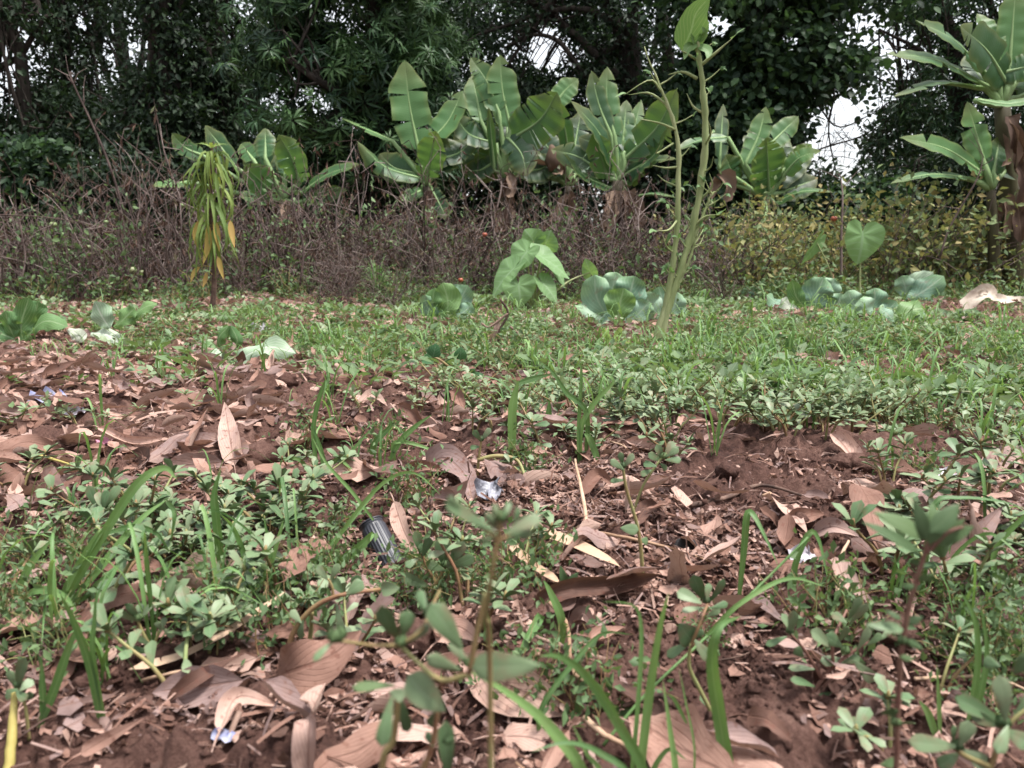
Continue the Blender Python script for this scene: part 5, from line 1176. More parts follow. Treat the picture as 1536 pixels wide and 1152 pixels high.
hero_leaf('brown rolled dead leaf standing on end at the bottom, below the large spotted one', [(462, 1160, .0), (468, 1130, .035), (492, 1090, .05)], 50, (-.2, -1, .1), 1.3, .1, rnd=.05, kind='strap')
hero_leaf('round pinkish dead leaf at the left edge, level with the row of litter', [(-6, 742, .01), (20, 732, .03), (46, 722, .02)], 48, (0, -.9, .5), .3, .05, rnd=.62, cols=8)
hero_leaf('greyish tan wavy dead leaf at the left edge, above the round pinkish one', [(-10, 698, .01), (40, 690, .03), (110, 694, .02)], 34, (0, -.75, .65), .5, .1, wave=.4, rnd=.85)
hero_leaf('brown leaf rolled into a tube left of the pile of curled leaves', [(148, 660, .03), (200, 668, .03), (262, 674, .02)], 20, (0, -.6, .8), 1.6, .1, rnd=.15, kind='strap')
hero_leaf('dark brown rolled dead leaf below the tube-like one, pointing right', [(214, 712, .012), (270, 700, .025), (332, 690, .03)], 26, (0, -.8, .6), 1.2, .2, rnd=.1)
hero_leaf('pale folded dead leaf standing on edge in the litter heap', [(282, 692, .01), (298, 676, .04), (316, 652, .07)], 24, (-.4, -.9, .2), .4, .5, rnd=.72)
hero_leaf('broad pinkish dead leaf standing beside the pale folded one in the litter heap', [(352, 706, .0), (346, 686, .04), (340, 656, .07)], 34, (.2, -1, .2), .3, .1, rnd=.6)
hero_leaf('orange tan dead leaf bent in the middle, right of the grass in the centre', [(640, 706, .03), (668, 712, .05), (700, 738, .03), (708, 768, .01)], 48, (.1, -.8, .6), .4, .1, rnd=.5, wave=.3)
hero_leaf('tan dead leaf folded sharply behind the orange one', [(610, 720, .02), (640, 722, .03), (668, 728, .03)], 22, (0, -.8, .6), 1.0, .3, rnd=.35)
hero_leaf('lilac-pink torn dead leaf lying right of the middle', [(1152, 762, .01), (1178, 785, .03), (1210, 818, .02)], 40, (.1, -.8, .6), .3, .1, rnd=.88, rag=.15)
hero_leaf('pale pink folded dead leaf right of the lilac-pink torn one', [(1220, 812, .015), (1250, 818, .03), (1288, 828, .02)], 28, (0, -.8, .7), .3, .45, rnd=.7)
hero_leaf('broad ribbed pale dead leaf behind the tall blurred weed at the right', [(1286, 775, .06), (1300, 800, .045), (1316, 840, .02)], 52, (-.1, -.95, .4), .2, .05, rnd=.72, cols=8)
hero_leaf('small tan boat-shaped dead leaf on the dark soil right of the middle', [(1204, 752, .012), (1230, 762, .02), (1256, 772, .012)], 20, (0, -.7, .8), .9, .2, rnd=.65)
hero_leaf('spotted tan dead leaf with ragged edge on the dark soil at the right', [(1312, 716, .02), (1350, 722, .02), (1390, 728, .012)], 24, (0, -.75, .7), .3, .1, rnd=.55, rag=.2)
hero_leaf('long reddish brown strap of dead leaf bowed like a smile at the right', [(1328, 848, .03), (1375, 876, .03), (1440, 864, .04), (1498, 814, .06)], 32, (0, -.85, .5), .5, .1, rnd=.22, kind='strap')
hero_leaf('flat pinkish crumbling dead leaf below the long bent grass blade at the right', [(1100, 936, .012), (1135, 930, .015), (1176, 944, .01)], 34, (0, -.6, .85), .2, .05, rnd=.58, rag=.3)
hero_leaf('lilac-grey curled dead leaf in the middle of the picture', [(872, 760, .02), (895, 745, .03), (920, 752, .02)], 24, (-.1, -.8, .5), .6, .3, rnd=.9)
hero_leaf('arched lilac-brown dead leaf right of the lilac-grey curled one', [(912, 748, .02), (945, 742, .035), (982, 758, .015)], 16, (0, -.6, .8), -.9, .1, rnd=.86)
hero_leaf('pinkish brown pointed dead leaf behind the two-leaved purslane stem', [(952, 796, .01), (972, 784, .03), (1000, 788, .015)], 26, (-.1, -.8, .5), .5, .2, rnd=.35)
hero_leaf('tan pointed dead leaf right of the black ribbed tube', [(592, 798, .05), (606, 822, .03), (628, 848, .01)], 28, (-.2, -.9, .4), .3, .2, rnd=.62)
hero_leaf('flat pinkish dead leaf under the foremost purslane leaves', [(655, 985, .02), (685, 972, .03), (722, 985, .02)], 44, (0, -.8, .6), .2, .05, rnd=.6)
hero_leaf('curled reddish tan dead leaf between the bent stem and the foremost purslane', [(522, 948, .015), (540, 934, .03), (566, 910, .035)], 26, (-.3, -.9, .3), .9, .2, rnd=.3)
hero_leaf('dark purplish dead leaf at the bottom edge on the left', [(122, 1148, .012), (160, 1138, .02), (220, 1112, .025)], 26, (0, -.85, .5), .5, .1, rnd=.02)
hero_leaf('big pale pinkish dead leaf at the right edge', [(1475, 722, .01), (1505, 702, .03), (1550, 682, .03)], 46, (-.1, -.8, .6), .3, .1, rnd=.7)
hero_leaf('pinkish crumbly dead leaf on the bare soil at the bottom right', [(1120, 1090, .012), (1150, 1105, .018), (1186, 1128, .012)], 42, (0, -.75, .7), .2, .05, rnd=.5, rag=.25)
hero_leaf('whitish pink dead leaf behind the thin grass right of the middle', [(826, 646, .02), (838, 632, .05), (852, 622, .05)], 24, (0, -.95, .3), .3, .2, rnd=.78)
hero_leaf('tan ragged dead leaf lying left of centre at the far rim of the litter', [(538, 616, .02), (560, 612, .03), (582, 622, .02)], 18, (0, -.7, .7), .4, .2, rnd=.6, rag=.2)
hero_leaf('broad pinkish dead leaf half under soil at the bottom edge in the middle', [(752, 1120, .012), (800, 1128, .016), (850, 1150, .012)], 52, (0, -.7, .75), .2, .05, rnd=.4, rag=.2)
hero_leaf('pink rounded dead leaf scrap right below the long rolled leaf', [(858, 950, .01), (874, 940, .02), (892, 945, .01)], 26, (0, -.85, .5), .3, .1, rnd=.6)
hero_leaf('tan curled dead leaf right of the tall reddish stem', [(1395, 905, .012), (1420, 912, .025), (1452, 920, .012)], 26, (0, -.8, .6), .7, .3, rnd=.65, rag=.2)
hero_leaf('pale strip of dead leaf bent over the soil at the lower left', [(78, 1092, .012), (130, 1078, .02), (168, 1070, .02), (196, 1042, .015)], 13, (0, -.6, .8), .3, .1, rnd=.75, kind='lance')
hero_leaf('orange tan splintered dead leaf left of the large spotted one', [(250, 1070, .015), (310, 1050, .03), (372, 1015, .03)], 34, (-.1, -.7, .7), .5, .2, rnd=.48, rag=.3)
hero_leaf('brown crumpled dead leaf under the hollow at the bottom left', [(330, 1120, .015), (360, 1085, .03), (420, 1085, .02)], 40, (.1, -.8, .6), .8, .2, rnd=.12, wave=.5, rag=.2)

# ---- rubbish and single objects
b = G(585, 850); dcap = b[1]
root = thing('ribbed_tube', b, 'short black ribbed plastic tube tilted in the weeds left of the middle', 'plastic tube')
a0, a1 = P(592, 856, dcap - .0), P(556, 784, dcap + .05)
mb = MB(); ax = unit(a1 - a0); s_ = unit(np.cross(ax, [0, 1, 0])); t_ = np.cross(ax, s_); n_s = 96; r_ = 21 * dcap / FPX
ph = np.linspace(0, 2 * math.pi, n_s, endpoint=False); rr = r_ * (1 - .06 * (np.sin(ph * 24) > 0)); rows = [(0, .98), (.04, 1), (.86, 1), (.9, .93), (.93, .93), (.94, .98), (1.0, .96), (1.0, .8), (.55, .78)]
v = []
for f, k in rows:
    q = rr if f < .9 and f > 0 else np.full(n_s, r_ * .97); v.append(a0 + (a1 - a0) * f + (s_ * np.cos(ph)[:, None] + t_ * np.sin(ph)[:, None]) * (q * k)[:, None])
v.append(np.repeat((a0 + (a1 - a0) * .55)[None], n_s, 0)); m = n_s; i_ = np.arange(len(v) - 1)[:, None] * m; j_ = np.arange(m)[None]
mb.add(np.concatenate(v), np.stack([i_ + j_, i_ + (j_ + 1) % m, i_ + m + (j_ + 1) % m, i_ + m + j_], -1).reshape(-1, 4)); part('tube_wall', mb, MAT['black_plastic'], root, smooth=False)
mb = MB(); th = np.linspace(0, 2 * math.pi, 25); tube(mb, [a0 + (a1 - a0) * .985 + (s_ * math.cos(x) + t_ * math.sin(x)) * r_ * .97 for x in th], [.0016], 5); part('rim', mb, MAT['black_plastic'], root)

def crumple(label, name, base_px, w, h, mat, cat, tilt=(0, -.7, .7), group='scraps of rubbish', rag=.15):
    c = G(*base_px, .012); k = c[1] / FPX; mb = MB()
    blade(mb, [c + [-w / 2 * k, 0, 0], c + [-.1 * w * k, .004, .2 * h * k], c + [.25 * w * k, 0, .1 * h * k], c + [w / 2 * k, .005, .25 * h * k]], tilt, h * k * .62, 12, 8, 'strap', .2, .5, .6, .5, random.random(), rag=rag, wf=17)
    return solo(name, mb, MAT[mat], c, label, cat, group)
crumple('crumpled blue and white plastic wrapper in the litter at the left edge', 'plastic_wrapper', (72, 606), 62, 22, 'scrap_blue', 'wrapper')
crumple('small lilac white plastic scrap right of the blue and white wrapper', 'plastic_scrap', (112, 626), 34, 12, 'scrap_white', 'plastic scrap')
crumple('small pink printed wrapper sticking out of the litter left of the brown rolled leaf', 'plastic_wrapper', (158, 674), 34, 12, 'scrap_pink', 'wrapper')
crumple('silvery grey crumpled foil scrap right of the orange tan leaf', 'foil_scrap', (735, 752), 40, 32, 'scrap_grey', 'foil scrap')
crumple('pale pinkish plastic scrap right of the curled cabbage heart', 'plastic_scrap', (388, 500), 30, 16, 'scrap_white', 'plastic scrap')
crumple('white plastic scrap in the tall grass right of the tall bare stalks', 'plastic_scrap', (868, 588), 24, 12, 'scrap_white', 'plastic scrap')
crumple('bluish white plastic strip pressed in the soil at the bottom left', 'plastic_strip', (335, 1124), 40, 16, 'scrap_blue', 'plastic strip')
crumple('lilac grey scrap under the thin arching grass blades at the right', 'plastic_scrap', (1205, 850), 44, 26, 'scrap_white', 'plastic scrap')
crumple('bluish white plastic scrap on the soil at the right, beyond the spotted leaf', 'plastic_scrap', (1418, 722), 26, 16, 'scrap_white', 'plastic scrap')
crumple('small white scrap on the soil among the left weeds', 'plastic_scrap', (335, 912), 26, 12, 'scrap_white', 'plastic scrap')
crumple('dark crumpled rag with a red end before the dry stand', 'rag', (488, 440), 44, 14, 'scrap_grey', 'rag')
crumple('whitish scrap half buried below the large pale fallen cabbage leaf', 'plastic_scrap', (362, 556), 34, 14, 'scrap_white', 'plastic scrap')
c = G(1030, 834, .012); put('charred_lump', clod_me(77).mesh('charred_lump', MAT['charcoal']), c, np.eye(3), .042, 'black charred lump on the bare soil right of the long tan straw', 'charred lump', None, 'lump')
c = G(392, 698, .02); put('soil_clod', clod_me(78).mesh('soil_clod', MAT['soil']), c, np.eye(3), .075, 'large round soil clod beside the dark hollow at the end of the litter heap', 'clod', 'loose soil clods', 'heroclod')
for px, py, s, lab in [(1405, 668, .06, 'pinkish soil clod at the right, left of another of the same size'), (1450, 664, .055, 'pinkish soil clod at the right, nearest the edge'), (1265, 705, .05, 'soil clod on the dark bare patch at the right'), (1540, 700, .05, 'soil clod at the right edge by the big pale leaf')]:
    c = G(px, py, .012); put('soil_clod', CLM[int(s * 1000) % 6], c, np.eye(3), s, lab, 'clod', 'loose soil clods', 'heroclod')

# ------------------------------------------------------------------ purslane and other small weeds
def obleaf(mb, base, d, n, L, w, rnd, thick=.0012, rows=6, cols=4, kind='obovate'):
    d = unit(d)
    blade(mb, [base, base + d * L * .5 + np.asarray(n) * L * .05, base + d * L], n, w / 2, rows, cols, kind, .12, .35, rnd=rnd, thick=thick)

def purslane_proto(seed, h, full):
    """stems with pairs of spoon-shaped leaves and a rosette at each end; returns stem mesh builder and leaf builders"""
    rs = np.random.default_rng(seed); stem = MB(); leaves = []
    def leaf(q, d, n, L):
        mb = MB() if full or not leaves else leaves[0]
        obleaf(mb, q, d, n, L, L * rs.uniform(.48, .66), rs.random(), rows=6 if full else 4, cols=4 if full else 2, thick=.0012 if full else 0)
        if full or not leaves: leaves.append(mb)
    for b_ in range(rs.integers(2, 4)):
        a = rs.random() * 6.28; lean = rs.uniform(.35, 1.5); hh = h * rs.uniform(.7, 1.1)
        e = np.array([math.cos(a), math.sin(a), 0]); p0 = e * .006
        pts = [p0 - [0, 0, .015], p0 + e * lean * hh * .25 + [0, 0, hh * .4], p0 + e * lean * hh * .6 + [0, 0, hh * .75], p0 + e * lean * hh * .85 + [0, 0, hh]]
        sp_ = tube(stem, pts, [.0022, .0018, .0012], 6, rs.random(), n=9)
        for f in (3, 5, 7):
            q = sp_[f]; a2 = rs.random() * 6.28
            for s in (0, math.pi):
                if rs.random() < .2: continue
                dd = np.array([math.cos(a2 + s), math.sin(a2 + s), rs.uniform(-.2, .6)]); leaf(q, dd, unit(np.array([-dd[0] * .3, -dd[1] * .3, 1]) + rs.normal(size=3) * .25), rs.uniform(.016, .028))
        for k in range(rs.integers(4, 7)):
            a2 = k * 2.4 + rs.random(); el = rs.uniform(-.1, 1.1); dd = np.array([math.cos(a2) * math.cos(el), math.sin(a2) * math.cos(el), math.sin(el)])
            leaf(sp_[-1], dd, unit(np.array([-dd[0], -dd[1], 1.1]) + rs.normal(size=3) * .2), rs.uniform(.016, .03))
        tube(stem, [sp_[-1], sp_[-1] + [0, 0, .007]], [.003, .001], 5, .9)
    return stem, leaves

PG = 'purslane sprigs in the garden soil'
PLAB = 'small purslane sprig with spoon-shaped grey-green leaves growing in the soil'
def mk_full(k):
    r = thing('purslane', (0, 0, 0), PLAB, 'purslane', PG); st, lv = purslane_proto(700 + k, .036 + .012 * (k % 4), True)
    part('stem', st, MAT['purslane_stem'], r)
    for m in lv: part('leaf', m, MAT['purslane'], r)
    return r
def mk_mid(k):
    r = thing('purslane', (0, 0, 0), PLAB, 'purslane', PG); st, lv = purslane_proto(760 + k, .036 + .012 * (k % 4), False)
    part('stem', st, MAT['purslane_stem'], r); part('foliage', lv[0], MAT['purslane'], r, kind='stuff')
    return r
HERO_SPOTS = [(610, 990), (745, 800), (1230, 990), (1350, 1000), (1480, 1080), (1045, 890), (950, 780), (480, 1050), (915, 905), (570, 820), (585, 865), (600, 900), (540, 880), (560, 930), (480, 1110), (900, 1010), (1180, 810), (680, 745)]
p = pick(4200, .74, 3.2, W_SPOTS, .13, 2.0, 61, 1.4); p = p[np.argsort(np.hypot(p[:, 0], p[:, 1]))]
q = project(p); ok = np.abs(q[:, 0] - 768) < 820
for hx, hy in HERO_SPOTS: ok &= ((q[:, 0] - hx) / 70) ** 2 + ((q[:, 1] - hy) / 60) ** 2 > 1
p = p[ok]
fp, mp = [None] * 12, [None] * 12
cnt = min(275, len(p))
for k in range(cnt):
    full = k < 95
    o = clone_or_first(fp if full else mp, k, mk_full if full else mk_mid)
    s = random.uniform(.9, 1.5); o.location = p[k]; o.rotation_euler = (random.uniform(-.2, .2), random.uniform(-.2, .2), random.uniform(0, 6.28)); o.scale = (s, s, s)
    o['label'] = PLAB; o['group'] = PG; ALL.setdefault('purslane', []).append((o, p[k] + [0, 0, .05]))
far_purs = p[cnt:]

# the rest of the small weeds farther away: nobody could count them
def weed_tpl(seed, n, h, sp, tplname, s0, s1):
    rs = np.random.default_rng(seed); mb = MB()
    a = rs.random(n) * 6.28; el = rs.uniform(-.2, 1.0, n); r = rs.random(n) ** .6 * sp
    pos = np.stack([np.cos(a) * r, np.sin(a) * r, rs.random(n) * h], -1); d = np.stack([np.cos(a) * np.cos(el), np.sin(a) * np.cos(el), np.sin(el)], -1)
    nr = unit(np.stack([-d[:, 0] * .6, -d[:, 1] * .6, np.full(n, .9)], -1) + rs.normal(size=(n, 3)) * .3)
    mb.stamp(TPL[tplname], frames(d, nr), pos, rs.uniform(s0, s1, n), rs.random(n))
    st = MB()
    for k in range(3): e = rs.normal(size=3) * [.4, .4, 0] * sp; tube(st, [np.zeros(3), e * .5 + [0, 0, h * .6], e + [0, 0, h]], [.0018, .001], 3, cap=False)
    return mb.arrays(), st.arrays()
WT = [weed_tpl(900 + k, 15, .03 + .015 * (k % 3), .07, 'round', .022, .042) for k in range(6)] + [weed_tpl(920 + k, 16, .045, .06, 'diamond', .025, .055) for k in range(4)]
p = pick(9000, 2.3, 8.3, W_SPOTS, .3, 1.0, 71, 1.5, .45, .62); yy = p[:, 1]
far = p[RNG.random(len(p)) < np.clip((yy - 2.0) / 1.2, 0, 1)]
allp = np.concatenate([far_purs, far]); vv = np.where(RNG.random(len(allp)) < .42, RNG.integers(0, 6, len(allp)), RNG.integers(6, 10, len(allp))); 
for nm, mat, sel, lab in [('ground_cover', 'purslane', lambda v: v < 6, 'low carpet of small round-leaved weeds over the farther beds'), ('leafy_weeds', 'green_weed_leaf', lambda v: v >= 6, 'small pointed-leaved green weeds scattered over the farther beds')]:
    ml, ms = MB(), MB()
    for v in range(10):
        if not sel(v): continue
        s_ = allp[vv == v]; n = len(s_); a = RNG.random(n) * 6.28; Rz = np.zeros((n, 3, 3)); Rz[:, 0, 0] = np.cos(a); Rz[:, 0, 1] = -np.sin(a); Rz[:, 1, 0] = np.sin(a); Rz[:, 1, 1] = np.cos(a); Rz[:, 2, 2] = 1
        sc = RNG.gamma(9, .105, n).clip(.4, 1.8)
        # vary tone within one plant: stamp's per-copy tone plus template tone
        tpl = WT[v][0]; n0 = ml.n; ml.stamp(tpl, Rz, s_, sc); ml.r[-1] = (ml.r[-1] * .6 + np.tile(tpl[4], n) * .4)
        ms.stamp(WT[v][1], Rz, s_, sc)
    o = solo(nm, ml, MAT[mat], (0, 0, 0), lab, 'weeds', None, 'stuff', smooth=False)
    part(nm.replace('_cover', '').replace('leafy_', '') + '_stems' if False else 'stems', ms, MAT['purslane_stem'], o, origin=(0, 0, 0), kind='stuff')

# ---- grass
def blade_grass(mb, b, a, L, w, bend, rnd, rows=7):
    e = np.array([math.cos(a), math.sin(a), 0]); s = bend * L
    pts = [b - [0, 0, .01], b + e * s * .25 + [0, 0, L * .55], b + e * s * .65 + [0, 0, L * (.95 - bend * .25)], b + e * s * 1.15 + [0, 0, L * (1.05 - bend * .75)]]
    blade(mb, pts, np.array([-e[0], -e[1], .5]), w / 2, rows, 2, 'grass', .35, twist=random.uniform(-.6, .6), rnd=rnd)
GLAB = 'small tuft of narrow green grass blades among the weeds'
def mk_grass(k, parts):
    r = thing('grass_tuft', (0, 0, 0), GLAB, 'grass', 'grass tufts in the garden'); rs = random.Random(40 + k); big = MB()
    for j in range(rs.randint(2, 5)):
        mb = MB() if parts else big
        blade_grass(mb, np.array([rs.uniform(-.012, .012), rs.uniform(-.012, .012), 0]), rs.uniform(0, 6.28), rs.uniform(.07, .19), rs.uniform(.003, .0072), rs.uniform(.35, 1.25), rs.random(), 8 if parts else 6)
        if parts: part('blade', mb, MAT['grass'], r)
    if not parts: part('blades', big, MAT['grass'], r, kind='stuff')
    return r
GR_SPOTS = W_SPOTS + [(1030, 600, 110, 70, 1.0), (480, 720, 90, 90, 1.0), (90, 880, 120, 80, .8), (420, 880, 120, 80, .7), (1190, 520, 60, 50, 1.0), (480, 550, 60, 60, .9), (1450, 660, 120, 60, .8)]
p = pick(1500, .85, 4.2, GR_SPOTS, .12, 2.6, 81, 1.2); p = p[np.argsort(np.hypot(p[:, 0], p[:, 1]))]; q = project(p); ok = np.abs(q[:, 0] - 768) < 820
for hx, hy in HERO_SPOTS: ok &= ((q[:, 0] - hx) / 70) ** 2 + ((q[:, 1] - hy) / 50) ** 2 > 1
p = p[ok]; gf, gm = [None] * 8, [None] * 8; gcnt = min(230, len(p))
for k in range(gcnt):
    full = k < 70; o = clone_or_first(gf if full else gm, k, (lambda k_: mk_grass(k_, True)) if full else (lambda k_: mk_grass(k_ + 20, False)))
    s = random.uniform(.6, 1.2); o.location = p[k]; o.rotation_euler = (0, 0, random.uniform(0, 6.28)); o.scale = (s, s, s)
    o['label'] = GLAB; ALL.setdefault('grass', []).append((o, p[k] + [0, 0, .06]))
mb = MB(); gt = []
for k in range(6):
    m = MB()
    for j in range(5): blade_grass(m, np.array([random.uniform(-.02, .02), random.uniform(-.02, .02), 0]), random.uniform(0, 6.28), random.uniform(.05, .15), random.uniform(.0035, .006), random.uniform(.3, 1.2), random.random(), 5)
    gt.append(m.arrays())
far = np.concatenate([p[gcnt:], pick(1500, 2.4, 5.5, [(1250, 530, 330, 70, 1.), (560, 500, 200, 50, .7), (330, 600, 300, 60, 0.)], .2, 1.5, 97, 1.3, .42, .66), pick(2600, 3.0, 8.6, GR_SPOTS + [(700, 420, 900, 25, .6)], .2, 1.3, 91, 1.5, .42, .66)])
vv = RNG.integers(6, size=len(far))
for v in range(6):
    s_ = far[vv == v]; n = len(s_); a = RNG.random(n) * 6.28; Rz = np.zeros((n, 3, 3)); Rz[:, 0, 0] = np.cos(a); Rz[:, 0, 1] = -np.sin(a); Rz[:, 1, 0] = np.sin(a); Rz[:, 1, 1] = np.cos(a); Rz[:, 2, 2] = 1
    mb.stamp(gt[v], Rz, s_, RNG.uniform(.6, 1.2, n) * np.where(RNG.random(n) < .2, 1.6, 1))
solo('grass', mb, MAT['grass'], (0, 0, 0), 'thin green grass growing through the farther weeds', 'grass', None, 'stuff')

# ---- the grass blades that stand out in the foreground: (pixels, width in pixels)
def hero_grass(label, d, blades, name='grass_tuft', mat='grass', base=None):
    """blades: (points as pixel x, y and optional distance offset, width). d None: found from the soil at the first point"""
    if d is None: b = G(*(base or blades[0][0][0][:2])); d = b[1]
    else:
        x, y = (base or blades[0][0][0][:2]); b = P(x, y, d); b[2] = float(H(b[0], b[1]))
    root = thing(name, b, label, 'grass', 'large grass blades in the foreground')
    for pts, w, *o in blades:
        o = o[0] if o else {}
        q = [P(x, y, d + (z[0] if z else 0)) for x, y, *z in pts]
        if o.get('root', True) and q[0][2] > float(H(q[0][0], q[0][1])) + .01: q = [np.array([q[0][0], q[0][1] + .01, float(H(q[0][0], q[0][1])) - .01])] + q
        mb = MB()
        if o.get('culm'): tube(mb, spline(q, 16), [w / 2 * d / FPX, w / 2.6 * d / FPX], 6, rnd=o.get('rnd', .8)); part('culm', mb, MAT['grass'], root)
        else: blade(mb, q, np.array(o.get('n', (random.uniform(-.3, .3), -1, .35)), float), w / 2 * d / FPX, 18, 4, 'grass', .22, twist=o.get('tw', random.uniform(-.3, .3)), rnd=o.get('rnd', random.random())); part('blade', mb, MAT[o.get('mat', mat)], root)
    return root
hero_grass('broad upright grass blade in the foreground right of the middle, with two thin bent ones', .60, [([(958, 1175), (974, 1040), (990, 940, -.01), (1004, 886, -.02)], 15, dict(rnd=.55, tw=.3)), ([(948, 1160), (958, 1040, .01), (962, 945, .02), (950, 908, .02), (902, 902, .0)], 8, dict(rnd=.5)), ([(1014, 1170), (1004, 1090), (994, 1018)], 12, dict(rnd=.6)), ([(1042, 1130), (1028, 1050), (1018, 1000)], 4, dict(rnd=.9)), ([(1030, 1085), (1012, 1050), (1000, 1040)], 6, dict(rnd=.8, root=False)), ([(968, 1180), (1000, 1125), (1030, 1140)], 10, dict(rnd=.6))])
hero_grass('two long pale green grass blades arching to the left in the bottom foreground', .52, [([(975, 1190), (930, 1090), (880, 1015, -.01), (840, 985, -.02), (808, 984, -.04)], 17, dict(rnd=.7, n=(-.2, -.9, .6))), ([(880, 1180), (828, 1095), (770, 1045, -.01), (700, 1004, -.03)], 20, dict(rnd=.75, n=(-.2, -.8, .7))), ([(950, 1180), (900, 1130), (850, 1114, -.01), (796, 1128, -.02)], 11, dict(rnd=.85, n=(-.1, -.7, .8))), ([(905, 1180), (880, 1130), (858, 1085)], 9, dict(rnd=.5))])
hero_grass('single wide light green grass blade bending right at its tip, right foreground', .62, [([(1092, 1160), (1078, 1070), (1068, 990, -.01), (1080, 940, -.01), (1112, 924, .02)], 22, dict(rnd=.7, n=(-.1, -1, .2)))])
hero_grass('grass with a long straight stalk slanting up to the right, right of the middle', None, [([(905, 1118), (970, 1040, .03), (1060, 955, .08), (1150, 868, .14), (1212, 806, .16)], 6, dict(culm=1, rnd=.5)), ([(812, 1062, .02), (868, 985, .04), (905, 950, .05), (950, 952, .04)], 9, dict(rnd=.7)), ([(1060, 952, .08), (1110, 905, .08), (1180, 868, .1), (1240, 880, .08)], 9, dict(rnd=.4, root=False))], base=(905, 1118))
hero_grass('bent-over grass blade folded sharply at its top, on the right before the lilac leaf', None, [([(1108, 900), (1116, 820, .0), (1120, 775, 0), (1128, 770, 0), (1145, 800, -.02), (1168, 850, -.04)], 11, dict(rnd=.6)), ([(1196, 930), (1190, 860, -.01), (1212, 802, -.01), (1228, 810, -.01), (1244, 880, -.03)], 10, dict(rnd=.45))], base=(1108, 905))
hero_grass('tuft of long dark green blades arching over the litter at the left', None, [([(100, 900), (150, 812, -.02), (205, 728, -.03), (246, 702, -.03), (266, 720, -.04)], 15, dict(rnd=.45)), ([(108, 902), (160, 840, .02), (210, 780, .04), (252, 748, .06)], 13, dict(rnd=.1)), ([(90, 905), (112, 862), (150, 800, -.02), (158, 798)], 16, dict(rnd=.2)), ([(20, 905), (45, 850), (78, 808)], 15, dict(rnd=.6)), ([(118, 905), (165, 860), (235, 805, .04)], 9, dict(rnd=.5)), ([(8, 930), (50, 888, -.04), (95, 895, -.06), (128, 945, -.1)], 13, dict(rnd=.25, n=(0, -.7, .7))), ([(160, 800, .03), (200, 790, .03), (235, 800, 0), (255, 830)], 9, dict(rnd=.6, root=False)), ([(250, 752, .05), (262, 770), (256, 815)], 9, dict(rnd=.7, root=False))], base=(100, 905))
hero_grass('pale striped wilting grass blades leaning right at the lower left', None, [([(58, 1092), (84, 1028, .0), (104, 970), (118, 936)], 15, dict(rnd=.98, tw=.1)), ([(66, 1090), (64, 1030), (62, 982)], 11, dict(rnd=.95, tw=.1)), ([(140, 985), (142, 930), (145, 880)], 9, dict(rnd=.5)), ([(135, 1000), (110, 930, -.01), (90, 890, -.02)], 13, dict(rnd=.3))], base=(60, 1092))
hero_grass('thin grass blade making a high arch over the black ribbed tube', None, [([(486, 850), (515, 795), (560, 738, 0), (596, 712), (628, 712, -.02), (662, 744, -.04)], 6, dict(rnd=.6)), ([(470, 845), (520, 790, .02), (570, 730, .06)], 8, dict(rnd=.2)), ([(560, 780, .05), (530, 740, .06), (490, 695, .08), (468, 655, .1)], 6, dict(rnd=.4, root=False)), ([(510, 845), (540, 820), (560, 800), (555, 812, -.04)], 14, dict(rnd=.5))], base=(490, 850))
hero_grass('grass plant with a drooping whitish seed head left of centre', None, [([(478, 720), (470, 650, .0), (478, 600), (490, 570), (484, 600, -.02)], 7, dict(rnd=.95)), ([(482, 722), (520, 685), (560, 640)], 8, dict(rnd=.3)), ([(470, 720), (450, 690), (425, 690), (420, 700)], 6, dict(rnd=.5)), ([(490, 715), (480, 670), (465, 632)], 9, dict(rnd=.7)), ([(486, 720), (505, 690), (530, 705, -.03)], 8, dict(rnd=.6))], base=(480, 722))
hero_grass('flat light green grass blade lying to the right, above the orange tan leaf', None, [([(585, 690), (600, 662), (625, 638), (648, 622)], 9, dict(rnd=.95)), ([(560, 668), (585, 640), (582, 625)], 9, dict(rnd=.7)), ([(592, 664, .0), (640, 672, 0), (678, 700, -.04)], 6, dict(rnd=.5))], base=(588, 692))
hero_grass('grass blades standing up left of the middle in the weeds, one folded over', None, [([(140, 770, 0), (112, 800)], 2, dict(root=False)), ([(410, 880), (405, 830), (395, 770)], 10, dict(rnd=.5)), ([(380, 900), (372, 850), (352, 795), (330, 770, -.02)], 10, dict(rnd=.3)), ([(325, 780), (322, 740), (332, 702)], 14, dict(rnd=.8)), ([(360, 905), (400, 860), (420, 800), (425, 780)], 8, dict(rnd=.6)), ([(420, 890), (395, 820), (340, 772), (300, 765, -.03)], 5, dict(rnd=.4))], base=(385, 902))
hero_grass('grass blades crossing the tall reddish weed at the right edge', None, [([(1500, 900), (1490, 830), (1530, 780, 0), (1560, 760)], 12, dict(rnd=.6)), ([(1420, 850), (1480, 800), (1540, 842, -.05)], 8, dict(rnd=.5)), ([(1455, 900), (1450, 960, -.1), (1460, 1020, -.15)], 11, dict(rnd=.8, root=False)), ([(1385, 870), (1400, 760), (1440, 747), (1500, 752), (1545, 765)], 9, dict(rnd=.55, n=(0, -.6, .8)))], base=(1490, 905))
hero_grass('two small bright green blades right of the tall reddish stem at the bottom', None, [([(1410, 1105), (1408, 1050), (1405, 995)], 7, dict(rnd=.8)), ([(1405, 1108), (1392, 1070), (1378, 1050)], 12, dict(rnd=.6)), ([(1452, 1080), (1466, 1000), (1462, 930), (1440, 885)], 11, dict(rnd=.75)), ([(1465, 1060), (1480, 980), (1470, 900)], 12, dict(rnd=.85))], base=(1408, 1108))
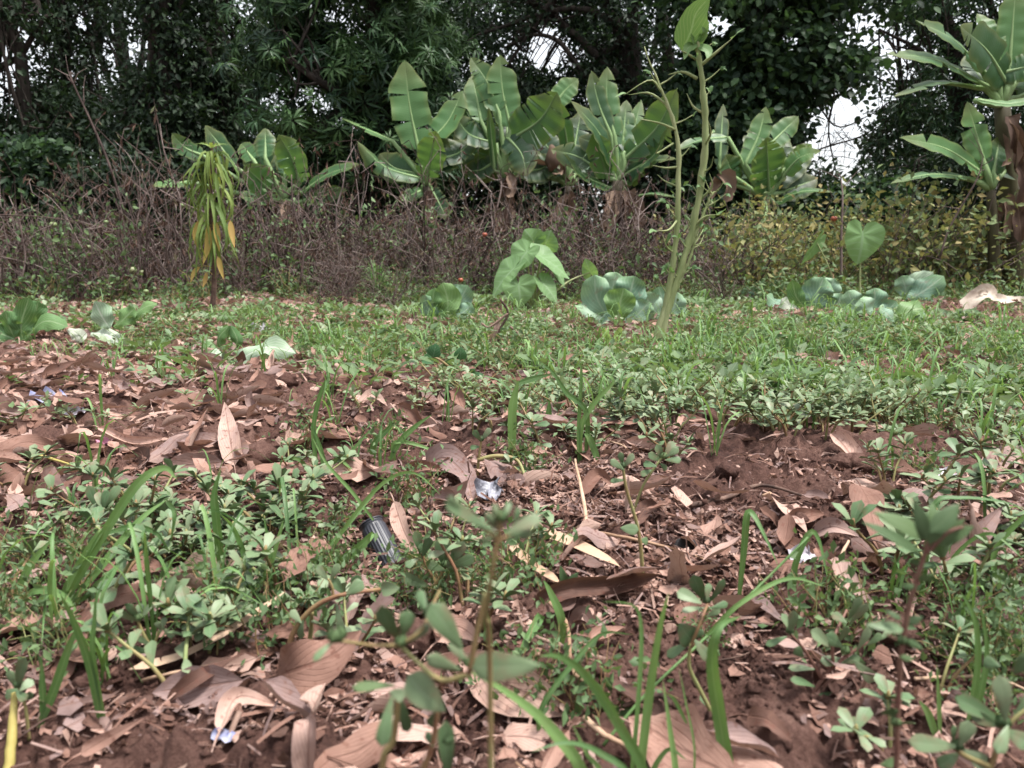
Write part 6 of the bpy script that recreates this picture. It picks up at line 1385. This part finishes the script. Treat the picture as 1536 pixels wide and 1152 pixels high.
hero_grass('wide pale grass blades in the middle, left of the long rolled leaf', None, [([(735, 975), (730, 930), (722, 900)], 13, dict(rnd=.85)), ([(800, 940), (810, 925), (790, 960, -.05), (775, 990, -.07)], 16, dict(rnd=.4, root=False)), ([(842, 930), (826, 890), (815, 870)], 14, dict(rnd=.6))], base=(740, 978))
hero_grass('blue-green grass blades before the white scrap right of centre', None, [([(768, 622), (772, 592), (778, 570)], 14, dict(rnd=.05)), ([(778, 575), (800, 568), (830, 560)], 9, dict(rnd=.2, root=False)), ([(868, 700), (868, 640), (872, 560), (868, 545)], 6, dict(rnd=.3)), ([(872, 640), (895, 600), (920, 572), (905, 560)], 8, dict(rnd=.4)), ([(880, 620), (850, 590), (830, 560), (805, 540)], 8, dict(rnd=.5)), ([(900, 700), (885, 660), (876, 650)], 11, dict(rnd=.3))], base=(868, 702))
hero_grass('short yellow-topped cut grass stub right of the blue-green blades', None, [([(822, 642), (823, 620), (824, 600)], 10, dict(rnd=.95))], base=(822, 644))

# ---- the purslane and weeds that stand out in the foreground
def weed(label, d, stems, leaves, buds=(), name='purslane', cat='purslane', group='large purslane plants in the foreground', stem_mat='purslane_stem', leaf_mat_='purslane', base=None, kind='obovate'):
    if d is None: b = G(*(base or stems[0][0][0][:2])); d = b[1]
    else:
        x, y = stems[0][0][0][:2]; b = P(x, y, d); b[2] = float(H(b[0], b[1]))
    root = thing(name, b, label, cat, group); K = d / FPX
    for k, (pts, w) in enumerate(stems):
        q = [P(x, y, d + (z[0] if z else 0)) for x, y, *z in pts]
        if k == 0 and q[0][2] > float(H(q[0][0], q[0][1])) + .005: q = [np.array([q[0][0], q[0][1], float(H(q[0][0], q[0][1])) - .01])] + q
        mb = MB(); c = spline(q, 22); tube(mb, c, [w / 2 * K, w / 2.3 * K, w / 3 * K], 8, rnd=random.random()); part('stem', mb, MAT[stem_mat], root)
    for x0, y0, x1, y1, w, *o in leaves:
        o = o[0] if o else {}
        dd = o.get('dd', random.uniform(-.012, .012)); dt = dd + o.get('dt', random.uniform(-.012, .012))
        a, c = P(x0, y0, d + dd), P(x1, y1, d + dt); n_ = np.array(o.get('n', (random.uniform(-.4, .4), -.9, random.uniform(.1, .7))), float)
        m = (a + c) / 2 + unit(n_) * np.linalg.norm(c - a) * .06
        mb = MB(); blade(mb, [a, m, c], n_, w / 2 * K, 9, 6, o.get('kind', kind), .1, o.get('curl', random.uniform(-.2, .5)), rnd=o.get('rnd', random.random()), thick=.0013); part('leaf', mb, MAT[o.get('mat', leaf_mat_)], root)
    for x, y, r in buds:
        c = P(x, y, d); r = r * K; mb = MB()
        for a in range(5):
            e = np.array([math.cos(a * 1.26), math.sin(a * 1.26), 0]); blade(mb, [c - [0, 0, r], c + e * r * .9, c + e * r * .25 + [0, 0, r * 1.3]], e + [0, -.2, .2], r * .7, 6, 2, 'ovate', .1, .5, rnd=.95, thick=.0006)
        part('bud', mb, MAT['green_weed_leaf'], root)
weed('foremost large purslane with bluish leaves and curving stems, bottom left of the middle', .43,
    [([(572, 1180), (590, 1110), (596, 1060), (592, 1035)], 13), ([(628, 1170), (648, 1120), (655, 1075), (660, 1030), (705, 1008, -.02)], 11), ([(705, 1012, -.02), (662, 1020, -.01), (625, 992), (600, 968)], 9), ([(600, 968), (560, 968), (515, 962, -.02)], 7), ([(600, 968), (632, 945), (648, 910, .02), (660, 885, .05)], 6), ([(705, 1005, -.02), (715, 950, -.02), (728, 890, -.02)], 10)],
    [(600, 962, 572, 908, 38, dict(rnd=.35, n=(-.2, -1, .2))), (610, 965, 645, 938, 20, dict(n=(.4, -.6, .7))), (692, 972, 645, 905, 46, dict(rnd=.2, n=(.3, -.9, .2), dd=-.005)), (604, 955, 612, 915, 34, dict(rnd=.6, dd=.015, n=(.3, -1, .3))), (640, 920, 628, 885, 22, dict(rnd=.4)), (645, 925, 668, 905, 16), (500, 962, 470, 992, 16, dict(n=(0, -.6, .8), rnd=.3)),
     (706, 1000, 812, 998, 44, dict(rnd=.45, dd=-.02, dt=-.015, n=(0, -.9, .45), kind='ovate')), (690, 1005, 640, 985, 30, dict(rnd=.5)), (700, 995, 675, 960, 22, dict(rnd=.7)), (592, 1028, 528, 1032, 20, dict(rnd=.02, n=(0, -.7, .7), mat='green_weed_leaf')), (588, 1045, 572, 1120, 30, dict(rnd=.4, n=(0, -1, .1))), (598, 1040, 612, 1098, 24, dict(rnd=.25, n=(.3, -1, .1))), (585, 1038, 608, 1045, 26, dict(rnd=.9, n=(0, -.8, .5))),
     (612, 1012, 668, 1068, 52, dict(rnd=.35, n=(.1, -1, .2), kind='ovate')), (660, 1060, 645, 1090, 26, dict(rnd=.3)), (672, 1170, 668, 1080, 38, dict(rnd=.75, n=(.1, -1, .2), dd=.03)), (650, 1120, 640, 1098, 16)], [(505, 953, 13), (645, 918, 10), (602, 962, 9), (704, 992, 9), (672, 1110, 8)])
weed('tall blurred purslane shoot rising in front of everything in the middle', .36, [([(735, 1010, .03), (728, 930, .01), (738, 860), (748, 800), (752, 770)], 11), ([(748, 812), (770, 800), (788, 790)], 6), ([(748, 810), (715, 785), (690, 765)], 6)],
    [(735, 795, 668, 752, 26, dict(rnd=.3, n=(.1, -.9, .4), dd=-.01)), (745, 800, 700, 770, 20, dict(rnd=.1)), (760, 800, 812, 775, 26, dict(rnd=.2, n=(0, -.8, .5), dd=-.01)), (752, 790, 740, 755, 14, dict(rnd=.6)), (755, 785, 765, 752, 12, dict(rnd=.6)), (745, 805, 720, 812, 14), (760, 805, 800, 800, 18, dict(rnd=.15)), (690, 765, 672, 745, 16, dict(rnd=.5)), (748, 795, 728, 770, 16), (770, 790, 778, 760, 12)], [(752, 775, 9), (690, 762, 8), (790, 782, 8)])
weed('purslane with dark red forked stem and many pale leaves on bare soil, right foreground', .74, [([(1192, 1105), (1215, 1050), (1240, 1010), (1268, 985)], 8), ([(1232, 1018), (1210, 980), (1185, 950)], 6), ([(1250, 1002), (1250, 960), (1270, 915, .03)], 6), ([(1245, 1005), (1228, 990), (1215, 975)], 5), ([(1268, 985), (1300, 965), (1318, 962)], 5)],
    [(1272, 992, 1230, 992, 22, dict(rnd=.95, n=(0, -.7, .8))), (1280, 990, 1312, 1022, 26, dict(rnd=.8)), (1222, 1004, 1182, 1002, 16, dict(rnd=.8, n=(0, -.5, .9))), (1222, 1030, 1185, 1020, 18, dict(rnd=.9, n=(0, -.6, .8))), (1245, 970, 1216, 945, 26, dict(rnd=.6)), (1250, 955, 1240, 970, 20, dict(rnd=.5)), (1262, 970, 1238, 952, 30, dict(rnd=.75)), (1190, 955, 1172, 920, 18, dict(rnd=.3)), (1184, 952, 1190, 915, 20, dict(rnd=.3)), (1180, 955, 1148, 968, 14, dict(rnd=.5)),
     (1270, 935, 1248, 920, 18, dict(rnd=.5)), (1272, 930, 1290, 895, 18, dict(rnd=.2)), (1275, 935, 1300, 905, 22, dict(rnd=.25)), (1285, 975, 1302, 940, 22, dict(rnd=.3)), (1300, 968, 1322, 950, 16), (1240, 1035, 1215, 1030, 14), (1285, 1055, 1228, 1042, 18, dict(rnd=.85, n=(0, -.6, .9))), (1205, 985, 1192, 972, 20, dict(rnd=.2)), (1262, 995, 1290, 985, 16), (1315, 962, 1340, 940, 14), (1255, 965, 1270, 940, 20)], [(1268, 975, 7), (1185, 945, 6)], stem_mat='reddish_stem')
weed('tall weed with straight reddish jointed stem and a crown of pointed leaves at the right', .46, [([(1342, 1190), (1346, 1080), (1352, 980), (1366, 900), (1386, 835), (1396, 790)], 10), ([(1390, 830), (1420, 800), (1445, 790)], 7), ([(1352, 962), (1330, 952)], 5)],
    [(1392, 808, 1308, 768, 30, dict(rnd=.25, n=(-.1, -.7, .7))), (1395, 800, 1440, 755, 30, dict(rnd=.2, n=(.1, -.8, .6))), (1400, 815, 1462, 790, 28, dict(rnd=.4, n=(.1, -.7, .7))), (1390, 820, 1448, 778, 24, dict(rnd=.1)), (1388, 810, 1370, 750, 26, dict(rnd=.5)), (1380, 830, 1290, 782, 20, dict(rnd=.45, n=(-.1, -.7, .7))), (1396, 800, 1398, 752, 20, dict(rnd=.6)), (1392, 815, 1420, 765, 24, dict(rnd=.3)), (1385, 845, 1362, 840, 12), (1378, 870, 1400, 862, 14), (1372, 880, 1350, 880, 10),
     (1355, 945, 1296, 938, 20, dict(rnd=.95, n=(0, -.7, .8), mat='purslane', kind='ovate')), (1358, 935, 1385, 925, 14), (1352, 930, 1325, 915, 10), (1360, 960, 1385, 975, 12), (1350, 985, 1372, 990, 10), (1348, 1065, 1322, 1070, 16, dict(rnd=.6)), (1344, 1140, 1320, 1148, 16)], [(1353, 960, 8), (1344, 1082, 8)], name='tall_weed', cat='weed', group='tall weeds in the foreground', stem_mat='reddish_stem', leaf_mat_='green_weed_leaf', kind='lance')
weed('large pale purslane at the bottom right corner, with soil-stained leaves', .52, [([(1475, 1190), (1490, 1140), (1505, 1090)], 12), ([(1485, 1150), (1450, 1135), (1435, 1125)], 10), ([(1500, 1110), (1520, 1080), (1545, 1060)], 8)],
    [(1508, 1080, 1498, 1012, 36, dict(rnd=.5, n=(-.1, -1, .2))), (1502, 1085, 1432, 1046, 36, dict(rnd=.5, n=(-.1, -.8, .5))), (1500, 1090, 1455, 1070, 26, dict(rnd=.3)), (1508, 1095, 1545, 1118, 36, dict(rnd=.55, n=(0, -.9, .4))), (1435, 1120, 1362, 1112, 34, dict(rnd=.9, n=(0, -.85, .5))), (1440, 1118, 1452, 1080, 36, dict(rnd=.6)), (1438, 1130, 1408, 1150, 30, dict(rnd=.85)), (1445, 1125, 1480, 1150, 36, dict(rnd=.95)), (1428, 1115, 1430, 1088, 18, dict(rnd=.1)), (1520, 1075, 1555, 1030, 26), (1512, 1088, 1495, 1130, 26, dict(rnd=.3)), (1500, 1000, 1475, 990, 26, dict(rnd=.2)), (1520, 1010, 1545, 985, 28, dict(rnd=.4))], [(1505, 1082, 10), (1436, 1118, 9)])
weed('purslane with one broad whitish lower leaf, in the foreground below the folded grass blade', None, [([(1072, 1078), (1050, 1035), (1034, 1000), (1036, 965)], 8), ([(1036, 970), (1050, 935), (1062, 905, .02)], 6)],
    [(1040, 965, 1018, 935, 38, dict(rnd=.95, n=(0, -.9, .4), kind='ovate')), (1052, 905, 1015, 888, 26, dict(rnd=.7, n=(0, -.7, .7))), (1056, 900, 1040, 862, 28, dict(rnd=.4)), (1062, 905, 1086, 868, 18, dict(rnd=.2)), (1056, 912, 1022, 918, 14, dict(rnd=.8, n=(0, -.5, .9))), (1066, 912, 1092, 905, 14), (1060, 925, 1080, 912, 16, dict(rnd=.8)), (1042, 960, 1066, 990, 24, dict(rnd=.85)), (1034, 965, 1000, 985, 20, dict(rnd=.3, n=(0, -.6, .7))), (1040, 958, 1055, 945, 14, dict(rnd=.1)), (1060, 900, 1064, 875, 14)], [(1060, 900, 6)])
weed('slender upright purslane stem with two round leaves halfway, right of the middle', None, [([(964, 888), (962, 830), (955, 785), (940, 735), (934, 700)], 7)],
    [(958, 795, 930, 792, 18, dict(rnd=.6, n=(0, -.9, .4), kind='ovate')), (960, 810, 972, 812, 16, dict(rnd=.6)), (936, 705, 915, 690, 14), (934, 702, 950, 680, 14, dict(rnd=.2)), (938, 720, 915, 722, 10), (934, 700, 930, 678, 12)], [(934, 698, 5)])
weed('purslane tips standing just behind the slender two-leaved stem', None, [([(950, 770), (965, 728), (990, 690)], 5), ([(990, 690), (1000, 680)], 4)], [(992, 690, 985, 666, 16, dict(rnd=.4)), (996, 688, 1010, 662, 16, dict(rnd=.3)), (992, 692, 972, 680, 15), (998, 690, 1022, 690, 14), (985, 700, 965, 695, 14), (1000, 685, 1018, 672, 14), (990, 695, 1000, 705, 12), (978, 705, 960, 712, 12)], [(996, 684, 5)])
weed('bushy purslane right of the black ribbed tube', None, [([(640, 905), (655, 875), (668, 850)], 7), ([(655, 875), (640, 850), (632, 830)], 5), ([(668, 850), (690, 840)], 5)],
    [(668, 852, 662, 806, 30, dict(rnd=.3)), (670, 850, 696, 812, 24, dict(rnd=.1)), (672, 852, 712, 835, 22, dict(rnd=.2)), (632, 832, 622, 796, 18), (634, 834, 645, 806, 18), (628, 838, 608, 850, 16), (668, 856, 640, 845, 18), (645, 880, 600, 862, 24, dict(rnd=.6)), (650, 885, 675, 900, 20), (672, 848, 660, 826, 14), (690, 842, 700, 822, 16), (636, 830, 630, 815, 14)], [(668, 846, 6), (634, 828, 5)])
weed('purslane with a thick bent yellowish stem and one large round leaf, left of the middle', None, [([(430, 1010), (432, 975), (445, 940), (475, 908), (515, 892), (570, 884, .02)], 10), ([(500, 895), (498, 880), (492, 868)], 5), ([(460, 985, .03), (466, 950, .03), (468, 918, .02)], 9)],
    [(572, 884, 600, 882, 24, dict(rnd=.95, n=(0, -.9, .4), kind='ovate')), (520, 892, 545, 872, 26, dict(rnd=.6)), (515, 890, 500, 868, 22, dict(rnd=.2)), (530, 892, 536, 862, 22, dict(rnd=.3)), (452, 935, 436, 915, 16), (455, 930, 450, 958, 14, dict(rnd=.9)), (505, 905, 516, 955, 18, dict(rnd=.85)), (500, 895, 470, 912, 20, dict(rnd=.7)), (492, 870, 476, 848, 16), (496, 870, 508, 845, 16)], [(528, 888, 5)])
weed('purslane sprig on a slanting stem with one large pale leaf, in the left grass', None, [([(105, 842), (130, 800), (152, 765)], 6)], [(152, 768, 132, 728, 20, dict(rnd=.2)), (155, 765, 162, 735, 18), (150, 770, 138, 758, 22, dict(rnd=.1)), (156, 762, 180, 728, 18), (158, 765, 170, 750, 14), (104, 838, 66, 862, 36, dict(rnd=.98, n=(-.1, -.9, .4), kind='ovate')), (152, 762, 146, 738, 14)], [(153, 758, 7)])
weed('purslane with a stout stem before the long arched leaf at the lower left', None, [([(248, 1012), (228, 975), (212, 945), (206, 928)], 7), ([(228, 975), (238, 950), (244, 940)], 5)], [(208, 932, 178, 915, 18, dict(rnd=.8)), (206, 930, 212, 905, 18, dict(rnd=.2)), (210, 932, 192, 905, 16), (230, 978, 182, 970, 18, dict(rnd=.6)), (242, 945, 236, 932, 14), (244, 942, 262, 955, 14), (240, 950, 248, 925, 12), (230, 970, 200, 950, 14), (208, 935, 230, 905, 14)], [(208, 926, 6)])
weed('small purslane beside the pale striped grass at the lower left', None, [([(44, 1110), (38, 1060), (28, 1030)], 6)], [(28, 1032, 38, 985, 24, dict(rnd=.4)), (28, 1034, 8, 1045, 22, dict(rnd=.9)), (30, 1036, 50, 1020, 20), (26, 1032, 14, 1005, 18), (34, 1050, 50, 1040, 16), (24, 1036, 40, 1050, 18, dict(rnd=.7))], [(27, 1026, 7)])
weed('upright weed seedling with pointed leaves in the middle, before the rolled leaf', None, [([(842, 905), (846, 890), (848, 878)], 5)], [(848, 880, 840, 848, 14, dict(rnd=.6)), (848, 882, 868, 858, 14, dict(rnd=.7)), (846, 884, 826, 896, 12), (850, 884, 866, 890, 12)], name='weed_seedling', cat='seedling', group='seedlings', kind='lance', leaf_mat_='green_weed_leaf')
weed('tiny two-leaved seedling on the bare soil in the middle of the foreground', None, [([(902, 1000), (902, 994)], 2)], [(902, 994, 893, 990, 8, dict(rnd=.9, n=(0, -.7, .8), kind='ovate')), (902, 995, 912, 997, 9, dict(rnd=.9, n=(0, -.7, .8), kind='ovate'))], name='weed_seedling', cat='seedling', group='seedlings', leaf_mat_='green_weed_leaf')
weed('purslane shoot with a yellow arching stem in the centre of the picture', None, [([(716, 716), (718, 690), (722, 660)], 5), ([(716, 690, 0), (745, 684), (775, 690), (788, 715, -.03)], 7)], [(722, 662, 710, 645, 12), (722, 662, 736, 642, 12), (720, 670, 705, 672, 10), (788, 712, 792, 730, 12, dict(mat='cabbage_pale'))], [(722, 658, 4)])
weed('leafy weed with large bean-like leaves under the taro clump', None, [([(668, 572), (676, 550), (690, 530)], 6), ([(676, 552), (660, 540), (648, 535)], 4), ([(680, 565), (705, 570)], 4)], [(650, 536, 655, 515, 24, dict(rnd=.2)), (690, 545, 660, 560, 26, dict(rnd=.5)), (690, 540, 692, 520, 20), (652, 538, 632, 542, 20), (700, 570, 712, 548, 22, dict(rnd=.6)), (705, 572, 726, 562, 24), (698, 575, 690, 590, 20)], name='bean_weed', cat='weed', group='tall weeds in the foreground', leaf_mat_='taro', kind='ovate')
weed('small dead crooked branch with a withered leaf under the taro clump', None, [([(752, 538), (748, 500), (762, 470), (750, 448)], 5), ([(762, 470), (735, 490), (722, 485)], 4), ([(765, 490), (776, 500), (780, 520)], 4), ([(748, 500), (755, 530), (756, 545)], 4)], [(748, 475, 742, 510, 14, dict(mat='dead_leaf', rnd=.0)), (775, 500, 780, 515, 10, dict(mat='dead_leaf', rnd=.1))], name='dead_branch', cat='branch', group='single dead stems in the dry stand', stem_mat='twig')

# ------------------------------------------------------------------ labels: the repeat nearest to something one can find is named after it
MARKS = [(642, 330, 'the leftmost tall banana plant'), (757, 330, 'the torn-leaved banana plant'), (925, 330, 'the brown-skirted banana plant'), (1150, 340, 'the broad-leaved banana plant'), (425, 330, 'the low banana clump'), (199, 405, 'the largest green tomato'), (727, 352, 'the red ripe tomato'), (1251, 328, 'the orange tomato'), (570, 820, 'the black ribbed tube'), (480, 1045, 'the large broad spotted dead leaf'), (905, 905, 'the long rolled brown leaf'), (980, 525, 'the foot of the tall bare stalks'), (395, 535, 'the large flopped pale cabbage leaf'), (340, 510, 'the curled green cabbage heart'), (72, 600, 'the blue and white wrapper'),
    (670, 460, 'the cabbage left of the taro clump'), (800, 440, 'the taro clump'), (318, 440, 'the wilting yellow-green plant'), (1030, 830, 'the black charred lump'), (1180, 790, 'the lilac-pink torn leaf'), (1420, 865, 'the bowed reddish brown leaf strap'), (1350, 725, 'the ragged spotted leaf on dark soil'), (680, 730, 'the orange tan bent leaf'),
    (735, 748, 'the silvery foil scrap'), (925, 505, 'the lime green lettuce seedling'), (1490, 452, 'the whitish husk'), (1296, 440, 'the round upright taro leaf'), (392, 695, 'the large round soil clod'), (1345, 1000, 'the tall reddish jointed stem'), (1085, 1000, 'the single wide light green grass blade'), (445, 930, 'the bent yellowish purslane stem'), (225, 940, 'the long arched soil-stained leaf'), (90, 1020, 'the pale striped grass blades'), (20, 735, 'the round pinkish leaf at the left edge'), (970, 650, 'the dark stick pointing up right'), (60, 485, 'the big-leaved cabbage at the left edge'), (1370, 430, 'the large dark tilted cabbage leaf')]
CUT = (',', ' in the ', ' at the ', ' right of', ' left of', ' below', ' before', ' beside', ' lying', ' among', ' on the', ' growing', ' under the', ' behind', ' sticking', ' standing', ' above', ' halfway', ' with ', ' rising', ' pressed', ' half ', ' over ', ' to the ')
marked = {m[2] for m in MARKS}
bpy.context.view_layer.update()
for o_, lab in HEROES:
    sh = lab
    for c_ in CUT: sh = sh.split(c_)[0]
    if not 3 <= len(sh.split()) <= 8 or sh in ('grass', 'purslane') : continue
    sh = 'the ' + sh
    if sum(1 for _, l2 in HEROES if l2.startswith(sh[4:])) > 1: continue
    qp = project(np.array(o_.matrix_world.translation))[0]
    if 0 < qp[0] < 1536 and 380 < qp[1] < 1145 and sh not in marked and min(math.hypot(qp[0] - m[0], qp[1] - m[1]) for m in MARKS) > 18: MARKS.append((qp[0], qp[1], sh)); marked.add(sh)
WORD = {'purslane': 'small purslane sprig', 'grass': 'small grass tuft', 'dead': 'dry dead leaf', 'clod': 'small soil clod', 'twig': 'thin dry twig', 'green': 'low green weed', 'dry': 'dried-out brown tomato plant', 'leafy': 'yellowing tomato plant', 'fine': 'little fine-leaved weed', 'tallgreen': 'straggling green weed'}
for key, items in ALL.items():
    if key not in WORD: continue
    pr = project(np.array([x[1] for x in items])); done = set()
    rmax = 110 if key not in ('dry', 'leafy', 'green', 'tallgreen') else 150
    for mx, my, ph in MARKS:
        for side, (ux, uy), phrase in (('l', (-1, 0), 'just left of'), ('r', (1, 0), 'just right of'), ('f', (0, 1), 'just in front of'), ('b', (0, -1), 'just behind')):
            sect = []
            for k in range(len(items)):
                dx, dy = pr[k, 0] - mx, pr[k, 1] - my; l = math.hypot(dx, dy * 1.3)
                if l < rmax and l > 14 and (dx * ux + dy * uy) > .8 * math.hypot(dx, dy) and 0 < pr[k, 0] < 1536 and pr[k, 1] < 1145: sect.append((l, k))
            for rank, (l, k) in zip(('nearest', 'second nearest', 'third nearest'), sorted(sect)):
                if k not in done:
                    done.add(k); items[k][0]['label'] = '%s %s to %s, %s it' % (WORD[key], rank, ph, phrase.replace('just ', ''))
    for o_, _x in items:
        if len(o_['label'].split()) > 16: o_['label'] = ' '.join(o_['label'].replace(' nearest to ', ' by ').split()[:16])
